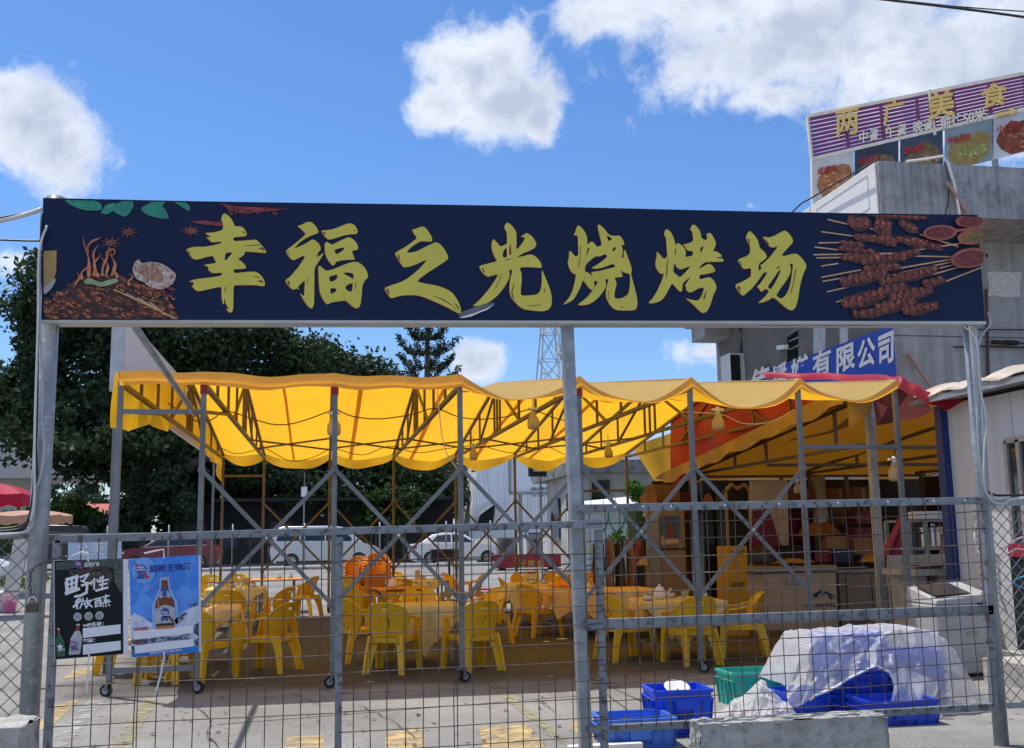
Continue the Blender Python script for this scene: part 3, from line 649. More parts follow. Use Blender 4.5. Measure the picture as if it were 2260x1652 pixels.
car('parked_car','silver people carrier parked nose right behind the canopy legs',((xa+xb)/2,cy,z),L_,1.9,1.8,CARS,1,
 [(.08*k,.35),(.0,.7),(.04*k,1.15),(4.15*k,1.1),(4.85*k,.92),(5.15*k,.72),(5.2*k,.45),(5.1*k,.25),(.2*k,.25)],
 [(.04*k,1.1),(.28*k,1.74),(.6*k,1.84),(2.9*k,1.84),(3.4*k,1.76),(4.3*k,1.08)],
 [[(.3*k,1.2),(.42*k,1.68),(1.35*k,1.7),(1.35*k,1.2)],[(1.42*k,1.2),(1.42*k,1.7),(2.5*k,1.7),(2.5*k,1.18)],[(2.57*k,1.18),(2.57*k,1.7),(3.2*k,1.68),(3.35*k,1.62),(3.95*k,1.14)]],
 [1.0*k,4.1*k],.34,cat='van',lights=[('tail_light',[(.0,.95),(.22*k,1.0),(.18*k,1.3),(.1*k,1.3)],TAIL),('head_light',[(4.7*k,.82),(5.12*k,.66),(5.1*k,.76),(4.7*k,.95)],HEADL),('door_handle',[(2.3*k,1.03),(2.5*k,1.03),(2.5*k,1.06),(2.3*k,1.06)],CHROME),('door_handle',[(2.7*k,1.03),(2.9*k,1.03),(2.9*k,1.06),(2.7*k,1.06)],CHROME),('mirror',[(3.75*k,1.12),(3.98*k,1.12),(3.95*k,1.26),(3.75*k,1.28)],WHITE),('sill',[(.3*k,.26),(4.9*k,.26),(4.9*k,.33),(.3*k,.33)],BLACK)])
xa,xb=carx(903),carx(1108); L_=xb-xa; k=L_/4.6
def sedan(label,bx,by,bz,k,face=1,group='cars parked behind the fence'):
    return car('parked_car',label,(bx,by,bz),4.6*k,1.8,1.46,CARW,face,
 [(.06*k,.38),(.0,.7),(.06*k,.93),(.5*k,.98),(3.3*k,.94),(4.2*k,.80),(4.55*k,.62),(4.6*k,.42),(4.5*k,.22),(.2*k,.22)],
 [(.35*k,.95),(1.1*k,1.38),(1.6*k,1.46),(2.25*k,1.44),(2.65*k,1.36),(3.4*k,.93)],
 [[(.98*k,1.06),(1.3*k,1.32),(1.75*k,1.37),(1.95*k,1.37),(1.95*k,1.03)],[(2.02*k,1.03),(2.02*k,1.37),(2.3*k,1.36),(2.55*k,1.3),(3.1*k,.99)]],
 [.95*k,3.72*k],.33,group=group,lights=[('tail_light',[(.0,.72),(.3*k,.78),(.3*k,.88),(.04*k,.88)],TAIL),('head_light',[(4.1*k,.66),(4.52*k,.58),(4.48*k,.66),(4.1*k,.75)],HEADL),('mirror',[(2.95*k,1.0),(3.14*k,1.0),(3.12*k,1.1),(2.95*k,1.12)],WHITE),('door_handle',[(1.75*k,.85),(1.95*k,.86),(1.95*k,.88),(1.75*k,.87)],CHROME),('sill',[(.3*k,.23),(4.3*k,.23),(4.3*k,.28),(.3*k,.28)],BLACK)])
sedan('white sedan parked nose right behind the stacked orange chairs',(xa+xb)/2,cy,z,k)
p=at(-20,1225,40.); sedan('white sedan half out of the picture at the left edge',p[0]-1.7,40.,zg(40),1.,1)
# dark pickup canopy behind the left post
p=at(160,1180,52); x=p[0]
t=thing('parked_van','black van with a rounded roof beside the left gate post','van',(x,52,zg(52)))
mb=MB(); mb.prism([(x-1.9,51.2,zg(52)+.35),(x+1.2,51.2,zg(52)+.35),(x+1.2,51.2,1.5),(x+.9,51.2,2.1),(x+.5,51.2,2.42),(x-1.9,51.2,2.5)],(0,1.8,0)); build('body',mb,mat('black_car_paint',(.015,.016,.018),rough=.25),t,bev=.06,autos=35)
mb=MB(); mb.prism([(x-1.6,51.18,1.6),(x+.9,51.18,1.6),(x+.6,51.18,2.1),(x-1.6,51.18,2.2)],(0,-.015,0)); build('window',mb,GLASS,t)
for dx in (-1.2,.6):
    mb=MB(); mb.lathe([(.33,-.1),(.33,.1)],(0,0,0),18); mb.v=[(x+dx+a,51.28+c_,zg(52)+.33+b_) for a,b_,c_ in mb.v]; build('wheel',mb,BLACK,t)
# ------------------------------------------------------------------ white tin hall, billboard, small house behind the yard
y=58.; P=lambda u,v,yy=y:np.array(at(u,v,yy))
t=thing('tin_hall','white corrugated tin hall with a bent sheet at its foot behind the yard','building',tuple(at(1100,1195,58)))
mb=MB(); n=44
a=P(1052,1180); 
for i in range(n):
    f0=i/n;f1=(i+.55)/n;f2=(i+1)/n
    def q(f,dy): 
        xt=1074+f*240; xb=1036+f*290; return (P(xb,1190-f*4)+[0,dy,0],P(xt,872)+[0,dy,0])
    a0,a1=q(f0,0);b0,b1=q(f1,0);c0,c1=q(f2,0)
    dz=np.array([0,.07,0]); mb.poly([a0,b0,b1,a1]); mb.poly([b0,b0+dz,b1+dz,b1]); mb.poly([b0+dz,c0+dz,c1+dz,b1+dz]); mb.poly([c0+dz,c0,c1,c1+dz])
build('wall',mb,TINW,t)
mb=MB(); pA,pB,pC,pD=P(1036,1190),P(1074,872),P(1326,1186),P(1314,872); mb.prism([pA+[0,.3,0],pC+[0,.3,0],pD+[0,.3,0],pB+[0,.3,0]],(0,9,0)); build('roof',mb,TINW,t)
mb=MB(); mb.prism([P(1053,1160,57.6),P(1088,1158,57.6),P(1094,1108,57.6),P(1080,1116,57.6),P(1062,1128,57.6)],(0,.1,0)); build('vent',mb,DARKW,t)
mb=MB(); mb.prism([P(1046,1150,57.5),P(1060,1130,57.5),P(1096,1106,57.5),P(1094,1113,57.5),P(1064,1134,57.5)],(0,-.3,.06)); build('bent_sheet',mb,WHITE,t)
yb_=52.; P=lambda u,v,yy=yb_:np.array(at(u,v,yy))
t=thing('billboard','white billboard with blue characters standing above the small grey house','billboard',tuple(at(1230,1195,52)))
mb=MB(); mb.prism([P(1124,1090),P(1480,1084),P(1480,975),P(1124,985)],(0,.2,0)); build('panel',mb,mat('billboard_white',(.80,.85,.92),rough=.5,var=.04),t)
mb=MB()
for a,b_ in (((1124,1090),(1480,1084)),((1124,985),(1124,1090))): mb.bar(P(*a)+[0,-.08,0],P(*b_)+[0,-.08,0],.14)
build('frame',mb,GALV,t)
for u in (1150,1290,1420):
    x=P(u,1090)[0]; mb=MB(); mb.box((x,52.3,P(u,1090)[2]/2),(.2,.2,P(u,1090)[2])); build('post',mb,GALV,t)
BLUEP=mat('sky_blue_print',(.05,.28,.62),rough=.5,var=.04); GREYP=mat('grey_print',(.06,.06,.07),rough=.5,var=.05)
y=51.97; P=lambda u,v,yy=51.97:np.array(at(u,v,yy))
for ch,(ua,ub,va,vb) in zip('海天广告',((1172,1193,1004,1044),(1208,1244,1004,1040),(1250,1282,1004,1040),(1290,1322,1003,1038))):
    mb=MB(); text_fit(mb,ch,P(ua,vb),P(ub,vb-1),P(ua,va),.015); build('lettering',mb,BLUEP,t)
mb=MB(); mb.add([P(1185+13*math.cos(a),1057+11*math.sin(a)) for a in np.linspace(0,6.28,20)[:-1]],[tuple(range(19))[::-1]]); build('logo',mb,BLUEP,t)
mb=MB(); text_fit(mb,'品牌策划',P(1172,1087-4),P(1232,1082),P(1172,1076),.01); text_fit(mb,'全国定制',P(1172,1102-5),P(1232,1096),P(1172,1090),.01); mb.v=[(a,b_,c_) for a,b_,c_ in mb.v]; build('lettering',mb,GREYP,t)
# small grey house with flat eaves
y=40.; P=lambda u,v,yy=40.:np.array(at(u,v,yy))
z0=zg(40)
t=thing('small_house','small grey house with a smoke stained flat eave behind the yard','house',tuple(at(1330,1200,40)))
xL=P(1207,1100,47.)[0]; xR=P(1560,1100)[0]; zE=P(1330,1046)[2]
xc=P(1268,1100)[0]
mb=MB(); mb.hexa([(xc,40,z0-.1),(xR,40.0,z0-.1),(xR,47,z0-.1),(xL,47,z0-.1)],[(xc,40,zE),(xR,40.,zE),(xR,47,zE),(xL,47,zE)]); build('wall',mb,mat('house_render',(.40,.395,.39),rough=.9,var=.2,vs=1.),t)
zT=P(1330,1018)[2]
SOOT=mat('sooty_eave',(.20,.205,.21),rough=.9,var=.25,vs=.5,col2=(.03,.03,.033),mixat=(.52,.66))
mb=MB(); mb.hexa([(xc-.1,39.3,zE),(xR,39.3,zE),(xR,47.6,zE),(xL-.55,47.6,zE)],[(xc-.1,39.3,zT),(xR,39.3,zT),(xR,47.6,zT),(xL-.55,47.6,zT)]); build('eave',mb,SOOT,t)
for (u0,u1,v0,v1) in ((1218,1236,1100,1190),(1252,1266,1090,1180)):
    # openings in the left facing wall
    def lw(u,v):
        d=ray(u,v); A=np.array([xc-.03,39.97]);B=np.array([xL-.03,46.99]); e=B-A
        s_=np.linalg.solve(np.array([[d[0],-e[0]],[d[1],-e[1]]]),A-CAMO[:2]); return CAMO+d*s_[0]
    mb=MB(); mb.prism([lw(u0,v1),lw(u1,v1),lw(u1,v0),lw(u0,v0)],(-.05,-.04,0)); build('window',mb,GLASS,t)
mb=MB(); mb.prism([P(1306,1116,39.9),P(1345,1108,39.9),P(1345,1060,39.9),P(1306,1062,39.9)],(0,-.04,0)); build('window',mb,GLASS,t)
y=37.; P=lambda u,v,yy=37.:np.array(at(u,v,yy))
t=thing('tin_awning','sloping white tin awning along the low mural wall','awning',tuple(at(1370,1200,37)))
for i in range(7):
    u0,u1=1278+i*27,1278+(i+1)*27-1.5; vA=lambda u:1116-(u-1278)*.10; 
    mb=MB(); mb.prism([P(u0,vA(u0)+15,36.2),P(u1,vA(u1)+15,36.2),P(u1,vA(u1)-6,38.2),P(u0,vA(u0)-6,38.2)],(0,0,.04)); build('panel',mb,WHITE,t)
mb=MB(); mb.bar(P(1278,1133,36.4),P(1465,1113,36.4),.1)
for u in (1300,1460): mb.bar(P(u,1125,36.5),np.array([P(u,1125,36.5)[0],36.5,zg(36)]),.08)
build('frame',mb,GALV,t)
y=37.5; P=lambda u,v,yy=37.5:np.array(at(u,v,yy))
t=thing('mural_wall','low wall painted pale blue with green characters under the tin awning','wall',tuple(at(1370,1225,37.5)))
mb=MB(); pa,pb=P(1255,1200),P(1480,1200); mb.box(((pa[0]+pb[0])/2,37.6,(zg(37)+P(1300,1128)[2])/2),(pb[0]-pa[0],.2,P(1300,1128)[2]-zg(37))); build('panel',mb,mat('mural_blue',(.55,.70,.76),rough=.7,var=.12,vs=1.3,col2=(.62,.66,.66),mixat=(.45,.6)),t)
GRNP=mat('teal_print',(.06,.30,.30),rough=.6)
P=lambda u,v,yy=37.49:np.array(at(u,v,yy))
mb=MB(); text_fit(mb,'人人',P(1326,1178),P(1398,1174),P(1326,1132),.0); text_fit(mb,'食安全',P(1352,1219),P(1412,1216),P(1352,1190),.012); build('lettering',mb,GRNP,t)
mb=MB()
for u,v,ru,rv in ((1287,1190,10,26),(1300,1215,14,7),(1275,1215,10,6),(1425,1150,14,20)): mb.add([P(u+ru*math.cos(a),v+rv*math.sin(a)) for a in np.linspace(0,6.28,14)[:-1]],[tuple(range(13))[::-1]])
build('painted_shape',mb,mat('mural_cream',(.60,.52,.30),rough=.7),t)
# vine over the awning and potted bush
V_,F_=leaf_quads(crown_points([fic(1415,1085,36.,30,22,1300,.5),fic(1440,1100,35.8,26,18,900,.5),fic(1410,1130,35.6,10,26,350,.3),fic(1395,1070,36,20,12,350,.4),fic(1395,1178,35.5,10,22,260,.3)]),.13)
t=thing('vine','bright green creeper tumbling over the end of the tin awning','plant',tuple(at(1412,1230,36))); mb=MB(); mb.tube([at(1408,1232,35.8),at(1412,1150,35.8),at(1420,1095,36)],.03,5); build('stem',mb,BARK,t); mesh_np('foliage',V_,F_,LEAF_V,t)
tree('potted_bush','leafy potted plant in front of the mural wall',[fic(1358,1192,34.,20,20,420,.25),fic(1364,1178,34,10,14,160,.2)],[([at(1360,1240,34),at(1360,1195,34)],[.03,.02])],LEAF_V,.14,tuple(gr(1360,1240,zg(34))),cat='plant')
# ------------------------------------------------------------------ right concrete building
# local frame: left wall along Y at x=BX, front wall along X at y=BY
BX,BY=12.91,22.0; ZS=8.36; ZP=9.56
t=thing('concrete_building','grey rendered two storey building with a deep flat parapet at the right','building',(BX,BY,0))
mb=MB(); mb.box((BX+9,BY+5.5,ZS/2),(18,11,ZS)); build('wall',mb,CONC,t); build('side_wall_shade_panel',MB().box((BX-.02,BY+5.5,ZS/2),(.04,10.98,ZS)),mat('shaded_render',(.15,.148,.145),rough=.9,var=.2,vs=1.),t)  # thin panel on the left wall, the overhang's shade painted into its colour
mb=MB(); x0=11.79; y0=20.2; mb.hexa([(x0,y0,ZS),(32,y0,ZS),(32,33,ZS),(x0,33,ZS)],[(x0,y0,ZP),(32,y0,ZP),(32,33,ZP),(x0,33,ZP)]); build('parapet',mb,CONC2,t)
for k in range(4):
    ya=20.25+k*3.17; mb=MB(); mb.box((x0-.02,ya+1.58,(ZS+ZP)/2),(.05,3.12,ZP-ZS-.02)); build('panel',mb,WHITE,t,bev=.02)
    mb=MB(); q=[(x0-.047,ya+.35,ZS+.25),(x0-.047,ya+2.8,ZS+.25),(x0-.047,ya+2.8,ZP-.2),(x0-.047,ya+.35,ZP-.2)]
    for i in range(4): mb.bar(q[i],q[(i+1)%4],.03,.012,(1,0,0))
    build('panel_moulding',mb,mat('grey_moulding',(.5,.52,.55),rough=.6),t)
build('beam',MB().box((BX+.55,32.2,ZS-.25),(3.0,1.2,.5)),CONC,t)
# wall joints, patches on the front wall
mb=MB()
for z in (6.05,4.05): mb.box((BX+4,BY-.004,z),(8,.012,.02))
for x in (BX+1.9,BX+3.6): mb.box((x,BY-.004,3.9),(.02,.012,5.6))
build('wall_joint',mb,mat('joint_grey',(.09,.095,.1),rough=.9),t)
def fr(u,v): return np.array(at(u,v,BY-.01))
mb=MB(); pts=[(2178,601),(2206,599),(2232,602),(2254,600),(2251,640),(2253,655),(2215,657),(2196,652),(2180,655),(2183,628)]
mb.poly([fr(u,v) for u,v in pts][::-1]); build('paint_patch',mb,mat('white_daub',(.55,.56,.57),rough=.9,var=.25,vs=12,col2=(.3,.3,.31),mixat=(.58,.66)),t)
mb=MB(); mb.poly([fr(u,v)+[0,-.002,0] for u,v in ((2175,560),(2180,562),(2181,568),(2176,569))][::-1]); build('hole',mb,BLACK,t)
PLANK=mat('weathered_pink_board',(.36,.25,.22),rough=.8,var=.2)
o=single('plank','long weathered pinkish board leaning on the grey wall behind the right gate post','plank',MB().bar(fr(2000,782)+[0,-.08,0],fr(2052,872)+[0,-.25,0],.12,.05),PLANK)
mb=MB(); mb.tube([fr(2184,757)+[0,-.1,0],fr(2212,758)+[0,-.1,0]],.05,8); mb.tube([fr(2214,758)+[0,-.1,0],fr(2240,759)+[0,-.1,0]],.06,8)
t2=thing('cable_junction','black cable joint hanging on the grey wall right of the gate post','cable',tuple(fr(2220,760))); build('joint_sleeve',mb,BLACK,t2)
mb=MB(); mb.tube([fr(2100,768)+[0,-.07,0],fr(2160,766)+[0,-.07,0],fr(2200,767)+[0,-.07,0],fr(2300,770)+[0,-.07,0]],.018,5); mb.tube([fr(2240,759)+[0,-.1,0],fr(2300,762)+[0,-.1,0]],.02,5); mb.tube([fr(2150,729)+[0,-.07,0],fr(2300,730)+[0,-.07,0]],.014,5); build('cable',mb,BLACK,t2)
mb=MB(); mb.tube([fr(2173,640)+[0,-.06,0],fr(2178,840)+[0,-.06,0]],.035,6); o=single('drain_pipe','dark thin pipe down the grey wall beside the right gate post','pipe',mb,mat('dark_pipe',(.06,.035,.035),rough=.6))
# things on the shaded left wall
def lwx(u,v,dx=0.): return np.array(atX(u,v,BX-dx))
mb=MB(); mb.prism([lwx(1765,730),lwx(1741,745),lwx(1741,800),lwx(1765,790)],(-.05,0,0)); build('window',mb,GLASS,t)
fmb=MB()
for k in range(5):
    a=lwx(1742,700+18*k,.06);b_=lwx(1764,690+18*k,.06); fmb.bar(a,b_,.03)
build('window_grille',fmb,GALV,t)
for (ua,ub) in ((1800,1826),(1858,1876)):
    mb=MB(); mb.prism([lwx(ub,640),lwx(ua,655),lwx(ua,795-(ua-1800)*.4),lwx(ub,785-(ua-1800)*.4)],(-.06,0,0)); build('window_panel',mb,mat('pale_window_film',(.40,.44,.48),rough=.5,var=.2,vs=3),t)
mb=MB(); mb.prism([lwx(1856,640),lwx(1828,655),lwx(1828,785),lwx(1856,775)],(-.03,0,0)); build('window',mb,GLASS,t)
mb=MB(); mb.bar(lwx(1718,768,.1),lwx(1735,766,.3),.12); build('downlight',mb,WHITE,t)
# blue company banner on the left wall
bp=[(1655,842),(1686,824),(1971,719),(1981,860),(1700,860)]
BLUEB=mat('blue_banner',(.012,.06,.42),rough=.45,var=.12,vs=.6,col2=(.05,.16,.5),mixat=(.6,.8))
t=thing('company_banner','large blue company banner with white characters on the left wall of the grey building','banner',tuple(lwx(1820,860,.1)))
mb=MB(); mb.prism([lwx(u,v,.06) for u,v in bp],(-.05,0,0)); build('sheet',mb,BLUEB,t)
def lb(u,v): return lwx(u,v,.125)
for ch,ua,ub,va,vb,sl in (('传',1690,1722,838,884,.36),('媒',1750,1798,806,880,.37),('有',1745+62,1806+38,798,858,.37),('限',1842,1890,774,845,.37),('公',1893,1936,758,826,.37),('司',1936,1952,741,808,.37)):
    pass
def banner_char(ch,ua,va,ub,vb,h):
    mb=MB(); text_fit(mb,ch,lb(ua,va),lb(ub,vb),lb(ua,va-h),.03); build('lettering',mb,WHITE,t)
banner_char('传',1655,880,1700,865,60)
banner_char('播',1702,868,1738,853,56)
banner_char('媒',1745,850,1785,835,54)
banner_char('有',1793,838,1834,822,56)
banner_char('限',1846,828,1888,812,58)
banner_char('公',1892,820,1932,804,64)
banner_char('司',1938,806,1980-2,792,68) if False else banner_char('司',1938,812,1972,798,68)
mb=MB(); mb.poly([lb(u,v) for u,v in ((1940,842),(1976,832),(1980,858),(1942,858))][::-1]); build('print',mb,mat('pale_blue_print',(.3,.5,.65),rough=.5),t)
# air conditioner on the corner
t=thing('air_conditioner','white outdoor air conditioner unit low on the shaded wall above the canopy','air conditioner',tuple(at(1640,826,31)))
a=at(1612,826,30.6);b_=at(1646,826,30.6); mb=MB(); mb.box(((a[0]+b_[0])/2,31.,a[2]+.2),(b_[0]-a[0],.8,.95)); build('casing',mb,PANELW,t,bev=.03)
mb=MB(); mb.box((a[0]+.17,30.58,a[2]+.2),(.3,.03,.8)); build('grille',mb,DARKW,t)
mb=MB(); c=(a[0]+b_[0])/2; mb.tube([(c+.2,30.8,a[2]+.5),(c+.3,30.8,a[2]+1.3),(c+.1,30.8,a[2]+1.8),(c+.4,30.9,a[2]+2.1),(c+.6,31.,a[2]+2.2)],.05,6); build('hose',mb,BLACK,t)
# ------------------------------------------------------------------ rooftop sign: slatted purple hoarding with dish photographs
SD=np.array([math.sin(R_(50)),-math.cos(R_(50))]); SP0=np.array(at(1782,258,28.))[:2]; SNV=np.array([-SD[1],SD[0]]); 
if SNV.dot(-SP0)<0: SNV=-SNV
def sg(u,v,off=0.):
    d=ray(u,v); A=SP0+SNV*off
    s_=np.linalg.solve(np.array([[d[0],-SD[0]],[d[1],-SD[1]]]),A); return CAMO+d*s_[0]
t=thing('roof_sign','large slatted purple rooftop sign with gold characters and dish pictures','sign',tuple(sg(1800,470)))
PURP=mat('purple_slat',(.20,.025,.16),rough=.5,var=.08); CREAM=mat('cream_frame',(.74,.70,.62),rough=.6)
# frame corners in the picture; the right end lies outside the frame
TL=(1783,258);TRr=(2420,139-7);BLq=(1793,352);BRr=(2420,205)
def edge(a,b_,f): return (a[0]+(b_[0]-a[0])*f,a[1]+(b_[1]-a[1])*f)
for k in range(10):
    f0=.045+k*.095;f1=f0+.068
    a=edge(TL,BLq,f0);b_=edge(TRr,BRr,f0);c_=edge(TL,BLq,f1);d_=edge(TRr,BRr,f1)
    n_=np.array([*(SNV*.03),0])
    mb=MB(); mb.prism([sg(*c_),sg(*d_),sg(*b_),sg(*a)],n_); build('slat',mb,PURP,t)
mb=MB()
for a,b_ in ((TL,TRr),(BLq,BRr),(TL,BLq),((1795,470),BLq),((2050,200),(2064,300))): mb.bar(sg(*a),sg(*b_),.1,.1)
build('frame',mb,CREAM,t)
mb=MB()
for i in range(9):
    f=i/8; a=edge(TL,TRr,f); b_=edge(BLq,BRr,f); p_=sg(*a,off=-.12);q_=sg(*b_,off=-.12); mb.bar(p_,q_,.06); 
    g_=np.array([*(-SNV*1.6),0]); mb.bar(p_,np.array([q_[0],q_[1],ZP-.6])+g_,.07); mb.bar(q_,np.array([q_[0],q_[1],ZP-.6]),.08)
build('support_frame',mb,GALV,t)
GOLDL=mat('gold_letter',(.80,.55,.17),rough=.45,var=.05); CREAML=mat('cream_letter',(.80,.75,.60),rough=.5,var=.04)
n3=np.array([*SNV,0])
def sgtext(ch,u0,u1,vt0,vb0,m,sl=-.20,bold=.02,dep=.1,nm='lettering'):
    # vt0,vb0 at the left edge
    du=(u1-u0)*sl; mb=MB(); text_fit(mb,ch,sg(u0,vb0,.06),sg(u1,vb0+du,.06),sg(u0,vt0,.06),bold,dep,n3); build(nm,mb,m,t)
sgtext('两',1846,1896,248,306,GOLDL); sgtext('广',1950,1996,228,280,GOLDL); sgtext('美',2050,2108,209,268,GOLDL); sgtext('食',2165,2224,192,244,GOLDL)
sgtext('中餐',1897,1940,293,318,CREAML,dep=.05); sgtext('午餐',1955,2002,282,307,CREAML,dep=.05); sgtext('晚餐',2016,2060,270,295,CREAML,dep=.05); sgtext('前往50米',2076,2176,259,287,CREAML,dep=.05)
mb=MB(); ar=[(2199,252),(2229,246),(2229,240),(2246,245),(2231,256),(2230,252),(2200,260)]; mb.prism([sg(u,v,.1) for u,v in ar],n3*.06); build('arrow',mb,GOLDL,t)
# dish picture panels
FOODC=[('salt_chicken_print',(.42,.18,.06),(.30,.10,.03),(.6,.58,.58)),('soup_print',(.10,.07,.03),(.30,.16,.05),(.02,.03,.06)),('mushroom_print',(.22,.13,.05),(.07,.05,.03),(.03,.05,.09)),('steamed_fish_print',(.20,.22,.06),(.40,.20,.05),(.22,.28,.32)),('stir_fry_print',(.28,.05,.015),(.10,.02,.01),(.55,.55,.6)),('noodle_print',(.4,.2,.05),(.2,.05,.02),(.5,.4,.35))]
pan=[1796,1885,1985,2083,2191,2300,2420]
def ptop(u): return 352+(u-1793)*(BRr[1]-BLq[1])/(BRr[0]-BLq[0])+3
def pbot(u): return ptop(u)+100-(u-1793)*.02
names=['咸香鸡','羊肉清汤','莲鸭香菇','特色蒸鱼','小炒肉','']
REDL=mat('red_letter',(.40,.015,.02),rough=.5)
for i in range(6):
    ua,ub=pan[i]+2,pan[i+1]-2; nm,c1,c2,bgc=FOODC[i]
    mb=MB(); mb.prism([sg(ua,pbot(ua)),sg(ub,pbot(ub)),sg(ub,ptop(ub)),sg(ua,ptop(ua))],n3*.03); pn=build('picture_panel',mb,mat('bg_'+nm,bgc,rough=.5,var=.25,vs=.8),t)
    fm=mat(nm,c1,rough=.5,var=.5,vs=3.5,col2=c2,mixat=(.42,.6))
    cx_=(ua+ub)/2+4; cy_=(ptop(cx_)+pbot(cx_))/2+10; mb=MB(); rg=random.Random(i)
    pl=[(cx_+(ub-ua)*.46*math.cos(a)*rg.uniform(.85,1.1),cy_+42*math.sin(a)*rg.uniform(.8,1.1)-(math.cos(a)*(ub-ua)*.46)*.2) for a in np.linspace(0,6.28,17)[:-1]]
    pl=[(min(max(u,ua+2),ub-2),min(v,pbot(u)-2)) for u,v in pl]
    mb.poly([sg(u,v,.036) for u,v in pl]); build('food_print',mb,fm,pn)
    if i==4 or i==0:
        pass
    mb=MB()
    for k in range(26):
        a=rg.uniform(0,6.28);r_=rg.uniform(.2,.8); u=cx_+(ub-ua)*.4*math.cos(a)*r_; v=cy_+30*math.sin(a)*r_; w_=rg.uniform(2,6)
        q=[(u+w_*math.cos(b_)*rg.uniform(.6,1.2),v+w_*.7*math.sin(b_)*rg.uniform(.5,1.2)) for b_ in np.linspace(0,6.28,9)[:-1]]
        mb.poly([sg(a_,b_,.041+.0008*k) for a_,b_ in smooth_loop(q,1)])
    build('food_print',mb,mat('hl_'+nm,tuple(min(1,x*1.5+.03) for x in c1),rough=.5,var=.4,vs=6),pn,kind='stuff')
    if names[i]:
        mb=MB(); w_=(ub-ua)*.5; v0=ptop(ua)+34; text_fit(mb,names[i],sg(ua+6,v0,.075),sg(ua+6+w_,v0-w_*.2,.075),sg(ua+6,v0-17,.075),.02); build('lettering',mb,REDL,pn)
# pale loose pole and hose on the parapet
fp=lambda u,v,yy=20.1:np.array(at(u,v,yy))
o=single('roof_hose','pale hose looping over the parapet edge in front of the dish pictures','hose',MB().tube([fp(2000,357),fp(2040,352),fp(2080,345),fp(2092,360),fp(2104,400),fp(2112,440),fp(2118,474)],.03,6),WHITE)
o=single('rusty_bar','rusty bar leaning out from the parapet above the sign end','bar',MB().bar(fp(2089,403),fp(2136,471),.07),PLANK)
o=single('loose_cable','thin black cable hanging on the parapet beside the pale hose','cable',MB().tube([fp(2084,358),fp(2096,400),fp(2092,450),fp(2086,474)],.014,5),BLACK)
o=single('roof_cable','thin black cable strung along the white parapet edge','cable',MB().tube([np.array(atX(u,v,11.6)) for u,v in ((1745,472),(1768,450),(1790,438),(1850,402),(1940,352))],.02,5),BLACK)
# ------------------------------------------------------------------ shed on the right with panel wall along Y
SX=7.62
def sx_(u,v,dx=0.): return np.array(atX(u,v,SX-dx))
zt_a=sx_(2105,893)[2]; zt_b=sx_(2258,856)[2]
t=thing('panel_shed','pale sandwich panel shed with a blue corner post at the right','shed',(SX,10,0))
ya=sx_(2105,1100)[1]; Y0=6.6
ys=[ya,ya-.62,ya-1.24,ya-1.86,ya-2.95,ya-4.1,Y0]
for i in range(len(ys)-1):
    mb=MB(); mb.hexa([(SX,ys[i+1]+.006,0),(SX+.08,ys[i+1]+.006,0),(SX+.08,ys[i]-.006,0),(SX,ys[i]-.006,0)],[(SX,ys[i+1]+.006,zt_a),(SX+.08,ys[i+1]+.006,zt_a),(SX+.08,ys[i]-.006,zt_a),(SX,ys[i]-.006,zt_a)]); build('wall_panel',mb,PANELW,t)
mb=MB(); mb.box((SX+2.2,(ya+Y0)/2,zt_a/2),(4.2,ya-Y0-.02,zt_a-.04)); build('wall',mb,PANELW,t)
mb=MB(); mb.box((SX-.02,ya+.07,zt_a/2),(.14,.14,zt_a)); build('corner_post',mb,mat('blue_paint',(.005,.026,.15),rough=.4,var=.1),t)
mb=MB(); mb.box((SX+.0,(ya+Y0)/2-.5,.12),(.10,ya-Y0+1,.24)); mb.v=[(a-.06,b_,c_) for a,b_,c_ in mb.v]; build('plinth',mb,CONCL,t)
mb=MB(); mb.hexa([(SX-.35,Y0,zt_a+.02),(SX+4.3,Y0,zt_a+.5),(SX+4.3,ya+.25,zt_a+.5),(SX-.35,ya+.25,zt_a+.02)],[(SX-.35,Y0,zt_a+.09),(SX+4.3,Y0,zt_a+.57),(SX+4.3,ya+.25,zt_a+.57),(SX-.35,ya+.25,zt_a+.09)]); build('roof',mb,mat('roof_edge',(.30,.30,.30),rough=.7,var=.2),t)
# rolled tarp lying along the roof edge
mb=MB()
yy=np.linspace(ya+.2,Y0,16)
def rt(i,j):
    y_=yy[0]+(yy[-1]-yy[0])*i; a=math.pi*j; return (SX-.36+.55*j,y_,zt_a+.10+.085*math.sin(a)*(1+.3*math.sin(y_*5))+.08*j+.02*math.sin(y_*9+j*4))
mb.grid(rt,40,8); o=single('roof_tarp','crumpled cream tarp lying along the shed roof edge','tarp',mb,mat('cream_tarp',(.46,.38,.31),rough=.7,var=.35,vs=3,bump=.3,bs=9),solid=.01,smooth=True)
# window at the right edge
wy0,wy1=sx_(2236,1100)[1],sx_(2236,1100)[1]-1.2
zw1=sx_(2240,972)[2]
tw_=t
mb=MB(); 
for a,b_ in (((wy0,zw1),(wy1,zw1)),((wy0,zw1),(wy0,zw1-1.3)),((wy0,zw1-1.3),(wy1,zw1-1.3)),((wy1,zw1),(wy1,zw1-1.3)),((wy0-.22,zw1),(wy0-.22,zw1-1.3))): mb.bar((SX-.02,a[0],a[1]),(SX-.02,b_[0],b_[1]),.07,.06)
wf=build('window',mb,mat('window_alu',(.42,.42,.44),rough=.4,metal=.4),t)
mb=MB(); mb.box((SX-.012,(wy0+wy1)/2,zw1-.65),(.02,wy0-wy1-.05,1.25)); build('pane',mb,GLASS,wf)
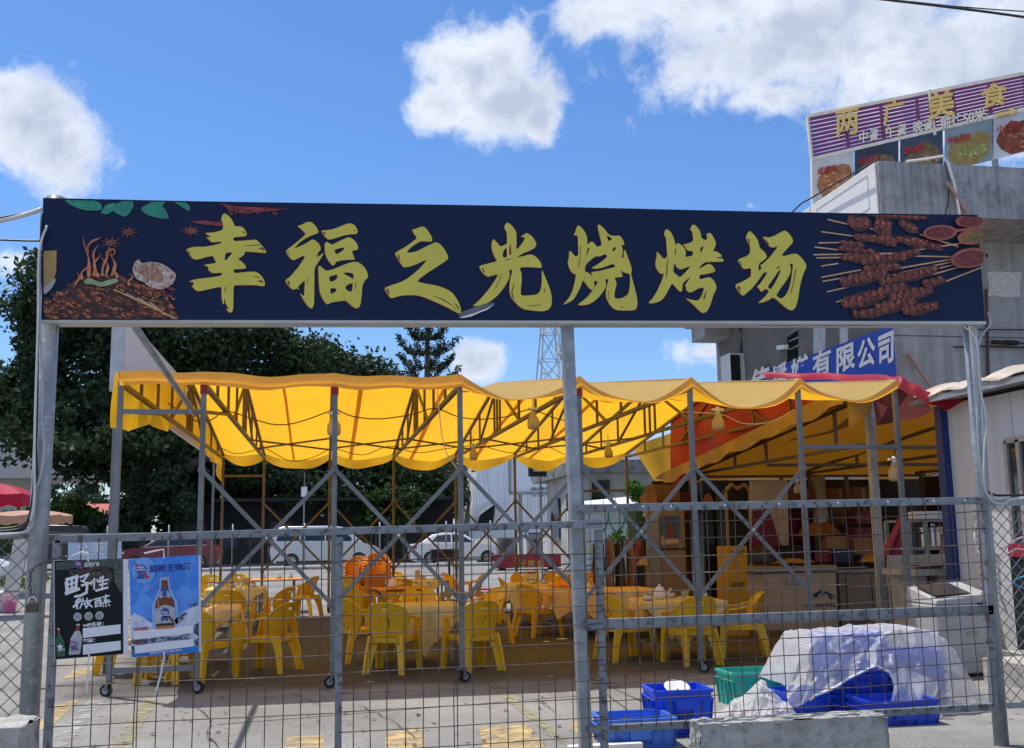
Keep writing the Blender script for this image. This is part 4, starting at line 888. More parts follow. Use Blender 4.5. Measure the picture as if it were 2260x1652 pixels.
# ------------------------------------------------------------------ gantry sign over the gate
SY=7.30
def sp_(u,v,dy=0.): return np.array(at(u,v,SY+dy))
t=thing('sign_gantry','long navy signboard with gold brush characters carried on two steel pipe posts over the gate','sign',tuple(gr(1170,1720)))
SIGN=t
TLs,TRs,BRs,BLs=(95,437),(2157,475),(2174,709),(91,706)
def ptube(u0,v0,u1,v1,y,r,n=14): return MB().tube([at(u0,v0,y),at(u1,v1,y)],r,n)
pl=at(110,700,7.42); mb=MB().tube([(pl[0],7.42,-.05),(pl[0],7.42,at(110,436,7.42)[2])],.062,16); build('post',mb,GALVP,t,smooth=True)
B=gr(2222,1650); pr_=at(2143,719,7.42); mb=MB().tube([(B[0]+.01,7.42,-.05),(pr_[0],7.42,at(2143,480,7.42)[2])],.054,16); build('post',mb,GALVP,t,smooth=True)
a=at(1251,716,7.44); b_=at(1282,1412,7.44); a=np.array(a);b_=np.array(b_); d=(b_-a)/(a[2]-b_[2]); foot=b_+d*(b_[2]-.0); mb=MB().bar(a,foot,.085,.085,(0,1,0)); build('centre_post',mb,GALVP,t,bev=.006)
# sign box: steel frame with vinyl face
q=[sp_(*BLs),sp_(*BRs),sp_(*TRs),sp_(*TLs)]
mb=MB(); mb.prism([p+[0,.012,0] for p in q],(0,.14,0)); build('sign_box',mb,mat('sign_frame_metal',(.42,.42,.42),rough=.5,metal=.4,var=.15),t)
mb=MB(); qb=[(90,706.5),(2176,709.5),(2177,716),(90,712)]; mb.prism([sp_(u,v,.004) for u,v in qb],(0,.16,0)); build('bottom_trim',mb,mat('trim_alu',(.50,.49,.47),rough=.5,metal=.2,var=.1),t)
# vinyl face as a fine grid so that it can ripple near the tear
nu,nv=150,22; mb=MB()
def face(i,j):
    u0=TLs[0]+(TRs[0]-TLs[0])*i; v0=TLs[1]+(TRs[1]-TLs[1])*i; u1=BLs[0]+(BRs[0]-BLs[0])*i; v1=BLs[1]+(BRs[1]-BLs[1])*i
    u=u0+(u1-u0)*j; v=v0+(v1-v0)*j+(2.0*math.sin(i*3.1*math.pi)*(1-j))*.6
    g_=math.exp(-((u-1055)/75)**2-((v-672)/26)**2)
    dy=-.003*math.sin((v*1.0+(u-1050)*.28)*.62)*g_
    return sp_(u,v,dy+.003)
mb.grid(lambda i,j:face(i,1-j),nu,nv); build('vinyl_face',mb,NAVY,t,smooth=True)
# seven brush characters, traced as outlines with their dry-brush gaps
G={}
G['a']=((720,820,340/1277),[[(597,85),(625,82),(665,105),(710,150),(745,205),(765,270),(830,270),(880,280),(915,315),(945,375),(945,400),(915,420),(830,425),(760,433),(745,455),(750,480),(770,490),(910,482),(1020,472),(1085,468),(1120,500),(1165,550),(1205,600),(1235,650),(1222,668),(1150,660),(1030,650),(915,642),(912,690),(860,725),(815,755),(870,790),(915,835),(940,885),(915,897),(820,903),(742,910),(763,965),(900,950),(1020,940),(1085,945),(1140,980),(1190,1040),(1215,1110),(1212,1145),(1185,1158),(1110,1145),(1000,1140),(850,1140),(752,1140),(748,1300),(748,1460),(735,1530),(705,1548),(680,1540),(660,1515),(635,1490),(670,1495),(680,1488),(655,1450),(630,1400),(620,1330),(610,1360),(608,1435),(590,1400),(577,1340),(572,1250),(574,1160),(430,1190),(300,1220),(225,1232),(185,1210),(130,1150),(155,1140),(165,1110),(150,1095),(105,1092),(105,1080),(200,1050),(400,1030),(580,998),(578,955),(500,962),(435,962),(405,940),(378,915),(378,870),(325,850),(325,838),(420,825),(500,808),(470,760),(445,705),(350,725),(240,757),(175,762),(135,735),(85,670),(45,615),(130,580),(210,572),(300,575),(440,555),(570,520),(570,493),(500,503),(430,507),(395,480),(345,425),(410,440),(385,400),(320,370),(420,365),(530,345),(592,320),(598,260),(590,215),(567,175),(580,125)]],
 [[(635,662),(740,652),(700,705),(635,778),(615,765),(625,720)]],
 [[(900,553),(1140,538),(1150,552),(1000,558)],[(1105,597),(1180,580),(1213,630),(1190,632),(1160,608)],[(870,350),(900,345),(935,385),(910,380)],[(75,622),(100,650),(110,690),(135,708),(95,680),(70,640)],[(1090,1080),(1165,1065),(1198,1108),(1140,1095)],[(1020,1006),(1110,1012),(1150,1038),(1090,1027)],[(625,1150),(637,1160),(630,1280),(620,1240)]])
G['b']=((1100,840,380/1495),[[(280,198),(350,180),(400,150),(460,133),(505,145),(550,185),(590,240),(612,298),(570,322),(500,345),(420,385),(340,435),(270,500),(232,548),(330,510),(420,465),(470,430),(510,410),(550,418),(605,465),(635,510),(642,570),(600,610),(582,688),(640,645),(695,608),(650,690),(590,780),(543,860),(542,1100),(540,1300),(535,1420),(515,1470),(490,1478),(450,1450),(390,1370),(340,1280),(322,1235),(360,1275),(382,1298),(390,1180),(398,1035),(340,1090),(285,1145),(310,1190),(275,1165),(220,1188),(180,1165),(130,1110),(92,1060),(100,1035),(180,975),(290,840),(360,740),(392,690),(390,665),(370,660),(300,695),(225,730),(185,715),(130,650),(100,595),(120,565),(220,490),(330,400),(412,325),(370,280),(320,232)],
 [(648,270),(740,265),(850,245),(960,200),(1050,165),(1100,160),(1150,175),(1185,210),(1210,265),(1215,298),(1190,325),(1120,325),(1000,345),(880,385),(790,410),(755,407),(715,375),(670,320)],
 [(710,460),(735,442),(770,465),(812,492),(880,460),(960,420),(1040,382),(1085,375),(1120,390),(1180,440),(1215,500),(1222,555),(1195,572),(1150,575),(1125,600),(1145,650),(1170,710),(1160,722),(1060,722),(950,735),(880,755),(862,790),(840,815),(815,805),(760,740),(720,660),(703,570),(703,500)],
 [(600,830),(620,815),(660,840),(730,900),(850,865),(1000,800),(1120,760),(1190,752),(1250,775),(1320,840),(1360,910),(1378,995),(1335,1030),(1300,1090),(1282,1160),(1275,1280),(1260,1400),(1240,1455),(1205,1478),(1160,1465),(1090,1410),(1030,1355),(960,1360),(860,1375),(790,1388),(760,1415),(720,1400),(670,1330),(630,1240),(612,1100),(608,960)]],
 [[(855,570),(920,545),(1020,528),(990,575),(930,620),(885,635),(860,615)],[(772,985),(905,945),(900,995),(870,1040),(795,1068),(775,1040)],[(985,925),(1080,918),(1140,935),(1152,960),(1150,1035),(1100,990),(1040,965)],[(788,1163),(870,1165),(890,1185),(870,1220),(795,1257)],[(1025,1140),(1060,1105),(1142,1080),(1128,1222),(1060,1205),(1030,1180)]],
 [[(115,598),(130,592),(150,640),(145,655)],[(110,1058),(160,1055),(158,1100),(172,1135),(140,1110)],[(430,1000),(440,1000),(432,1110),(424,1112)],[(665,292),(720,300),(718,320),(690,340)],[(1145,270),(1180,258),(1185,272),(1165,282)],[(1183,1060),(1196,1060),(1183,1170),(1170,1168)]])
G['c']=((1490,860,360/1487),[[(552,180),(590,180),(660,150),(725,135),(765,155),(820,225),(860,290),(877,350),(870,380),(800,380),(690,372),(600,425),(520,480),(455,560),(540,560),(620,540),(720,490),(830,435),(920,393),(975,400),(1040,460),(1100,550),(1137,630),(1125,675),(1000,760),(850,855),(720,945),(622,1028),(720,1055),(860,1080),(1000,1110),(1110,1155),(1200,1210),(1260,1290),(1310,1380),(1340,1470),(1342,1530),(1325,1560),(1230,1510),(1100,1440),(900,1350),(760,1290),(640,1255),(480,1250),(340,1265),(220,1302),(190,1290),(140,1220),(102,1160),(110,1130),(210,1090),(340,1050),(460,990),(580,900),(680,810),(775,700),(775,682),(740,690),(640,740),(520,785),(430,800),(395,785),(340,705),(275,590),(272,565),(320,535),(440,465),(550,390),(632,322),(590,270),(560,215)]],[],
 [[(310,595),(330,585),(352,660),(352,705),(320,650)],[(118,1152),(168,1155),(170,1190),(185,1250),(150,1220)],[(820,1238),(1060,1320),(1215,1420),(1180,1414),(1050,1337)],[(1215,1355),(1280,1410),(1315,1470),(1300,1495),(1275,1440)],[(1225,1425),(1275,1500),(1240,1475)]])
G['d']=((1840,860,370/1528),[[(598,155),(620,100),(648,70),(690,90),(750,150),(798,225),(800,350),(798,525),(860,450),(910,380),(942,318),(865,295),(920,270),(958,238),(1010,260),(1075,320),(1115,390),(1122,440),(1090,490),(1000,535),(880,585),(803,640),(900,620),(1010,590),(1070,595),(1140,650),(1195,720),(1212,790),(1195,810),(1100,800),(960,795),(845,803),(880,890),(888,1000),(872,1130),(868,1210),(880,1258),(1000,1258),(1120,1245),(1180,1200),(1208,1100),(1213,980),(1213,830),(1250,920),(1320,1080),(1365,1230),(1378,1350),(1365,1430),(1320,1490),(1230,1515),(1080,1505),(920,1480),(850,1440),(770,1360),(710,1280),(685,1180),(690,1060),(705,960),(738,840),(675,845),(690,920),(680,980),(620,1100),(520,1230),(400,1340),(280,1405),(160,1432),(85,1425),(160,1370),(290,1230),(400,1090),(480,960),(498,908),(420,930),(345,955),(310,940),(250,890),(212,830),(195,785),(210,772),(350,735),(490,700),(440,620),(405,530),(392,440),(410,360),(428,340),(470,380),(540,465),(620,430),(648,410),(648,320),(640,215)]],
 [[(640,475),(648,630),(595,645),(575,620),(580,560),(605,505)]],
 [[(695,410),(712,460),(715,590),(680,600),(685,480)],[(600,695),(650,663),(720,653),(715,664),(640,684)],[(225,817),(255,809),(275,850),(285,885),(260,880),(240,830)],[(572,888),(555,950),(480,1110),(430,1180),(520,1000)],[(765,1035),(765,1080),(730,1210),(770,1330),(735,1290),(712,1200)],[(930,1413),(1090,1420),(1210,1398),(1180,1417),(1080,1434)],[(1245,1130),(1268,1180),(1245,1215)]])
G['e']=((2190,860,350/1446),[[(280,285),(310,230),(330,150),(358,115),(400,140),(460,210),(495,280),(507,350),(508,440),(540,400),(570,380),(600,390),(640,435),(668,468),(745,440),(720,330),(690,210),(672,130),(688,103),(730,120),(790,180),(840,250),(890,285),(960,290),(1020,280),(1060,310),(1095,370),(1113,430),(1055,445),(1080,490),(1085,560),(1060,640),(1095,650),(1100,570),(1113,500),(1150,590),(1190,700),(1225,800),(1232,860),(1215,900),(1240,1000),(1290,1180),(1320,1320),(1320,1430),(1300,1480),(1270,1497),(1150,1503),(1010,1500),(940,1475),(880,1420),(835,1340),(808,1280),(812,1160),(835,1060),(855,985),(795,998),(812,1060),(810,1110),(770,1190),(690,1290),(610,1360),(520,1405),(430,1418),(340,1410),(400,1370),(500,1290),(600,1170),(650,1090),(680,1030),(612,1015),(625,1090),(618,1140),(590,1170),(550,1150),(490,1080),(435,1000),(400,1110),(340,1230),(280,1330),(200,1375),(115,1410),(130,1385),(200,1310),(260,1200),(300,1060),(325,905),(300,910),(270,895),(220,830),(190,740),(195,690),(212,620),(210,540),(225,530),(265,570),(315,628),(365,600),(358,450),(352,270)]],
 [[(510,480),(545,485),(510,580),(487,640)],[(475,765),(560,680),(650,615),(710,625),(800,578),(838,622),(760,690),(660,760),(570,808),(640,825),(740,810),(850,770),(930,740),(978,790),(820,830),(690,862),(575,875),(572,905),(605,990),(560,920),(510,880),(490,882),(465,860)],[(1035,845),(1110,885),(1200,905),(1205,1000),(1195,1150),(1170,1245),(1060,1305),(990,1310),(945,1295),(955,1180),(985,1070),(965,1000),(942,965),(1080,955),(1080,930),(1060,880)],[(820,278),(870,300),(918,338),(850,380)],[(910,520),(940,480),(980,468),(965,510),(930,545)]],
 [[(393,450),(403,450),(391,700),(375,860),(383,640)],[(845,1170),(855,1180),(850,1280),(868,1350),(840,1300)],[(440,970),(472,970),(468,992)],[(1040,1465),(1060,1440),(1098,1435),(1080,1452)],[(359,680),(367,680),(357,800),(349,800)]])
G['f']=((2530,860,340/1404),[[(350,290),(360,220),(375,182),(410,185),(460,225),(505,310),(530,400),(530,440),(565,408),(600,415),(650,450),(690,500),(705,560),(695,635),(820,608),(820,535),(750,530),(715,510),(700,480),(690,455),(648,430),(730,415),(825,375),(820,300),(810,225),(775,185),(795,130),(825,103),(860,115),(910,170),(948,235),(955,325),(1000,345),(1035,365),(1050,320),(1050,290),(1035,265),(1075,240),(1110,245),(1150,300),(1185,370),(1192,430),(1170,490),(1145,535),(1200,540),(1240,560),(1280,600),(1295,625),(1230,635),(1180,655),(1300,650),(1320,690),(1305,708),(1160,708),(1020,712),(960,760),(905,828),(980,790),(1075,740),(1120,755),(1165,810),(1187,855),(1160,880),(1050,905),(918,925),(930,998),(1010,975),(1080,958),(1120,975),(1170,1030),(1205,1110),(1195,1165),(1160,1230),(1130,1320),(1100,1420),(1060,1500),(1010,1540),(970,1540),(920,1500),(830,1410),(750,1340),(698,1302),(790,1325),(900,1345),(950,1280),(985,1200),(1000,1140),(970,1125),(900,1145),(830,1190),(770,1210),(735,1190),(705,1160),(715,1110),(685,1110),(700,1080),(745,1010),(800,942),(720,1000),(650,1060),(648,1140),(640,1185),(620,1197),(580,1170),(530,1110),(480,1055),(430,1150),(370,1260),(310,1335),(220,1375),(130,1388),(95,1372),(160,1310),(230,1200),(300,1050),(355,890),(320,910),(280,895),(235,840),(208,770),(215,690),(232,610),(228,555),(245,550),(290,600),(345,665),(405,625),(395,500),(382,295)]],
 [[(540,480),(550,495),(540,570),(522,618),(525,540)],[(525,730),(540,740),(545,790),(600,830),(640,832),(790,770),(700,880),(610,965),(560,925),(500,875),(505,800)],[(938,485),(965,465),(1000,458),(970,520),(940,570)]],
 [[(405,640),(413,640),(406,880),(375,1010),(384,860)],[(1030,1185),(1040,1190),(1020,1290),(995,1322),(988,1290)],[(1135,825),(1150,830),(1168,852),(1145,850)]])
G['g']=((2870,880,340/1478),[[(290,245),(315,175),(350,130),(390,155),(450,220),(500,300),(525,410),(560,450),(610,490),(650,560),(645,590),(600,630),(540,670),(515,700),(505,760),(510,808),(545,795),(560,760),(545,740),(540,715),(600,680),(700,580),(780,480),(838,392),(800,405),(745,418),(700,400),(650,330),(600,270),(582,240),(600,232),(680,245),(780,215),(870,165),(940,128),(980,132),(1030,180),(1080,245),(1100,300),(1085,345),(1020,410),(950,490),(898,550),(960,560),(1060,530),(1140,518),(1190,540),(1260,610),(1310,680),(1328,740),(1315,780),(1280,850),(1250,950),(1215,1080),(1195,1230),(1175,1340),(1140,1440),(1100,1485),(1050,1490),(1000,1465),(920,1400),(840,1330),(760,1265),(690,1310),(600,1350),(490,1370),(560,1310),(640,1230),(690,1165),(640,1120),(610,1130),(570,1170),(545,1165),(510,1110),(480,1080),(530,1040),(600,940),(668,832),(590,850),(560,900),(480,1010),(400,1110),(310,1190),(260,1237),(220,1230),(160,1160),(110,1080),(125,1045),(220,1005),(320,950),(375,910),(380,840),(378,768),(330,775),(270,785),(235,765),(190,700),(145,635),(200,600),(290,570),(355,525),(365,460),(355,360),(320,320)]],
 [[(895,775),(870,860),(780,1040),(710,1140),(660,1085),(740,980),(840,830)],[(1035,690),(1085,690),(1100,720),(1080,860),(1060,1000),(1020,1150),(960,1250),(895,1290),(850,1270),(805,1238),(880,1120),(1000,960),(1055,850),(1065,760)],[(800,795),(830,750),(890,728),(860,760)]],
 [[(310,268),(345,268),(362,330),(350,350)],[(605,250),(685,345),(680,365),(620,300)],[(165,632),(195,645),(215,700),(235,735),(200,710)],[(140,1075),(170,1075),(205,1110),(180,1130),(205,1170),(195,1185),(150,1125)],[(1135,790),(1155,790),(1090,1110),(1060,1225),(1055,1190),(1090,1050)]])
S_=.560516
for k_,((ox,oy,sc),outs,holes,slashes) in G.items():
    def tov(p,dx=0,dy=0): return ((ox+p[0]*sc+dx)*S_,(oy+p[1]*sc+dy)*S_)
    vs,fs=outline_vf([smooth_loop([tov(p,-3,2.5) for p in o_],1) for o_ in outs]+[smooth_loop([tov(p,-3,2.5) for p in h_],1) for h_ in holes])
    mb=MB(); mb.add([sp_(u,v,-.0025) for u,v in vs],fs); red=mb
    vs,fs=outline_vf([smooth_loop([tov(p) for p in o_],1) for o_ in outs]+[smooth_loop([tov(p) for p in h_],1) for h_ in holes]+[[tov(p) for p in h_] for h_ in slashes])
    mb=MB(); mb.add([sp_(u,v,-.005) for u,v in vs],fs); g_=build('brush_character',mb,GOLD,t); build('red_edge',red,DRED,g_)
# tear with the frame showing
mb=MB(); mb.poly([sp_(u,v,-.009) for u,v in ((1012,699),(1016,690),(1046,679),(1070,671),(1092,668),(1090,672),(1072,681),(1046,692),(1028,697))][::-1]); build('tear',mb,mat('torn_backing',(.15,.15,.16),rough=.8),t)
mb=MB(); mb.poly([sp_(u,v,-.013) for u,v in ((1012,702),(1028,697),(1048,691),(1074,681),(1092,671),(1076,684),(1060,690),(1040,699),(1024,702))][::-1]); build('torn_edge',mb,WPRINT,t)
# printed food picture, left end
def blobpoly(cx,cy,ru,rv,n,seed,j=.25,rot=0.):
    rg=random.Random(seed); P=[]
    for a in np.linspace(0,2*math.pi,n+1)[:-1]:
        k=1+rg.uniform(-j,j); x=ru*math.cos(a)*k;y=rv*math.sin(a)*k; P.append((cx+x*math.cos(rot)-y*math.sin(rot),cy+x*math.sin(rot)+y*math.cos(rot)))
    return P
def inside(p): 
    u,v=p; return (min(max(u,95.5),2171),min(max(v,440+(u-95)*.0184+1),705))
def printp(nm,polys,m,dy):
    mb=MB()
    for n_,P in enumerate(polys): mb.poly([sp_(*inside(p),dy-.00003*n_) for p in (smooth_loop(P,2) if len(P)>6 else P)][::-1])
    return build(nm,mb,m,t,kind='stuff' if len(polys)>1 else None)
ROAST=mat('roast_print',(.17,.035,.016),rough=.5,var=.6,vs=9,col2=(.05,.012,.01),mixat=(.45,.6)); ROAST2=mat('roast_highlight_print',(.46,.13,.05),rough=.5,var=.5,vs=12,col2=(.14,.03,.012),mixat=(.45,.6))
FLAME=mat('flame_print',(.50,.15,.05),rough=.5,var=.4,vs=8); OYST=mat('oyster_print',(.55,.40,.34),rough=.5,var=.45,vs=14,col2=(.14,.06,.03),mixat=(.5,.62)); LEAFP=mat('leaf_print',(.02,.25,.17),rough=.5,var=.3,vs=7); LEAFP2=mat('leaf_vein_print',(.06,.40,.28),rough=.5)
STICK=mat('skewer_print',(.58,.34,.18),rough=.5,var=.2); MEAT=mat('skewer_meat_print',(.16,.033,.026),rough=.5,var=.6,vs=11,col2=(.16,.05,.02),mixat=(.5,.62)); MEAT2=mat('skewer_meat_highlight_print',(.40,.12,.075),rough=.5,var=.6,vs=18,col2=(.06,.012,.01),mixat=(.45,.58)); SPICE=mat('spice_print',(.26,.035,.03),rough=.5,var=.5,vs=25,col2=(.07,.01,.01),mixat=(.45,.55)); SPOON=mat('wooden_spoon_print',(.34,.09,.06),rough=.5); SPICEY=mat('herb_spice_print',(.22,.14,.03),rough=.5,var=.5,vs=25,col2=(.08,.02,.01),mixat=(.5,.6))
def ribbon(P,W):
    L1=[];L2=[]
    for i,(x,y) in enumerate(P):
        x0,y0=P[max(i-1,0)];x1,y1=P[min(i+1,len(P)-1)]; d=math.hypot(x1-x0,y1-y0) or 1; nx,ny=-(y1-y0)/d,(x1-x0)/d; w_=W[i]; L1.append((x+nx*w_,y+ny*w_)); L2.append((x-nx*w_,y-ny*w_))
    return L1+L2[::-1]
pile=[(96,704),(96,672),(118,662),(138,640),(150,634),(160,622),(178,608),(196,612),(214,607),(240,606),(262,612),(286,616),(306,622),(322,634),(340,648),(360,660),(378,678),(386,690),(392,704)]
DARKR=mat('char_print',(.045,.012,.010),rough=.5,var=.6,vs=14); AMB=mat('glaze_print',(.62,.24,.11),rough=.5,var=.4,vs=18)
printp('roast_print',[pile],DARKR,-.004)
rg=random.Random(11)
def lumps(n,r0,r1,dv,seed):
    rg=random.Random(seed); out=[]
    for k in range(n):
        f=rg.random(); u=100+f*285; top=668-64*math.sin(min(1,f*1.2+.05)*math.pi*.82); v=rg.uniform(top+4,703); out.append(blobpoly(u,v+dv,rg.uniform(r0,r1)*1.5,rg.uniform(r0,r1)*.6,10,seed+k,.35,rg.uniform(.1,.8)))
    return out
printp('roast_print',lumps(110,4,9,0,100),ROAST,-.007); printp('roast_print',lumps(120,2.2,5.5,-1,300),ROAST2,-.0105); printp('roast_print',lumps(70,.9,2.2,-2,600),AMB,-.0145)
printp('skewer_print',[[(250+i*26,640+i*9),(252+i*26,638+i*9),(392-i*8,704-i*3),(388-i*8,705-i*3)] for i in range(4)],STICK,-.017)
fl=[]
for k,(x,y) in enumerate(((196,612),(206,610),(216,612),(226,610),(236,612),(246,610),(258,614),(180,618),(288,630),(166,630))):
    hh=[88,70,52,64,44,60,30,34,26,30][k]; P=[];W=[]
    for i in range(9):
        f=i/8; P.append((x+ (7+3*(k%3))*math.sin(f*5.2+k*1.3)*(f*.9+.1)+ (10 if k%2 else -6)*f, y-hh*f)); W.append((5.2-.35*k*.3)*(1-f)**.8*(.7+.3*math.sin(f*9+k))+.35)
    fl.append(ribbon(P,W))
printp('flame_print',fl,FLAME,-.0175)
printp('flame_print',[ribbon([((a[0]+b_[0])/2,(a[1]+b_[1])/2) for a,b_ in zip(P[:9],P[:8:-1])][:6],[1.9,1.8,1.5,1.1,.8,.3]) for P in fl],AMB,-.018)
printp('flame_print',[ribbon([(236,572),(234,558),(244,550),(254,552),(252,562),(244,566)],[.5,2,2.6,2.4,1.6,.4]),ribbon([(196,560),(192,545),(204,532),(216,528),(222,524)],[.5,2.2,2.6,1.6,.3])],FLAME,-.0185)
printp('oyster_print',[[(291,596),(298,578),(306,572),(312,582),(330,578),(352,580),(374,592),(390,606),(384,626),(368,636),(352,640),(330,634),(314,622),(300,616)]],OYST,-.019)
printp('oyster_print',[blobpoly(338,606,30,18,14,4,.25,.4)],mat('oyster_meat_print',(.34,.16,.09),rough=.5,var=.5,vs=16,col2=(.45,.33,.25),mixat=(.5,.6)),-.0195)
printp('oyster_print',[[(184,621),(196,612),(206,618),(222,624),(240,618),(258,614),(262,622),(246,628),(224,634),(204,628),(190,628)]],mat('onion_print',(.28,.36,.20),rough=.5,var=.3,vs=12),-.020)
lv=[[(139,441),(170,441),(200,441),(222,448),(226,462),(212,466),(184,464),(160,456)],[(222,470),(232,454),(250,448),(262,452),(250,466),(236,474)],[(246,462),(262,446),(290,441),(296,452),(288,470),(276,480),(258,472)],[(308,462),(326,450),(348,448),(366,462),(375,485),(350,482),(326,476)],[(330,446),(352,441),(366,446),(356,458),(340,458)],[(384,441),(410,446),(420,458),(418,468),(402,458)]]
printp('leaf_print',lv,LEAFP,-.004)
printp('leaf_print',[[(222,470),(250,452),(251,454)],[(258,472),(290,445),(288,448)],[(308,462),(372,483),(340,470)],[(150,446),(210,458),(180,455)]],LEAFP2,-.008)
def star(cx,cy,r,rot,sq=.6):
    P=[]
    for k in range(16):
        a=rot+2*math.pi*k/16; rr=r if k%2==0 else r*.26; P.append((cx+rr*math.cos(a),cy+rr*math.sin(a)*sq))
    return P
printp('star_anise_print',[star(245,536,27,.2),star(283,513,25,.1),star(420,510,30,.0,.5)],mat('star_anise_print',(.22,.05,.035),rough=.5,var=.4,vs=14),-.004)
printp('star_anise_print',[star(245,536,14,.6),star(283,513,13,.5)],mat('star_anise_core_print',(.20,.06,.04),rough=.5,var=.3),-.008)
printp('chili_print',[[(416,490),(450,487),(490,492),(520,496),(500,500),(455,497)],[(478,448),(492,452),(505,464),(530,472),(560,470),(610,466),(650,458),(620,462),(570,458),(520,456)]],mat('chili_print',(.24,.03,.035),rough=.5,var=.4,vs=9),-.004)
printp('chili_print',[blobpoly(rg.uniform(500,610),rg.uniform(457,474),rg.uniform(3,7),rg.uniform(2,4),6,k+70,.4) for k in range(26)],SPICE,-.008)
printp('glass_print',[[(96,555),(125,553),(124,602),(118,618),(104,630),(96,634)]],mat('beer_print',(.38,.24,.08),rough=.5,var=.3,vs=6),-.004)
printp('glass_print',[[(96,634),(106,628),(122,612),(123,622),(112,640),(100,650),(96,648)]],mat('foam_print',(.35,.34,.34),rough=.5,var=.3,vs=9),-.008)
# printed skewers, right end
sk=[((1826,485),(1870,495)),((1870,495),(1962,513)),((1812,512),(1930,528)),((1806,537),(1880,535)),((1798,546),(1960,565)),((1795,563),(2000,559)),((1960,562),(2172,530)),((1802,570),(2000,566)),((1812,588),(1850,582)),((1812,613),(1900,596)),((1815,622),(2115,570)),((1950,611),(2160,566)),((1825,645),(1880,632)),((2045,610),(2168,576)),((2040,640),(2168,590)),((1845,668),(1880,655)),((2030,518),(2115,545)),((1890,563),(2130,568)),((2040,600),(2172,570))]
printp('skewer_print',[[(a[0],a[1]-1.6),(b_[0],b_[1]-1.6),(b_[0],b_[1]+1.6),(a[0],a[1]+1.2)] for a,b_ in sk],STICK,-.004)
mt=[(1895,492,24,16,.2),(1948,500,20,18,.3),(2005,500,22,10,.5),(1925,526,40,9,.1),(1960,530,20,12,.4),(2010,532,34,10,.2),(2050,540,30,9,.3),(1880,540,26,9,.1),(1890,552,40,6,.1),(1900,568,44,10,.0),(1950,572,50,10,-.1),(2000,560,30,9,-.2),(1905,612,52,15,-.2),(1945,590,40,9,-.1),(1990,612,50,12,-.2),(2040,600,30,10,-.3),(1905,660,48,16,-.25),(1960,640,40,12,-.25),(2010,648,48,14,-.2),(1920,690,40,10,-.1),(1975,672,44,14,-.2),(2030,680,40,12,-.2),(1985,478,60,6,.05),(2060,622,24,10,-.3)]
m1=[];m2=[];m3=[];m0=[]
for i,(u,v,a,b_,r_) in enumerate(mt):
    n_=max(3,int(a/7))
    m0.append(blobpoly(u+1,v+2,a*1.08,b_*1.1,20,i,.16,r_))
    for k in range(n_):
        f=(k+.5)/n_*2-1; x=u+f*a*math.cos(r_);y=v+f*a*math.sin(r_)+rg.uniform(-.15,.15)*b_
        m1.append(blobpoly(x,y,a/n_*1.15,b_*rg.uniform(.7,.95),12,i*30+k,.22,rg.uniform(-.4,.4)))
        for q in range(4): m2.append(blobpoly(x+rg.uniform(-.6,.6)*a/n_,y+rg.uniform(-.6,.25)*b_,rg.uniform(1.4,3.6),rg.uniform(1.,b_*.28),8,i*90+k*5+q,.4,rg.uniform(-.5,.5)))
        m3.append(blobpoly(x+rg.uniform(-.4,.4)*a/n_,y-b_*rg.uniform(.1,.5),rg.uniform(.8,1.8),rg.uniform(.5,1.1),6,i*50+k,.4))
printp('skewer_meat_print',m0,DARKR,-.008); printp('skewer_meat_print',m1,MEAT,-.010); printp('skewer_meat_print',m2,MEAT2,-.016); printp('skewer_meat_print',m3,AMB,-.032)
printp('spoon_print',[blobpoly(2075,514,38,17,18,3,.02,-.05),blobpoly(2140,488,32,14,18,3,.02,-.05),blobpoly(2145,524,32,17,18,3,.02,-.1),blobpoly(2140,570,42,22,20,3,.02,-.15),[(2108,507),(2172,498),(2172,504),(2110,513)]],SPOON,-.038)
printp('spice_print',[blobpoly(2075,514,31,13,18,5,.05,-.05),blobpoly(2143,489,26,11,18,3,.05,-.05),blobpoly(2142,571,35,17,18,3,.05,-.15)],SPICE,-.039)
printp('spice_print',[blobpoly(2149,524,24,13,16,3,.05,-.1)],SPICEY,-.039)
# cable ends and ties hanging under the sign
for pts,r_,lab in (([(1640,716),(1700,722),(1780,719),(1850,722),(1980,718)],.006,'thin grey cable sagging under the right half of the signboard'),([(600,712),(700,719),(760,718),(900,716)],.005,'thin grey cable sagging under the left half of the signboard')):
    single('sign_cable',lab,'cable',MB().tube([sp_(u,v,.06) for u,v in pts],r_,5),mat('grey_cable',(.42,.42,.43),rough=.6))
# ------------------------------------------------------------------ gate leaves
GY=7.37
def gp(u,v,dy=0.): return np.array(at(u,v,GY+dy))
def diag_mesh(mb,x0,x1,z0,z1,y,d,r,yoff=.004):
    H=z1-z0; n=0
    x=x0-H
    while x<x1+d:
        for sgn in (1,-1):
            xa,xb=(x,x+H) if sgn>0 else (x+H,x)
            P=np.array([xa,z0]);Q=np.array([xb,z1]); t0,t1=0.,1.
            ok=True
            for lim,sg in ((x0,1),(x1,-1)):
                f0=(P[0]-lim)*sg;f1=(Q[0]-lim)*sg
                if f0<0 and f1<0: ok=False;break
                if f0<0: t0=max(t0,f0/(f0-f1))
                if f1<0: t1=min(t1,f0/(f0-f1))
            if ok and t1-t0>.01:
                a=P+(Q-P)*t0;b=P+(Q-P)*t1; mb.bar((a[0],y+sgn*yoff,a[1]),(b[0],y+sgn*yoff,b[1]),r)
        x+=d
def vwire(u,v,ztop,zbot,par,r=.0035,lab=None):
    p=gp(u,v,-.036); rg=rng
    j=lambda:rg.uniform(-.006,.006)
    mb=MB(); zs=np.linspace(zbot,ztop,5); mb.tube([(p[0]+(j() if 0<i<4 else 0),p[1]+j()*.6,z) for i,z in enumerate(zs)],r,4); return build('wire',mb,RUSTW,par)
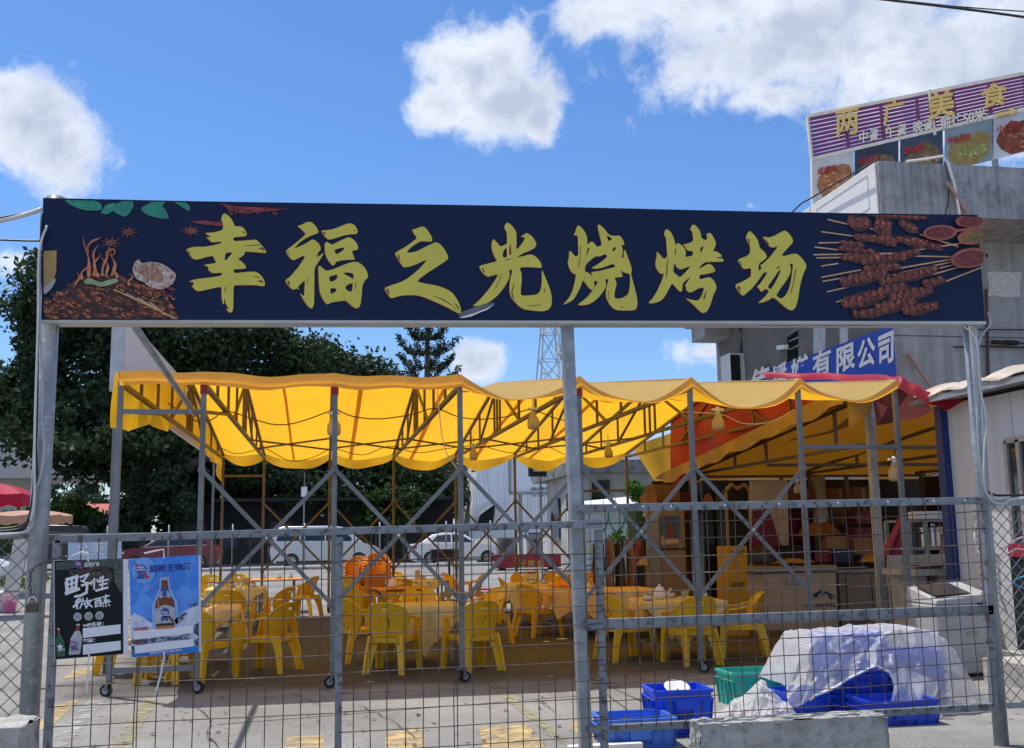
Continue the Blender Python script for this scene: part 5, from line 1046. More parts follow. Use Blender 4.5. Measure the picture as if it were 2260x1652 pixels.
def hwire(x0,x1,za,zb_,par,r=.0035):
    j=lambda:rng.uniform(-.005,.005); n=max(3,int((x1-x0)/.5))
    mb=MB(); mb.tube([(x0+(x1-x0)*i/n,GY-.043+j()*.5,za+(zb_-za)*i/n+(j() if 0<i<n else 0)) for i in range(n+1)],r,4); return build('wire',mb,RUSTW,par)
LG=thing('gate_leaf','wide left gate leaf of welded wire mesh carrying the two beer posters','gate',tuple(gr(740,1720)))
ztl=gp(122,1190)[2]; 
mb=MB().bar(gp(122,1191),gp(1268,1158),.05,.05,(0,0,1)); build('top_rail',mb,RAILM,LG,bev=.004)
mb=MB().bar(gp(1262,1158,-.006),gp(1328,1157,-.006),.056,.06); build('top_rail_sleeve',mb,mat('primer_grey',(.25,.25,.29),rough=.6,var=.15),LG,bev=.004)
def stile(u,v,zt_,w_=.05,y=0.,par=LG,nm='stile'):
    p=gp(u,v,y); mb=MB().bar((p[0],GY+y,.06),(p[0],GY+y,zt_),w_,w_,(0,1,0)); return build(nm,mb,RAILM,par,bev=.004)
stile(122,1300,gp(128,1192)[2]); stile(748,1400,gp(747,1176)[2]-.03,.046); stile(1327,1400,gp(1326,1160)[2]-.03,.05)
xa=gp(122,1300)[0]; xb=gp(1327,1400)[0]
mb=MB().bar((xa,GY,.1),(xb,GY,.1),.05); build('bottom_rail',mb,RAILM,LG)
def lrail_z(x): # top rail height along x
    A=gp(122,1191);B_=gp(1268,1158); return A[2]+(B_[2]-A[2])*(x-A[0])/(B_[0]-A[0])
for u in (161,201,241,296,303,344,384,424,464,504,544,584,623,664,705,780,818,855,895,933,969,1003,1010,1045,1083,1121,1154,1192,1227,1265,1300):
    x=gp(u,1606)[0]; vwire(u,1606,lrail_z(x)+.0,.1,LG)
for k,z in enumerate((.20,.325,.455,.575,.705,.83,.955,1.08,1.205,1.33,1.44)):
    dz=.0
    hwire(xa,gp(300,1500)[0] if k%2 else gp(748,1500)[0],z+dz,z+dz+.004,LG) if k in (1,3) else hwire(xa,gp(748,1500)[0],z,z+.006,LG)
    hwire(gp(748,1500)[0],xb,z+.012,z+.03,LG)
RG=thing('gate_leaf','narrower right gate leaf of welded wire mesh in front of the kitchen','gate',tuple(gr(1740,1720)))
def rail2(a,b_,w_,nm,m=RAILM): 
    mb=MB().bar(gp(*a),gp(*b_),.045,w_); return build(nm,mb,m,RG,bev=.004)
rail2((1270,1123),(2166,1105),.055,'top_rail'); rail2((1292,1380),(2192,1346),.075,'middle_rail'); rail2((1298,1611),(2190,1560),.05,'bottom_rail')
p0=gp(2172,1110);p1=gp(2193,1560); mb=MB().bar(p0+[0,0,.02],p1,.045,.045,(0,1,0)); build('stile',mb,RAILM,RG)
p0=gp(1274,1120);p1=gp(1300,1611); mb=MB().bar(p0+[0,.05,.02],p1+[0,.05,0],.04,.04,(0,1,0)); build('stile',mb,RAILM,RG)
zt2=gp(1700,1118)[2]; zb2=gp(1740,1590)[2]
xr0=gp(1340,1380)[0]; xr1=gp(2185,1400)[0]
u=xr0
while u<xr1:
    f=(u-xr0)/(xr1-xr0); zt_=gp(1340,1120)[2]*(1-f)+gp(2166,1108)[2]*f; zb_=gp(1340,1608)[2]*(1-f)+gp(2185,1560)[2]*f
    mb=MB(); j=lambda:rng.uniform(-.007,.007); mb.tube([(u,GY-.03,zb_),(u+j(),GY-.034,zb_+(zt_-zb_)*.35),(u+j(),GY-.034,zb_+(zt_-zb_)*.7),(u,GY-.03,zt_)],.0035,4); build('wire',mb,RUSTW,RG); u+=.1085
z=zb2+.08; k=0
xh0=gp(1298,1400)[0]
while z<zt2-.03:
    m_=gp(1830+(k%3)*40,1300)[0]; dz=rng.uniform(-.012,.012)
    hwire(xh0,m_,z-.01,z+.012,RG); hwire(m_,xr1,z+dz,z+dz+.04,RG); z+=.122; k+=1
for u in (1357,1420,1482,1600,1720,1850,1960,2060,2130):
    mb=MB(); p=gp(u,1123-(u-1270)*.02-1,-.03); mb.ell(p,(.008,.006,.008),6,4); build('bolt',mb,WHITE,RG)
for u in (1485,1798,2047):
    mb=MB(); p=gp(u,1121-(u-1270)*.02,-.0245); mb.add([p+[.009*math.cos(a),0,.009*math.sin(a)] for a in np.linspace(0,6.28,9)[:-1]],[tuple(range(8))]); build('bolt_hole',mb,BLACK,RG)
# ------------------------------------------------------------------ side fences of chain link
ZL=gp(30,1182)[2]
FL=thing('side_fence','chain-link side fence with cables along its top left of the gate post','fence',tuple(gr(20,1720)))
xl0=gp(-260,1400)[0]; xl1=gp(74,1400)[0]
mb=MB().tube([(xl0,7.45,ZL),(xl1,7.45,ZL)],.022,8); build('rail',mb,GALVP,FL,smooth=True)
mb=MB(); diag_mesh(mb,xl0,xl1,.02,ZL,7.44,.105,.0055); build('chain_link_mesh',mb,CLM,FL,kind='stuff')
for x in (xl1,xl0):
    mb=MB().tube([(x,7.46,0),(x,7.46,ZL+.02)],.024,8); build('post',mb,GALVP,FL,smooth=True)
ZR=gp(2230,1104)[2]; xr=gp(2188,1400)[0]
FR=thing('side_fence','chain-link side fence with cables along its top right of the gate post','fence',tuple(gr(2300,1700)))
mb=MB().bar((xr+.02,7.46,ZR-.02),(xr+3,7.46,ZR),.05); build('rail',mb,GALVP,FR)
zb_=gp(2236,1562)[2]; mb=MB().bar((xr+.14,7.46,zb_),(xr+3,7.46,zb_),.04); build('rail',mb,GALVP,FR)
mb=MB(); diag_mesh(mb,xr,xr+3,zb_,ZR-.03,7.46,.098,.0055); build('chain_link_mesh',mb,CLM,FR,kind='stuff')
mb=MB().bar((gp(2198,1300)[0],7.47,zb_-.02),(gp(2180,1110)[0]+.06,7.47,ZR),.03,.03,(0,1,0)); build('stile',mb,GALVP,FR)
# chain and padlock on the left post
t=thing('chain','steel chain looped round the left gate post beside the black poster','chain',tuple(gp(72,1330)))
mb=MB(); rg=random.Random(2)
def links(pts,n):
    P=[Vector(gp(u,v,dy)) for u,v,dy in pts]
    seg=[(P[i+1]-P[i]).length for i in range(len(P)-1)]; T=sum(seg)
    for k in range(n):
        d=T*(k+.5)/n; i=0
        while d>seg[i] and i<len(seg)-1: d-=seg[i]; i+=1
        c=P[i].lerp(P[i+1],d/seg[i]); dr=(P[i+1]-P[i]).normalized(); s=dr.cross(Vector((0,1,0))).normalized() if k%2 else Vector((0,1,0))
        L_=T/n*.72; w_=L_*.42
        mb.tube([c+dr*L_*math.cos(a)*.9+s*w_*math.sin(a) for a in np.linspace(0,2*math.pi,9)],.0042,5,caps=False)
links([(148,1228,-.06),(120,1234,-.07),(98,1243,-.08),(80,1250,-.06)],9); links([(80,1250,-.06),(68,1262,-.06),(66,1290,-.06),(69,1322,-.06)],8)
build('links',mb,mat('rusty_chain',(.13,.12,.115),rough=.5,metal=.5,var=.3),t)
p=gp(71,1342,-.075); t=thing('padlock','old dark padlock hanging on the chain at the left gate post','padlock',tuple(p+[0,0,-.05]))
mb=MB().box(p,(.075,.03,.058)); build('body',mb,mat('old_brass',(.10,.085,.06),rough=.4,metal=.6),t,bev=.006)
mb=MB().tube([p+[-.022,0,.02],p+[-.022,0,.05],p+[-.012,0,.066],p+[.012,0,.066],p+[.022,0,.05],p+[.022,0,.02]],.006,8); build('shackle',mb,CHROME,t,smooth=True)
# cables on the posts
CG=mat('cable_grey',(.40,.41,.41),rough=.55); CB=mat('cable_black',(.015,.016,.018),rough=.5); CW=mat('cable_white',(.62,.62,.60),rough=.5)
def cable(lab,pts,r,m,y=-.07):
    P=[Vector(gp(u,v,y)) for u,v in pts]
    Q=[]
    for i in range(len(P)-1):
        a=P[max(i-1,0)];b_=P[i];c_=P[i+1];d=P[min(i+2,len(P)-1)]
        for k in range(5):
            s=k/5; Q.append(.5*((2*b_)+(c_-a)*s+(2*a-5*b_+4*c_-d)*s*s+(3*b_-a-3*c_+d)*s**3))
    Q.append(P[-1]); return single('cable',lab,'cable',MB().tube(Q,r,6),m,smooth=True,group='cables on the gate posts')
cable('black cable running straight down the left edge of the left gate post',[(93,470),(84,700),(82,880),(76,1060),(72,1120),(56,1160),(20,1172),(-60,1174)],.009,CB)
cable('thick grey cable bowing down the left gate post towards the fence top',[(96,520),(88,560),(88,700),(90,760),(95,850),(93,930),(98,985),(90,1050),(76,1090),(74,1150),(60,1172),(20,1180),(-60,1182)],.008,CG,-.085)
cable('white cable following the left gate post from the signboard to its foot',[(104,498),(86,560),(84,700),(78,900),(76,1000),(76,1100),(68,1150)],.008,CW,-.1)
cable('black cable bundle swinging off the left gate post below the red parasol',[(-60,1170),(10,1168),(50,1160),(66,1140),(74,1090),(80,1040),(76,960)],.012,CB,-.05)
cable('grey cable curving over the right gate post from the sign corner',[(2180,690),(2186,715),(2165,745),(2160,780),(2168,900),(2172,1000),(2176,1060),(2200,1108),(2230,1104),(2300,1098)],.0065,CG,-.075)
cable('white cable bowing down the middle of the right gate post',[(2128,722),(2150,742),(2158,780),(2162,850),(2175,920),(2172,1000),(2172,1070),(2190,1106),(2216,1113),(2232,1103),(2300,1098)],.0065,CW,-.085)
cable('pale thin cable down the left side of the right gate post',[(2150,722),(2156,760),(2156,850),(2158,960),(2166,1050),(2186,1098),(2240,1100),(2300,1093)],.007,CG,-.08)
cable('black cable along the top of the right side fence',[(2180,1086),(2192,1092),(2210,1094),(2300,1092)],.010,CB,-.02)
cable('white twine tied round the right gate post',[(2130,858),(2136,851),(2150,846),(2166,846),(2180,846)],.004,CW,-.075)
for pts,r,m,lab in (([(-60,500),(0,488),(50,476),(93,462)],.016,CW,'thick white cable entering from the left to the sign end'),([(-60,494),(0,482),(60,470),(93,460)],.009,CB,'black cable entering from the left above the white one'),([(-60,531),(0,530),(60,532),(88,532)],.007,CB,'thin level black cable entering from the left below the others')):
    cable(lab,pts,r,m,.0)
t_=single('overhead_cable','twin black overhead cables crossing the top right corner of the sky','cable',MB().tube([at(1860,-8,11),at(1940,-2,11),at(2060,12,11),at(2180,27,11),at(2330,48,11)],.016,6).tube([at(2010,4,11.2),at(2100,14,11.2),at(2200,22,11.2),at(2330,30,11.2)],.008,6),CB)
single('brace_tube','galvanised tube slanting from behind the signboard to the canopy end bar','tube',MB().tube([at(283,700,8.4),at(430,915,11.95)],.03,10),GALVP,smooth=True)
# ------------------------------------------------------------------ posters
def poster(name,label,TL_,TR_,BR_,BL_,y,border,bm):
    p=[np.array(at(*q,y)) for q in (TL_,TR_,BR_,BL_)]
    def pm(s,t_,k=0):
        return (p[0]*(1-s)+p[1]*s)*(1-t_)+(p[3]*(1-s)+p[2]*s)*t_+np.array([0,-.0025*k,0])
    t=thing(name,label,'poster',tuple(pm(.5,1)))
    mb=MB(); q=[pm(-.01,1.005,-1),pm(1+border,1.0,-1),pm(1+border,0.01,-1),pm(-.01,-.005,-1)]; mb.prism(q,(0,.006,0)); build('board',mb,WPRINT,t)
    mb=MB(); mb.poly([pm(0,1),pm(1,1),pm(1,0),pm(0,0)]); build('sheet',mb,bm,t)
    def shape(nm,pts,m,k):
        mb=MB()
        for n_,P in enumerate(pts if isinstance(pts[0][0],(tuple,list)) else [pts]): mb.poly([pm(s,t_,k+.03*n_) for s,t_ in P][::-1])
        return build(nm,mb,m,t)
    def words(body,s0,s1,t0,t1,m,k,bold=.02,shear=0.):
        mb=MB(); text_fit(mb,body,pm(s0,t1,k),pm(s1,t1-shear,k),pm(s0,t0,k),bold); return build('lettering',mb,m,t)
    return t,pm,shape,words
def circ(cx,cy,rx,ry,n=20): return [(cx+rx*math.cos(a),cy+ry*math.sin(a)) for a in np.linspace(0,2*math.pi,n+1)[:-1]]
ASP=151/216.
CAMP=mat('camouflage_print',(.035,.055,.05),rough=.45,var=.6,vs=14,col2=(.11,.14,.13),mixat=(.52,.6)); SKIN=mat('shadowed_face_print',(.05,.03,.022),rough=.5,var=.4,vs=8); EYEW=mat('eye_print',(.2,.17,.15),rough=.5)
BLUEE=mat('emblem_blue_print',(.02,.07,.35),rough=.4); REDE=mat('emblem_red_print',(.5,.03,.03),rough=.4)
AMBER=mat('amber_bottle_print',(.17,.03,.006),rough=.3,var=.35,vs=6); AMBERL=mat('amber_light_print',(.45,.18,.06),rough=.3,var=.2); GREENB=mat('green_bottle_print',(.012,.10,.06),rough=.3,var=.25,vs=5); SILV=mat('silver_print',(.4,.42,.46),rough=.35,var=.2,vs=9)
def emblem(shape,words,cx,cy,r,txt=True,k=2):
    ry=r*ASP
    shape('emblem_ribbon',[(cx-r*1.35,cy-ry*1.25),(cx-r*.75,cy-ry*1.3),(cx+r*1.6,cy+ry*1.6),(cx+r*1.05,cy+ry*1.9)],REDE,k)
    shape('emblem_disc',circ(cx,cy,r,ry),BLUEE,k+1); shape('emblem_ring',[circ(cx+r*.8*math.cos(a),cy+ry*.8*math.sin(a),r*.05,ry*.05,6) for a in np.linspace(0,6.28,18)],WPRINT,k+2)
    shape('emblem_band',[(cx-r*1.1,cy-ry*.2),(cx+r*1.1,cy-ry*.3),(cx+r*1.12,cy+ry*.22),(cx-r*1.08,cy+ry*.3)],BLUEE,k+2)
    shape('emblem_tail',[[(cx-r*.5,cy+ry*.85),(cx-r*.05,cy+ry*.95),(cx-r*.2,cy+ry*1.8),(cx-r*.4,cy+ry*1.6),(cx-r*.62,cy+ry*1.75)],[(cx+r*.05,cy+ry*.95),(cx+r*.5,cy+ry*.85),(cx+r*.62,cy+ry*1.75),(cx+r*.4,cy+ry*1.6),(cx+r*.2,cy+ry*1.8)]],BLUEE,k+1)
    words('Pabst',cx-r*.6,cx+r*.6,cy-ry*.72,cy-ry*.25,WPRINT,k+3,.02); words('Blue Ribbon',cx-r*.98,cx+r*.98,cy-ry*.18,cy+ry*.2,WPRINT,k+3,.02)
# black poster
t,pm,shape,words=poster('hanging_poster','black beer poster with shadowed eyes and white brush title, left of the blue one',(119.8,1238),(270.8,1233),(272,1444),(121.5,1456),7.285,.075,BLACKP)
shape('helmet_print',[(.36,0),(1,0),(1,.30),(.93,.24),(.86,.1),(.7,.075),(.5,.095),(.36,.07),(.15,.1),(.02,.09),(.02,.02)],CAMP,1)
shape('camouflage_print',[(.86,.1),(1,.06),(1,.38),(.94,.33),(.88,.24)],CAMP,2)
shape('face_print',[(.22,.1),(.5,.1),(.7,.08),(.82,.11),(.86,.2),(.80,.28),(.68,.33),(.5,.27),(.42,.2),(.3,.2),(.22,.15)],SKIN,1)
shape('eye_print',[[(.545,.155),(.60,.13),(.65,.14),(.665,.155),(.61,.165)],[(.25,.145),(.3,.135),(.345,.15),(.30,.158)]],EYEW,2)
shape('iris_print',[circ(.61,.147,.02,.013,10),circ(.30,.147,.016,.009,10)],BLACKP,3)
shape('brow_print',[[(.53,.135),(.60,.105),(.70,.11),(.71,.12),(.6,.12)],[(.22,.13),(.3,.12),(.36,.135),(.3,.132)]],BLACKP,3)
# brush title, drawn as strokes
def strokes(lst,m,k):
    P=[]
    for pts,w_ in lst:
        for (a,b_),(c_,d) in zip(pts,pts[1:]):
            dx,dy=c_-a,(d-b_)/ASP; l=math.hypot(dx,dy) or 1; nx,ny=-dy/l*w_/2,dx/l*w_/2*ASP
            ex,ey=dx/l*w_*.3,dy/l*w_*.3*ASP
            P.append([(a+nx-ex,b_+ny-ey),(c_+nx*.85+ex,d+ny*.85+ey),(c_-nx*.85+ex,d-ny*.85+ey),(a-nx-ex,b_-ny-ey)])
    for i,p_ in enumerate(P): shape('title_stroke',p_,m,k+.02*i)
title=[([(.18,.23),(.19,.33)],.055),([(.18,.20),(.34,.17)],.05),([(.33,.18),(.31,.30)],.045),([(.20,.25),(.33,.225)],.03),([(.20,.30),(.33,.275)],.03),([(.255,.19),(.255,.33)],.035),([(.17,.34),(.36,.30)],.05),([(.38,.18),(.50,.15)],.03),([(.50,.15),(.43,.215)],.03),([(.39,.215),(.47,.24)],.028),([(.40,.265),(.55,.24)],.035),([(.48,.24),(.47,.34),(.38,.37),(.30,.375)],.04),([(.585,.20),(.58,.31)],.028),([(.555,.22),(.545,.26)],.022),([(.62,.21),(.63,.235)],.02),([(.68,.19),(.65,.23)],.028),([(.65,.235),(.79,.215)],.03),([(.71,.18),(.70,.30)],.03),([(.66,.27),(.77,.255)],.028),([(.61,.325),(.78,.30)],.035),
 ([(.36,.40),(.31,.43)],.03),([(.36,.43),(.28,.48)],.035),([(.33,.46),(.33,.50)],.03),([(.38,.40),(.38,.43),(.45,.425)],.02),([(.415,.395),(.415,.425)],.02),([(.39,.455),(.46,.445)],.02),([(.40,.46),(.37,.50)],.022),([(.44,.455),(.46,.49)],.022),([(.48,.40),(.47,.44)],.022),([(.47,.435),(.55,.42)],.022),([(.53,.43),(.46,.50)],.024),([(.48,.45),(.55,.49)],.026),
 ([(.58,.415),(.69,.40)],.022),([(.60,.435),(.60,.495)],.022),([(.60,.435),(.68,.425),(.68,.49)],.022),([(.63,.415),(.625,.46)],.016),([(.66,.41),(.66,.455)],.016),([(.60,.49),(.68,.48)],.022),([(.61,.465),(.67,.46)],.014),([(.71,.395),(.80,.385)],.022),([(.73,.415),(.73,.44),(.80,.43)],.02),([(.755,.375),(.755,.465)],.022),([(.70,.46),(.82,.445)],.022),([(.71,.48),(.72,.495)],.02),([(.75,.48),(.76,.495)],.02),([(.79,.475),(.81,.49)],.02)]
strokes(title,WPRINT,3)
emblem(shape,words,.355,.045,.042)
words('蓝带将军',.44,.66,.03,.075,WPRINT,3,.02)
for cx in (.335,.495,.655):
    shape('seal_print',circ(cx,.585,.062,.062*ASP,18),SILV,2); shape('seal_print',[[(cx-.042,.567+j*.013),(cx+.042,.563+j*.013),(cx+.042,.568+j*.013),(cx-.042,.572+j*.013)] for j in range(4)],mat('seal_ink_print',(.18,.19,.2),rough=.5),3)
words('wifi名称：',.41,.72,.648,.695,WPRINT,2,.03); words('密码：',.41,.59,.812,.858,WPRINT,2,.03)
shape('blank_box',[(.41,.705),(.965,.69),(.965,.785),(.41,.805)],WPRINT,2); shape('blank_box',[(.41,.872),(.965,.86),(.965,.955),(.41,.975)],WPRINT,2)
def pbottle(cx,t0,t1,w_,m,neckm,tilt,k=3):
    def q(x,f): return (cx+x*w_+tilt*(1-f),t0+(t1-t0)*f)
    shape('bottle_print',[q(-.5,.45),q(-.3,.3),q(-.17,.2),q(-.13,.0),q(.13,.0),q(.17,.2),q(.3,.3),q(.5,.45),q(.5,.97),q(.42,1.),q(-.42,1.),q(-.5,.97)],m,k)
    shape('bottle_neck_print',[q(-.2,.22),q(-.13,.03),q(.13,.03),q(.2,.22)],neckm,k+1); shape('bottle_cap_print',[q(-.15,.045),q(-.15,-.01),q(.15,-.01),q(.15,.045)],SILV,k+2)
    return q
q=pbottle(.095,.69,.975,.125,GREENB,AMBER,-.035)
shape('star_print',[q(.42*math.cos(a)*(1 if i%2==0 else .42),.66+.14*math.sin(a)*(1 if i%2==0 else .42)) for i,a in enumerate(np.linspace(-math.pi/2,1.5*math.pi,11)[:-1])],WPRINT,6); words('蓝带将军',.05,.15,.895,.92,WPRINT,6,.02)
q=pbottle(.285,.66,.965,.17,SILV,AMBER,.06)
emblem(shape,words,.275,.865,.048,k=6)
# blue poster
SKYB=mat('poster_blue_print',(.035,.22,.78),rough=.45,var=.28,vs=3.2,col2=(.22,.42,.82),mixat=(.5,.72))
t,pm,shape,words=poster('hanging_poster','blue beer poster with an amber bottle over snowy mountains, right of the black one',(285,1235),(438,1225),(439,1440),(291,1451),7.28,.03,SKYB)
SNOW=mat('snow_print',(.58,.62,.78),rough=.5,var=.2,vs=8,col2=(.42,.46,.62),mixat=(.5,.6)); ROCK=mat('rock_print',(.03,.05,.10),rough=.5,var=.5,vs=12,col2=(.35,.38,.48),mixat=(.5,.58))
HAZEP=mat('cloud_print',(.40,.55,.86),rough=.5,var=.2,vs=4)
shape('cloud_print',[(0,.50),(.12,.42),(.2,.36),(.3,.40),(.4,.34),(.55,.30),(.66,.36),(.78,.30),(.9,.36),(1,.34),(1,.62),(0,.62)],mat('haze_blue_print',(.09,.28,.78),rough=.5,var=.3,vs=5),1)
shape('snow_print',[(0,.58),(.06,.555),(.18,.60),(.28,.66),(.4,.68),(.6,.66),(.72,.60),(.85,.55),(1,.52),(1,1),(0,1)],SNOW,2)
shape('rock_print',[[(.62,.66),(.70,.62),(.74,.60),(.80,.585),(.84,.60),(.76,.63),(.80,.645),(.68,.70)],[(.9,.74),(.96,.71),(1,.70),(1,.84),(.93,.80),(.86,.79)],[(.0,.82),(.1,.8),(.25,.83),(.45,.81),(.65,.83),(.86,.80),(.86,.86),(.5,.86),(.1,.88),(.0,.86)],[(.0,.88),(.06,.9),(.04,.96),(0,.97)],[(.93,.88),(1,.85),(1,.94),(.96,.95)],[(.82,.52),(.95,.50),(1,.51),(.95,.53)]],ROCK,3)
shape('glow_print',circ(.205,.125,.17,.135,24),mat('logo_glow_print',(.16,.38,.84),rough=.5,var=.1),1)
emblem(shape,words,.165,.115,.077); words('蓝带啤酒',.085,.21,.185,.208,BLUEE,4,.02)
words('蓝带王啤酒',.285,.90,.075,.15,mat('navy_title_print',(.008,.03,.20),rough=.5),3,.022,.0)
def q(x,f): return (.505+x*.285,.215+(.735-.215)*f)
shape('bottle_glow_print',[q(-.66,.5),q(-.45,.36),q(-.28,.2),q(-.22,-.02),q(.22,-.02),q(.28,.2),q(.45,.36),q(.66,.5),q(.66,1.),q(-.66,1.)],mat('bottle_glow_print',(.25,.45,.85),rough=.5,var=.1),3)
shape('bottle_print',[q(-.5,.54),q(-.47,.46),q(-.3,.36),q(-.18,.2),q(-.14,.02),q(.14,.02),q(.18,.2),q(.3,.36),q(.47,.46),q(.5,.54),q(.5,.98),q(-.5,.98)],AMBER,4)
shape('bottle_print',[q(-.48,.9),q(.48,.9),q(.45,1.),q(-.45,1.)],AMBERL,5); shape('bottle_print',[q(-.35,.44),q(-.28,.40),q(-.3,.58),q(-.4,.6)],AMBERL,5)
shape('bottle_cap_print',[q(-.15,.045),q(-.15,0),q(.15,0),q(.15,.045)],SILV,5)
shape('neck_label_print',[q(-.19,.26),q(.19,.26),q(.30,.37),q(.2,.40),q(0,.36),q(-.2,.40),q(-.30,.37)],SILV,5); shape('neck_label_print',[q(-.1,.2),q(.1,.2),q(.12,.36),q(-.12,.36)],BLUEE,6)
shape('label_print',[q(-.5,.60),q(-.2,.55),q(0,.53),q(.2,.55),q(.5,.60),q(.5,.94),q(-.5,.94)],SILV,5)
shape('label_print',circ(*q(0,.68),.062,.062*ASP*1.1,18),BLUEE,6); shape('label_print',[q(.1,.76),q(.22,.74),q(.48,.86),q(.42,.9)],AMBER,6); shape('label_print',[q(-.18,.74),q(.14,.74),q(.16,.86),q(-.02,.82),q(-.2,.86)],BLUEE,6); words('Pabst',.46,.55,.555,.58,WPRINT,7,.02); words('Blue Ribbon',.445,.565,.585,.605,WPRINT,7,.02); words('蓝带王啤酒',.40,.61,.675,.70,GREYP,7,.02)
REDP=mat('wifi_red_print',(.42,.03,.04),rough=.5)
words('WiFi名称：',.04,.265,.70,.735,REDP,5,.04); words('密码：',.045,.185,.845,.88,REDP,5,.04)
shape('blank_box',[(.045,.735),(.92,.72),(.92,.80),(.045,.825)],WPRINT,4); shape('blank_box',[(.05,.885),(.92,.86),(.92,.935),(.05,.965)],WPRINT,4)
shape('bottom_band',[(0,.965),(.35,.965),(1,.93),(1,1),(0,1)],mat('band_blue_print',(.01,.16,.55),rough=.5),3); words('KING OF IMPERIAL BEER RIBBON',.28,.75,.967,.985,WPRINT,4,.02,.015)
# ties that hold the posters
TIE=mat('white_tie',(.75,.75,.73),rough=.4)
for pts,lab in (([(195,1240),(194,1222),(180,1219),(160,1227),(150,1236)],'white cable tie looped at the top of the black poster'),([(362,1233),(361,1213),(345,1216),(318,1222)],'white cable tie looped at the top of the blue poster'),([(197,1434),(195,1470),(191,1530)],'long white tie tail hanging below the black poster'),([(363,1440),(355,1490),(342,1535)],'long white tie tail hanging below the blue poster')):
    single('cable_tie',lab,'cable tie',MB().tube([at(u,v,7.25) for u,v in pts],.0055,5),TIE,group='white ties on the posters')
# ------------------------------------------------------------------ sliding canopy on wheels
FXs=[-2.217,-1.336,.103,1.528,2.943,4.320,5.709,7.002]; FY,RY,MY=12.0,24.0,18.0; PH=3.36; RH=3.44
T=thing('sliding_canopy','big yellow folding canopy on wheeled steel legs over the tables','canopy',(2.4,18,0))
zr=4.24
def caster(x,y,par,rot):
    e=bpy.data.objects.new('caster',None)
    mb=MB(); r=.065; mb.lathe([(r*.55,-.02),(r*.98,-.022),(r,-.01),(r,.01),(r*.98,.022),(r*.55,.02)],(0,0,0),16); mb.v=[(x+a*math.cos(rot)-c_*math.sin(rot)+.03*math.cos(rot),y+a*math.sin(rot)+c_*math.cos(rot)+.03*math.sin(rot),r+.002+b_) for a,b_,c_ in mb.v]
    wv=build('caster_wheel',mb,BLACK,par,autos=40)
    mb=MB(); cx_,cy_=x+.03*math.cos(rot),y+.03*math.sin(rot)
    for sg in (-1,1):
        ox,oy=-math.sin(rot)*.03*sg,math.cos(rot)*.03*sg; mb.bar((cx_+ox,cy_+oy,r),(x+ox,y+oy,.15),.006,.035,(math.cos(rot),math.sin(rot),0))
    mb.box((x,y,.15),(.10,.10,.012),rot); build('caster_fork',mb,STEELG,par)
    mb=MB(); mb.lathe([(r*.54,-.024),(r*.54,.024)],(0,0,0),12); mb.v=[(cx_+a*math.cos(rot)-c_*math.sin(rot),cy_+a*math.sin(rot)+c_*math.cos(rot),r+.002+b_) for a,b_,c_ in mb.v]; build('caster_hub',mb,GALV,par)
FM=[];RM=[]
for i,x in enumerate(FXs):
    mb=MB(); mb.bar((x,FY,.16),(x,FY,PH),.058,.058,(0,1,0)); po=build('post',mb,STEELG,T,bev=.004); caster(x,FY,po,rng.uniform(-.6,.6)+ (0 if i%2 else math.pi))
    mb=MB(); mb.bar((x,RY,.16),(x,RY,RH),.055,.055,(0,1,0)); po=build('post',mb,TRUSS,T,bev=.004); caster(x,RY,po,rng.uniform(0,6))
    if i in (1,2,4):
        mb=MB(); mb.box((x,FY,PH-.06),(.075,.075,.16)); build('red_tape',mb,mat('red_cloth_tie',(.30,.03,.05),rough=.7),T)
    # truss: chords and web bars
    tr=bpy.data.objects.new('truss',None); COL.objects.link(tr); tr.parent=T
    def chord(a,b_,w_=.05,nm='chord'):
        mb=MB(); mb.bar(a,b_,w_,w_); return build(nm,mb,TRUSS,tr)
    zb=lambda y:PH-.03+(RH-PH)*(y-FY)/(RY-FY)
    zt=lambda y:(PH+.06+(zr-PH-.06)*(y-FY)/(MY-FY)) if y<MY else (RH+.04+(zr-RH-.04)*(RY-y)/(RY-MY))
    chord((x,FY,zb(FY)),(x,RY,zb(RY)),.052); chord((x,FY,zt(FY)),(x,MY,zt(MY))); chord((x,MY,zt(MY)),(x,RY,zt(RY)))
    yv=[13.3,14.6,15.9,MY-.3,MY,MY+.3,20.1,21.4,22.7] if i%2==0 else [13.5,15.,16.4,MY-.25,MY+.05,MY+.3,19.8,21.2,22.5]
    for y in yv: chord((x,y,zb(y)+.02),(x,y,zt(y)-.02),.036,'web_bar')
    for ya,yb_ in ((MY,15.9),(MY,20.1)): chord((x,ya,zt(ya)-.04),(x,yb_,zb(yb_)+.02),.036,'web_bar')
# scissor braces of front and rear
def brace(i,j,y,z0,z1,m,off,w_=.045):
    mb=MB(); mb.bar((FXs[i],y+off,z1),(FXs[j],y+off,z0),w_,.02,(0,1,0)); build('brace',mb,m,T)
for i in range(1,6):
    brace(i,i+1,FY,.88,2.38,STEELG,-.045); brace(i+1,i,FY,.88,2.38,STEELG,-.068)
    brace(i,i+1,RY,.92,2.42,TRUSS,-.045); brace(i+1,i,RY,.92,2.42,TRUSS,-.068)
    xm=(FXs[i]+FXs[i+1])/2; mb=MB(); mb.ell((xm,FY-.085,1.63),(.02,.012,.02),8,5); build('bolt',mb,CHROME,T)
for i in range(1,7):
    for z in (2.38,.88):
        mb=MB(); mb.box((FXs[i],FY,z),(.075,.075,.05)); build('collar',mb,STEELG,T)
    mb=MB(); mb.box((FXs[i],RY,2.42),(.075,.075,.06)); build('collar',mb,TRUSS,T); mb=MB(); mb.box((FXs[i],RY,.92),(.075,.075,.06)); build('collar',mb,TRUSS,T)
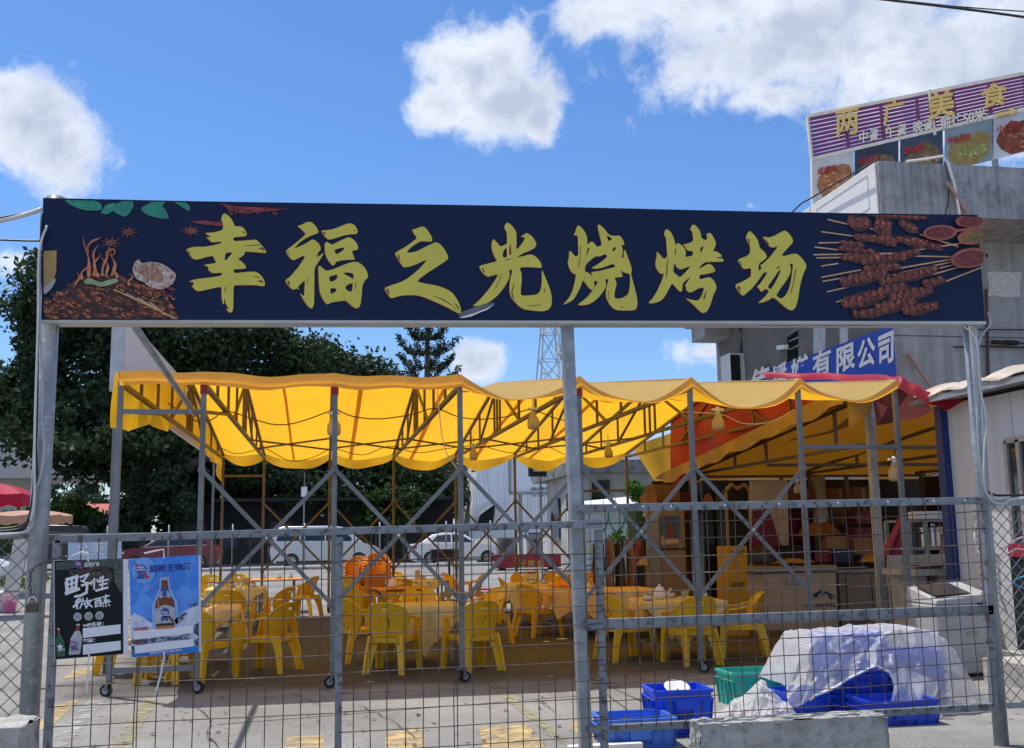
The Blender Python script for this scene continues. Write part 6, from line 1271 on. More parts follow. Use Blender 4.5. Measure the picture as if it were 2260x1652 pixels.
# rods between the bottom chords
for i in range(1,6):
    for (ya,yb_,o) in ((19.0,21.2,0),(21.2,19.0,.025)):
        mb=MB(); mb.bar((FXs[i],ya,3.36+o),(FXs[i+1],yb_,3.36+o),.03,.03); build('rod',mb,TRUSS,T)
# end frames
for y,m in ((FY,STEELG),(RY,TRUSS)):
    mb=MB(); mb.bar((FXs[0]+.03,y,3.02),(FXs[1]-.03,y,3.02),.05); build('end_bar',mb,m,T)
    mb=MB(); mb.bar((FXs[6]+.03,y,2.62),(FXs[7]-.03,y,2.62),.05); build('end_bar',mb,m,T)
for i in (0,1): 
    pass
mb=MB(); mb.bar((FXs[0],FY,.27),(FXs[1],FY,.27),.06); build('foot_bar',mb,STEELG,T)
for i in (0,1):
    mb=MB(); mb.bar((FXs[i],FY,3.02),(FXs[i],MY-3,3.34),.04); build('strut',mb,TRUSS,T)
# cloth
sagF=[.015,.03,.05,.30,.34,.40,.30]; sagM=[.02,.07,.09,.13,.15,.14,.10]; sagR=[.06,.15,.15,.18,.17,.17,.12]
nper=12
def cloth(fx,fy):
    i=min(6,int(fx*7)); s=fx*7-i; x=FXs[i]+(FXs[i+1]-FXs[i])*s; y=FY-.07+(RY+.12-FY)*fy
    b=1-abs(2*s-1)**2.0
    f=fy
    if f<.5: sg=sagF[i]*(1-2*f)+sagM[i]*2*f
    else: sg=sagM[i]*(2-2*f)+sagR[i]*(2*f-1)
    base=zt(min(max(y,FY),RY))+.035
    wr=.016*math.sin(x*7+y*1.3)*b+.012*math.sin(y*3.1+x*2.2)*b
    return (x,y,base-sg*b*(.9 if f<.5 else 1.)+wr)
mb=MB(); mb.grid(cloth,7*nper,44); build('roof_cloth',mb,YCLOTH,T,smooth=True)
# front valance: folded edge hanging over the truss ends
def val(fx,g_):
    x,y,z=cloth(fx,0.); i=min(6,int(fx*7)); s=fx*7-i; h=.15 if i<3 else .13*(1-.85*(1-abs(2*s-1)**1.5))
    return (x,y-.015-.03*g_*math.sin(3.1*g_),z+.004-h*g_-.012*math.sin(x*5)*g_)
mb=MB(); mb.grid(lambda a,b_:val(a,1-b_),7*nper,4); build('front_valance',mb,YCLOTH,T,smooth=True)
def rval(fx,g_):
    x,y,z=cloth(fx,1.); i=min(6,int(fx*7)); s=fx*7-i; b=1-abs(2*s-1)**2
    return (x,y+.02+.03*math.sin(x*6)*g_,z-(.10+.12*b+.03*math.sin(x*4+1))*g_)
mb=MB(); mb.grid(lambda a,b_:rval(a,1-b_),7*nper,3); build('rear_valance',mb,YCLOTH,T,smooth=True)
# seams of the cloth, slightly proud strips
for fx in (.135,.205,.335,.478,.63,.775):
    mb=MB(); mb.grid(lambda a,b_:tuple(np.array(cloth(fx+(.0065 if fx>.3 else .004)*(a-.5)*1.2+.03*(b_-.5)*(0.25-fx)*3,b_))+[0,0,-.012]),1,40); build('seam',mb,mat('orange_seam',(.74,.36,.03),rough=.6,trans=.45),T)
# left end curtain
def curt(a,b_):
    y=FY-.05+(20.6-FY)*a; top=zt(min(y,RY))+.03; 
    hem=2.80+.62*min(1,max(0,y-FY)/6.)**.8+.05*math.sin(y*2.3)
    if y>18: hem=3.42-.05*(y-18)
    z=top+(hem-top)*b_; return (FXs[0]-.06+.05*math.sin(y*4+b_*2)*b_,y,z)
mb=MB(); mb.grid(curt,40,8); build('end_curtain',mb,YCLOTH,T,smooth=True)
def tat(a,b_):
    y=20.6+3.5*a; top=zt(min(y,RY))+.02; hem=3.3-.15*a-(.32*max(0,a-.75)*4); z=top+(hem-top)*b_; return (FXs[0]-.05+.06*math.sin(y*5)*b_,y,z)
mb=MB(); mb.grid(tat,16,6); build('end_curtain',mb,YCLOTH,T,smooth=True,label='tattered rear corner of the left end curtain')
# right end: red curtain hanging inside, yellow fall at its back corner
def redc(a,b_):
    y=FY+.15+(20.6-FY)*a; top=zt(min(y,RY))+.02; hem=min(top-.05,3.40-(y-13.3)*.088-.02-(.3*max(0,y-19.2) if y>19.2 else 0)); z=top+(hem-top)*b_
    return (FXs[7]+.03+.10*math.sin(y*2.6+b_*3)*b_,y,z)
mb=MB(); mb.grid(redc,48,10); build('end_curtain',mb,RCLOTH,T,smooth=True,label='red curtain on the right end of the canopy')
def yfall(a,b_):
    p0=np.array(at(1395,985,RY+.2));p1=np.array(at(1530,940,21.0)); q0=np.array(at(1454,1072,RY+.1));q1=np.array(at(1502,1068,21.0))
    p=p0*(1-a)+p1*a; q=q0*(1-a)+q1*a; r=p*(1-b_)+q*b_; return tuple(r+np.array([0,.08*math.sin(a*7+b_*2),0]))
mb=MB(); mb.grid(yfall,10,8); build('yellow_fall',mb,YCLOTH,T,smooth=True)
# red tarp bridging to the shed
RT1=thing('red_tarp','red tarp stretched from the right canopy corner to the shed roof','tarp',tuple(at(2040,900,12.2)))
mb=MB()
top=[(1668,826,17.4),(1760,826,16.5),(1850,828,15.2),(1950,832,12.6),(1985,832,12.1),(2010,846,12.0),(2040,862,11.9),(2075,874,11.8),(2136,880,11.6)]
bot=[(1690,836,17.0),(1780,838,16.0),(1870,842,14.4),(1958,850,12.1),(1982,858,11.9),(2010,872,11.8),(2040,888,11.7),(2086,907,11.6),(2134,884,11.6)]
n=len(top)
def rtarp(a,b_):
    k=a*(n-1); i=min(n-2,int(k)); f=k-i
    A=np.array(at(*top[i]))*(1-f)+np.array(at(*top[i+1]))*f; B_=np.array(at(*bot[i]))*(1-f)+np.array(at(*bot[i+1]))*f
    return tuple(A*(1-b_)+B_*b_+np.array([0,-.06*math.sin(b_*3.1),.05*math.sin(b_*3.1)+.012*math.sin(a*40)]))
mb.grid(rtarp,40,6); build('cloth',mb,RCLOTH,RT1,smooth=True)
mb=MB(); P=[(1925,868,13.2),(1985,858,11.95),(2012,872,12.),(2060,905,12.1),(2030,922,12.6),(1935,940,13.2)]; mb.poly([at(*p) for p in P]); build('cloth_underside',mb,BRCLOTH,RT1)
# ------------------------------------------------------------------ lamps and wires strung under the canopy
LAMPG=mat('lamp_shade_white',(.68,.60,.42),rough=.4,trans=.4)
def lamp(lab,u,v,y,s=1.):
    p=np.array(at(u,v,y)); t=thing('hanging_bulb',lab,'lamp',tuple(p),'bulbs hanging under the canopy')
    mb=MB(); mb.lathe([(.02,.13),(.035,.12),(.05,.07),(.082,.02),(.085,-.06),(.078,-.10),(.05,-.115),(.0005,-.118)],p,14); mb.v=[(p[0]+(a-p[0])*s,p[1]+(b_-p[1])*s,p[2]+(c_-p[2])*s) for a,b_,c_ in mb.v]; build('bulb',mb,LAMPG,t,smooth=True)
    mb=MB(); mb.lathe([(.022,.0),(.03,.01),(.03,.07),(.015,.09)],(p[0],p[1],p[2]+.12*s),10); mb.box((p[0],p[1],p[2]+.17*s),(.16*s,.05,.03)); build('socket',mb,WHITE,t); mb=MB(); mb.tube([(p[0],p[1],p[2]+.2*s),(p[0],p[1],p[2]+.34*s)],.006,5); build('cord',mb,BRCLOTH,t)
lamp('large milky bulb hanging left of the centre pole in the fourth bay',1177,930,14.3,1.0)
lamp('large milky bulb hanging in front of the red curtain',1585,932,13.6,1.0)
lamp('small distant milky bulb under the rear edge in the middle',1045,1003,19.5,.95)
lamp('small distant milky bulb under the rear edge just right of the centre pole',1343,998,19.2,.95)
lamp('milky bulb half hidden behind the third canopy post',737,942,13.2,1.)
lamp('milky bulb hanging in the kitchen beside the right end post',1975,1043,12.8,1.0)
lamp('small milky bulb deep in the kitchen under the second canopy',1760,1078,17,.8)
WB=mat('brown_wire',(.09,.04,.02),rough=.6)
def wire(lab,pts,m=WB,r=.008):
    P=[Vector(at(*p)) for p in pts]; Q=[]
    for i in range(len(P)-1):
        a=P[max(i-1,0)];b_=P[i];c_=P[i+1];d=P[min(i+2,len(P)-1)]
        for k in range(4):
            s=k/4; Q.append(.5*((2*b_)+(c_-a)*s+(2*a-5*b_+4*c_-d)*s*s+(3*b_-a-3*c_+d)*s**3))
    Q.append(P[-1]); single('light_wire',lab,'wire',MB().tube(Q,r,5),m,group='wires strung under the canopy')
wire('brown lamp wire swagged across the two left bays of the canopy',[(370,890,14),(400,910,14),(440,932,14),(470,925,14),(500,908,14),(560,926,14),(610,938,14),(660,932,14),(735,905,14)])
wire('brown lamp wire swagged from the third post across the middle bays',[(745,905,14),(780,920,14),(840,925,14),(910,915,14),(960,902,14),(1010,920,14),(1060,926,14),(1120,920,14),(1170,905,14),(1230,925,14),(1280,933,14)])
wire('lamp wire along the rear edge of the canopy, left part',[(490,990,22),(520,1002,22),(560,995,22),(585,990,22),(640,1018,22),(690,1010,22),(730,990,22)])
wire('lamp wire along the rear edge of the canopy, right part',[(740,990,22),(800,1005,22),(860,985,22),(920,1000,22),(990,990,22),(1060,985,22),(1130,1000,22),(1200,985,22),(1260,1006,22),(1340,985,21)])
wire('pale lamp wire swagged in front of the red curtain',[(1500,910,13),(1590,915,13),(1640,935,13),(1700,932,13),(1752,905,13)],m=CW,r=.006)
single('cord','white cord dangling from the roof of the canopy beside the fourth post','cord',MB().tube([at(965,862,13),at(968,900,13),at(975,960,13),at(985,1000,13),at(1003,1028,13),at(1010,1036,13)],.007,5),CW)
p=at(1186,1032,28); t=thing('flood_light','black LED floodlight with bright cells under the canopy rear edge','lamp',tuple(p))
build('housing',MB().box(tuple(p),(.5,.12,.5),.2),BLACK,t); build('bracket',MB().bar(tuple(p+np.array([0,.1,0])),tuple(p+np.array([.2,.6,.35])),.05),BLACK,t)
for i in range(3):
    for j in range(3):
        q=at(1180+i*6,1026+j*6.5,27.9); build('led_cell',MB().box(tuple(q),(.05,.02,.06)),mat('led_cell',(.5,.65,.55),rough=.3),t)
q=at(1186,1190,28.); build('pole',MB().bar((p[0]+.2,28.6,p[2]+.35),(p[0]+.2,28.6,zg(28)),.05,.05,(0,1,0)),STEELG,t)
# white hoarding panel left of the canopy
hx=-2.66; 
def hp(u,v): return np.array(atX(u,v,hx))
t=thing('side_hoarding','tall lavender white hoarding panel raised behind the left end of the canopy','hoarding',(hx,16,0))
zb_=3.53; zt_=4.5
ys=[14.2,16.2,18.3,20.6,23.2,26.5]
for i in range(5):
    mb=MB(); mb.hexa([(hx,ys[i]+.01,zb_),(hx+.06,ys[i]+.01,zb_),(hx+.06,ys[i+1]-.01,zb_),(hx,ys[i+1]-.01,zb_)],[(hx,ys[i]+.01,zt_),(hx+.06,ys[i]+.01,zt_),(hx+.06,ys[i+1]-.01,zt_),(hx,ys[i+1]-.01,zt_)]); build('panel',mb,HOARD,t)
mb=MB(); mb.bar((hx-.0,14.1,zb_),(hx-.0,14.1,zt_+.3),.16,.1,(0,1,0)); build('end_frame',mb,mat('pale_blue_steel',(.45,.50,.56),rough=.5),t)
mb=MB(); mb.bar((hx+.03,14.2,zt_+.03),(hx+.03,26.5,zt_+.03),.06); build('top_frame',mb,mat('cream_trim',(.55,.50,.42),rough=.6),t)
for y in (14.1,26.4):
    mb=MB(); mb.bar((hx+.0,y,0),(hx+.0,y,zb_),.05,.05,(0,1,0)); build('post',mb,STEELG,t)
# ------------------------------------------------------------------ plastic armchairs
def make_chair(m,nm='plastic_chair'):
    t=thing(nm,None,'chair',(0,0,0))
    # local: front +Y, seat height .43
    mb=MB()
    def seat(a,b_):
        x=(a-.5)*2; y=(b_-.5)*2; w=.215+.02*y; return (x*w,.0+y*.215,.43-.022*(1-x*x)*(1-.4*y*y)-.012*max(0,y-.6)*2)
    mb.grid(seat,8,8); mb.grid(lambda a,b_:(lambda p:(p[0],p[1],p[2]-.012))(seat(1-a,b_)),8,8)
    n=9*9
    ring=[i for i in range(9)]+[9*j+8 for j in range(1,9)]+[72+i for i in range(7,-1,-1)]+[9*j for j in range(7,0,-1)]
    def mir(i): r,c=divmod(i,9); return n+r*9+(8-c)
    mb.f+=[(ring[k],mir(ring[k]),mir(ring[(k+1)%len(ring)]),ring[(k+1)%len(ring)]) for k in range(len(ring))]
    # apron
    P=[(-.235,.22),(.235,.22),(.2,-.225),(-.2,-.225)]
    for i in range(4):
        a=P[i];b_=P[(i+1)%4]; mb.bar((a[0],a[1],.395),(b_[0],b_[1],.395),.02,.055)
    build('seat',mb,m,t,smooth=False,autos=50)
    # backrest with vertical slots and a hand hole
    def back(u,v):
        w=.185+.085*math.sin(min(1,v/.62)*math.pi/2)
        if v>.55: w*=math.sqrt(max(0.,1-((v-.55)/.47)**2.3))*1.0
        z=.42+.42*v; x=u*w; y=-.20-.115*v-.02*v*v+.13*(u*w/.27)**2*(1-.15*v)
        return (x,y,z)
    nu,nv=22,16; mb=MB()
    def skip(i,j):
        u=(i+.5)/nu*2-1
        if 5<=j<=8 and abs(u)<.5 and i%4==0: return True
        if j==13 and abs(u)<.16: return True
        return False
    mb.grid(lambda a,b_:back(a*2-1,b_*.985),nu,nv,skip); build('backrest',mb,m,t,smooth=True,solid=.011)
    mb=MB(); pts=[Vector(back(-1,.12+.0*k)) for k in range(0)]
    edge=[back(-1,v) for v in np.linspace(.0,.93,12)]+[back(u*1.0,1.0*.985) for u in (-.6,0,.6)]+[back(1,v) for v in np.linspace(.93,.0,12)]
    mb.tube(edge,.012,5); build('back_rim',mb,m,t,smooth=True)
    for sg in (-1,1):
        b0=back(sg*.99,.62); b1=back(sg*.99,.40)
        P=[(b0[0],b0[1]+.0,b0[2]+.02),(sg*.275,-.10,.685),(sg*.285,.02,.655),(sg*.285,.13,.645),(sg*.275,.20,.64)]
        mb=MB(); vs=[];W=[.03,.045,.052,.055,.055]
        for p,w_ in zip(P,W): vs+=[(p[0]-w_/2,p[1],p[2]),(p[0]+w_/2,p[1],p[2]),(p[0]+w_/2,p[1],p[2]-.022),(p[0]-w_/2,p[1],p[2]-.022)]
        fs=[]
        for k in range(4):
            for q in range(4): fs.append((k*4+q,k*4+(q+1)%4,(k+1)*4+(q+1)%4,(k+1)*4+q))
        fs+=[(3,2,1,0),(16,17,18,19)]
        mb.add(vs,fs); build('armrest',mb,m,t,autos=40)
        # front leg rises to the armrest
        def leg(q,wd,th,par_nm='leg'):
            mb=MB(); vs=[]
            for (x,y,z),w_ in zip(q,wd): vs+=[(x-th/2,y-w_/2,z),(x+th/2,y-w_/2,z),(x+th/2,y+w_/2,z),(x-th/2,y+w_/2,z)]
            n=len(q); fs=[]
            for k in range(n-1):
                for s in range(4): fs.append((k*4+s,k*4+(s+1)%4,(k+1)*4+(s+1)%4,(k+1)*4+s))
            fs+=[(3,2,1,0),tuple(range(4*n-4,4*n))]; mb.add(vs,fs)
            # inner flange giving the channel profile
            vs=[]
            for (x,y,z),w_ in zip(q,wd): vs+=[(x-sg*th*.5,y+w_/2*.98,z),(x-sg*(th*.5+w_*.8),y+w_/2*.98,z),(x-sg*(th*.5+w_*.8),y+w_/2*.98-.012,z),(x-sg*th*.5,y+w_/2*.98-.012,z)]
            mb.add(vs,[f[::1] for f in fs]); return build(par_nm,mb,m,t)
        leg([(sg*.285,.265,0),(sg*.275,.245,.25),(sg*.268,.225,.40),(sg*.272,.205,.60),(sg*.275,.19,.632)],[.066,.082,.10,.075,.085],.026)
        leg([(sg*.245,-.33,0),(sg*.225,-.285,.25),(sg*.205,-.235,.40),(sg*.2,-.215,.45)],[.066,.084,.115,.125],.026)
    index_children(t); return t
chY=make_chair(YPLAST); chO=None
used=[False]
def chair(u,v,face,label,src=None,z=0.,xy=None,group='yellow plastic armchairs around the tables',tilt=0.):
    s=src or chY
    if s is chY and not used[0]: o=chY; used[0]=True
    else: o=copy_tree(s)
    p=gr(u,v,zg(20)*0) if xy is None else np.array([xy[0],xy[1],0])
    o.location=(p[0],p[1],z); o.rotation_euler=(tilt,0,R_(face)); tag(o,label,'chair',group); return o
# ------------------------------------------------------------------ tables and cloths
def table(u,v,rz,half,label,clab,m,cloth_half,crz,round_=False,h=.74,xy=None,hang=1.):
    p=gr(u,v) if xy is None else np.array([xy[0],xy[1],0.])
    t=thing('dining_table',label,'table',(p[0],p[1],0),'tables under the canopy',R_(rz))
    mb=MB()
    if round_: mb.lathe([(half*.98,h-.03),(half,h-.025),(half,h-.006),(half*.985,h)],(0,0,0),36)
    else: mb.box((0,0,h-.014),(2*half,2*half,.028))
    build('tabletop',mb,DWOOD,t,loc='local')
    for sx in (-1,1):
        for sy in (-1,1):
            mb=MB(); k=half*.62 if round_ else half*.8; mb.tube([(sx*k,sy*k,0),(sx*k*.96,sy*k*.96,h-.03)],.019,8); build('leg',mb,GALVP,t,loc='local',smooth=True)
    mb=MB(); k=half*.78
    for a,b_ in (((-k,-k),(k,-k)),((-k,k),(k,k)),((-k,-k),(-k,k)),((k,-k),(k,k))): mb.bar((*a,.18),(*b_,.18),.02)
    build('stretcher',mb,GALVP,t,loc='local')
    if m is None: return t,p
    # square cloth laid turned by crz over the table; what passes the table edge hangs in folds
    na=144; rings=[0,.3,.6,.85,.97,1.0]; mb=MB(); vs=[];fs=[]
    sd=rng.random()*10
    def tr(a):
        if round_: return half+.006
        q=max(abs(math.cos(a)),abs(math.sin(a))); return (half+.006)/q
    cre=R_(crz)
    def cr_(a):
        b_=a-cre; q=max(abs(math.cos(b_)),abs(math.sin(b_))); tt=(math.tan(b_) if abs(math.cos(b_))>abs(math.sin(b_)) else 1/math.tan(b_))
        return cloth_half/q-.018*abs(math.sin(tt*14))
    hr=[.12,.3,.5,.75,1.0]
    n=0
    for k,f in enumerate(rings):
        for i in range(na):
            a=2*math.pi*i/na; r=min(tr(a),cr_(a))*f; vs.append((r*math.cos(a),r*math.sin(a),h+.006+(.003*math.sin(a*3+f*5+sd) if f<.9 else 0)))
    for g_ in hr:
        for i in range(na):
            a=2*math.pi*i/na; R0=tr(a); d=max(0.,cr_(a)-R0)*hang*g_; amp=.05*min(1,d/.3)
            fold=amp*(math.sin(a*9+sd)+.6*math.sin(a*17+sd*2)); out=R0+.012+.10*d+fold
            rr=min(R0,cr_(a)) if d<=0 else out
            z=h+.004-d*(.985) if d>0 else h+.005
            vs.append((rr*math.cos(a),rr*math.sin(a),max(.015,z)))
    R2=len(rings)+len(hr)
    for k in range(R2-1):
        for i in range(na):
            fs.append((k*na+i,k*na+(i+1)%na,(k+1)*na+(i+1)%na,(k+1)*na+i))
    mb.add(vs,fs)
    o=build('tablecloth',mb,m,None,smooth=True); o.location=(p[0],p[1],.001); o.rotation_euler=(0,0,R_(rz)); tag(o,clab,'tablecloth','cloths on the tables'); return t,p
def bowl_stack(p,dx,dy,h,lab,r=.06,n=2,group='dishes left on the tables'):
    x,y=p[0]+dx,p[1]+dy; t=thing('bowl',lab,'bowl',(x,y,h),group)
    mb=MB(); mb.lathe([(r*1.35,.008),(r*.5,.0),(r*.5,.004),(r*1.3,.014)],(x,y,h),16); build('saucer',mb,CERAM,t,smooth=True)
    mb=MB(); mb.lathe([(r*.45,.008),(r*.55,.012),(r*.9,.04),(r,.062),(r*.96,.062),(r*.85,.042),(r*.4,.018)],(x,y,h),16); build('cup',mb,CERAM,t,smooth=True)
    rg=random.Random(int(x*991)); mb=MB()
    for k in range(5): mb.ell((x+rg.uniform(-1,1)*r*.6,y+rg.uniform(-1,1)*r*.6,h+.066+rg.uniform(0,.015)),(r*.4,r*.25,.015),7,4)
    build('scraps',mb,mat('food_scraps',(.30,.24,.18),rough=.8,var=.5,vs=40),t)
def teapot(p,dx,dy,h,lab,rz=0.,s=1.):
    x,y=p[0]+dx,p[1]+dy; t=thing('teapot',lab,'teapot',(x,y,h),None)
    mb=MB(); mb.lathe([(.045*s,0),(.07*s,.01*s),(.082*s,.045*s),(.08*s,.09*s),(.062*s,.13*s),(.05*s,.145*s)],(x,y,h),18); build('body',mb,CERAM,t,smooth=True)
    mb=MB(); mb.lathe([(.052*s,.145*s),(.045*s,.158*s),(.012*s,.168*s),(.016*s,.178*s),(.016*s,.19*s),(.002,.196*s)],(x,y,h),14); build('lid',mb,CERAM,t,smooth=True)
    c_,s_=math.cos(rz),math.sin(rz); q=lambda a,z:(x+a*c_*s,y+a*s_*s,h+z*s)
    mb=MB(); mb.tube([q(.06,.04),q(.10,.06),q(.125,.10),q(.155,.14)],[.024*s,.018*s,.014*s,.010*s],8); build('spout',mb,CERAM,t,smooth=True)
    mb=MB(); mb.tube([q(-.06,.12),q(-.10,.145),q(-.135,.13),q(-.135,.09),q(-.10,.055),q(-.075,.04)],.009*s,7); build('handle',mb,CERAM,t,smooth=True)
H=.748
# front centre table
_,pA=table(934,1464,2,.47,'square table in the front centre, its yellow cloth corner hanging towards the gate','pale yellow cloth with a scalloped corner hanging down at the front centre',TCLOTH,.80,41)
chair(866,1484,-22,'yellow armchair with its back to the gate at the left of the front centre table')
chair(1044,1480,20,'yellow armchair with its back to the gate at the right of the front centre table')
chair(800,1460,-66,'yellow armchair side on at the left of the front centre table, partly behind its neighbour')
chair(925,1416,176,'yellow armchair facing the gate behind the front centre table')
chair(1072,1424,118,'yellow armchair with a hand hole at the rear right of the front centre table')
# right front table with the teapot
_,pB=table(1497,1451,-4,.52,'table with the white teapot in front of the kitchen freezer','yellow cloth hanging low at the left under the white teapot',TCLOTH,.82,38)
chair(1528,1466,6,'yellow armchair with its back to the gate straight in front of the teapot table')
chair(1384,1457,-74,'yellow armchair facing right at the left end of the teapot table beside the gate stile')
chair(1636,1452,74,'yellow armchair facing left at the right end of the teapot table')
chair(1425,1392,-165,'yellow armchair behind the left corner of the teapot table')
chair(1492,1385,150,'yellow armchair hidden behind the teapot, only its shoulder showing')
teapot(pB,-.20,.06,H,'large white teapot with its handle to the left on the right front table',-.15)
bowl_stack(pB,-.42,-.12,H,'white cup on a saucer left of the large teapot')
bowl_stack(pB,.40,.05,H,'white bowl with leftovers at the right end of the teapot table')
bowl_stack(pB,.02,.25,H,'flat dish behind the glass on the teapot table',.055)
t=thing('drinking_glass','pale glass with a mint green lid beside the large teapot','glass',(pB[0]+.10,pB[1]-.02,H)); mb=MB(); mb.lathe([(.03,0),(.034,.07),(.03,.07)],(pB[0]+.10,pB[1]-.02,H),12); build('glass',mb,mat('clear_glass',(.4,.42,.38),rough=.1,alpha=.5),t); mb=MB(); mb.lathe([(.036,.068),(.036,.098),(.028,.10)],(pB[0]+.10,pB[1]-.02,H),12); build('lid',mb,mat('mint_plastic',(.2,.5,.42),rough=.4),t)
mb=MB(); rg=random.Random(4)
for k in range(9): mb.ell((pB[0]+.19+k*.016,pB[1]+rg.uniform(-.02,.02),H+.012),(.014,.012,.012),6,4)
single('shell_scraps','dark heap of snail shells on the teapot table','leftovers',mb,BLACK)
# left front table behind the posters
_,pC=table(435,1470,3,.52,'left front table half hidden behind the blue poster','peach cloth with a pointed scalloped corner beside the blue poster',PCLOTH,.80,36)
chair(590,1483,62,'yellow armchair facing left at the right side of the left front table')
chair(446,1502,-30,'yellow armchair with its back to the gate at the right edge of the blue poster')
chair(362,1506,-8,'yellow armchair with only its legs showing below the gap between the posters')
chair(284,1490,-60,'yellow armchair behind the black poster with only its feet showing')
chair(400,1420,180,'yellow armchair behind the left front table, its back just above the cloth')
bowl_stack(pC,.05,.1,H,'white bowl with leftovers on the left front table')
# second row left
_,pD=table(520,1388,0,.50,'second row table left of the third canopy post','yellow cloth on the second row left table',TCLOTH,.78,40)
chair(498,1420,4,'yellow armchair with a slotted back in front of the second row left table')
chair(600,1412,66,'yellow armchair facing left at the right side of the second row left table')
for dx,dy,lab in ((-.1,.2,'white dish with scraps at the back of the second row left table'),(.3,.0,'white bowl at the right of the second row left table'),(-.35,.1,'white bowl at the left of the second row left table')): bowl_stack(pD,dx,dy,H,lab)
chair(460,1352,182,'yellow armchair behind the second row left table, leftmost back beside the poster')
chair(520,1350,176,'yellow armchair behind the second row left table, second back from the poster')
# rear left long table
_,pE=table(600,1352,0,.62,'rear left table with an orange cloth and a dark bare front edge','orange cloth bunched over the rear left table',OCLOTH,.66,3)
chair(668,1362,62,'yellow armchair facing left at the right end of the rear left orange table')
for dx,dy,lab in ((-.2,.1,'white plate with scraps on the rear left orange table'),(.15,.0,'small red and white dish on the rear left orange table'),(.4,.1,'pale bowl at the right end of the rear left orange table')): bowl_stack(pE,dx,dy,H,lab)
# centre rear tables
_,pF=table(880,1395,0,.55,'round brown table behind the front centre table with its dark rim showing','orange cloth pulled back on the round brown table',OCLOTH,.47,12,round_=True)
_,pG=table(925,1362,0,.55,'centre rear table behind the round brown one','yellow cloth on the centre rear table',TCLOTH,.76,42)
teapot(pF,-.1,.05,H,'small white pot on the orange cloth of the round brown table',0.,.95)
for q,dx,dy,lab in ((pF,.3,.1,'white dish with shells right of the small pot'),(pF,.5,-.05,'white bowl at the right edge of the round brown table'),(pG,-.3,.0,'flat white dish at the left of the centre rear table'),(pG,.1,.15,'dark sauce dish on the centre rear table'),(pG,.35,.0,'heaped dish at the right of the centre rear table')): bowl_stack(q,dx,dy,H,lab)
mb=MB(); q=(pG[0]-.02,pG[1]+.1,H); mb.box((q[0],q[1],q[2]+.07),(.11,.09,.14)); rg=random.Random(5)
for k in range(5): mb.ell((q[0]+rg.uniform(-.03,.03),q[1],q[2]+.15+rg.uniform(0,.03)),(.03,.02,.03),6,4)
single('tissue_box','peach tissue holder with tissue showing on the centre rear table','tissue box',mb,mat('peach_tissue',(.6,.42,.28),rough=.8))
chair(880,1375,5,'yellow armchair between the round brown table and the centre rear table')
chair(870,1345,178,'yellow armchair behind the centre rear table, left one')
chair(800,1400,-62,'yellow armchair at the left of the round brown table facing right')
chair(790,1366,-70,'yellow armchair left of the centre rear table in front of the stacked chairs')
chair(1008,1352,-120,'yellow armchair with a hand hole turned sideways at the right of the centre rear table')
chair(1038,1356,85,'yellow armchair facing left beside the red stool at the centre rear')
# stacks of orange chairs
chO=make_chair(OPLAST); first=[True]
def stack(u,v,n,face,lab):
    p=gr(u,v,zg(24))
    for k in range(n):
        o=chO if first[0] else copy_tree(chO); first[0]=False
        a=R_(face); o.location=(p[0]+.004*k*math.sin(a),p[1]-.004*k*math.cos(a),.062*k+.0); o.rotation_euler=(0,0,a)
        w_='at the bottom' if k==0 else ('on top' if k==n-1 else ['second','third','fourth','fifth','sixth','seventh','eighth','ninth'][k-1]+' from the bottom')
        tag(o,'orange plastic armchair %s of %s'%(w_,lab),'chair','stacked orange chairs')
stack(778,1352,7,150,'the left stack beside the gate stile'); stack(832,1350,8,176,'the right stack of orange chairs')
# right centre tables
_,pH=table(1185,1380,0,.50,'table with the menu card at the right centre under the canopy','yellow cloth on the menu card table',TCLOTH,.80,4,h=.74)
_,pI=table(1262,1398,6,.52,'table with the crumpled orange napkin left of the centre pole','amber cloth hanging to the chair seats left of the centre pole',PCLOTH,.82,8)
_,pJ=table(1360,1405,0,.56,'table behind the gate stile in front of the paper bags','amber cloth with a wavy hem behind the gate stile',PCLOTH,.84,4)
chair(1187,1405,-58,'yellow armchair angled towards the menu card table, nearest of its group')
chair(1140,1375,-95,'yellow armchair facing right at the left of the menu card table beside the red stool')
chair(1158,1352,178,'yellow armchair with a dark hand hole behind the menu card')
chair(1232,1352,175,'yellow armchair behind the crumpled orange napkin')
chair(1262,1368,178,'yellow armchair behind the table left of the centre pole')
chair(1312,1360,180,'yellow armchair seen between the centre pole and the gate stile')
chair(1398,1378,140,'yellow armchair tilted beside the paper bags right of the gate stile')
mb=MB(); p=pH; x,y=p[0]-.05,p[1]+.1; 
t=thing('menu_card','cream folded menu card with small pictures standing on the table','menu',(x,y,H)); mb.prism([(x-.15,y,H),(x+.15,y,H),(x+.14,y+.05,H+.22),(x-.14,y+.05,H+.22)],(0,.01,0)); build('card',mb,mat('cream_card',(.62,.58,.36),rough=.6),t)
mb=MB()
for i in range(4):
    for j in range(2): mb.lathe([(.016,0),(.016,.003)],(0,0,0),8); k=16; mb.v[-k:]=[(x-.08+i*.052+a,y+.008+.03*j-.005-c_,H+.05+.05*j+b_) for a,b_,c_ in mb.v[-k:]]
build('pictures',mb,BLACK,t); build('heading',MB().box((x,y+.036,H+.175),(.16,.004,.02)),REDL,t)
bowl_stack(pH,-.1,-.2,H,'stacked bowls in front of the menu card',.065); bowl_stack(pH,.12,-.2,H,'white dish right of the menu card front',.06); bowl_stack(pI,.12,-.1,H,'white plate stack on the table left of the centre pole',.07)
def nap(a,b_): return (pI[0]-.34+.42*a,pI[1]-.1+.4*b_,H+.02+.085*math.sin(a*3.0)*math.sin(b_*3.)+.012*math.sin(a*17+b_*9))
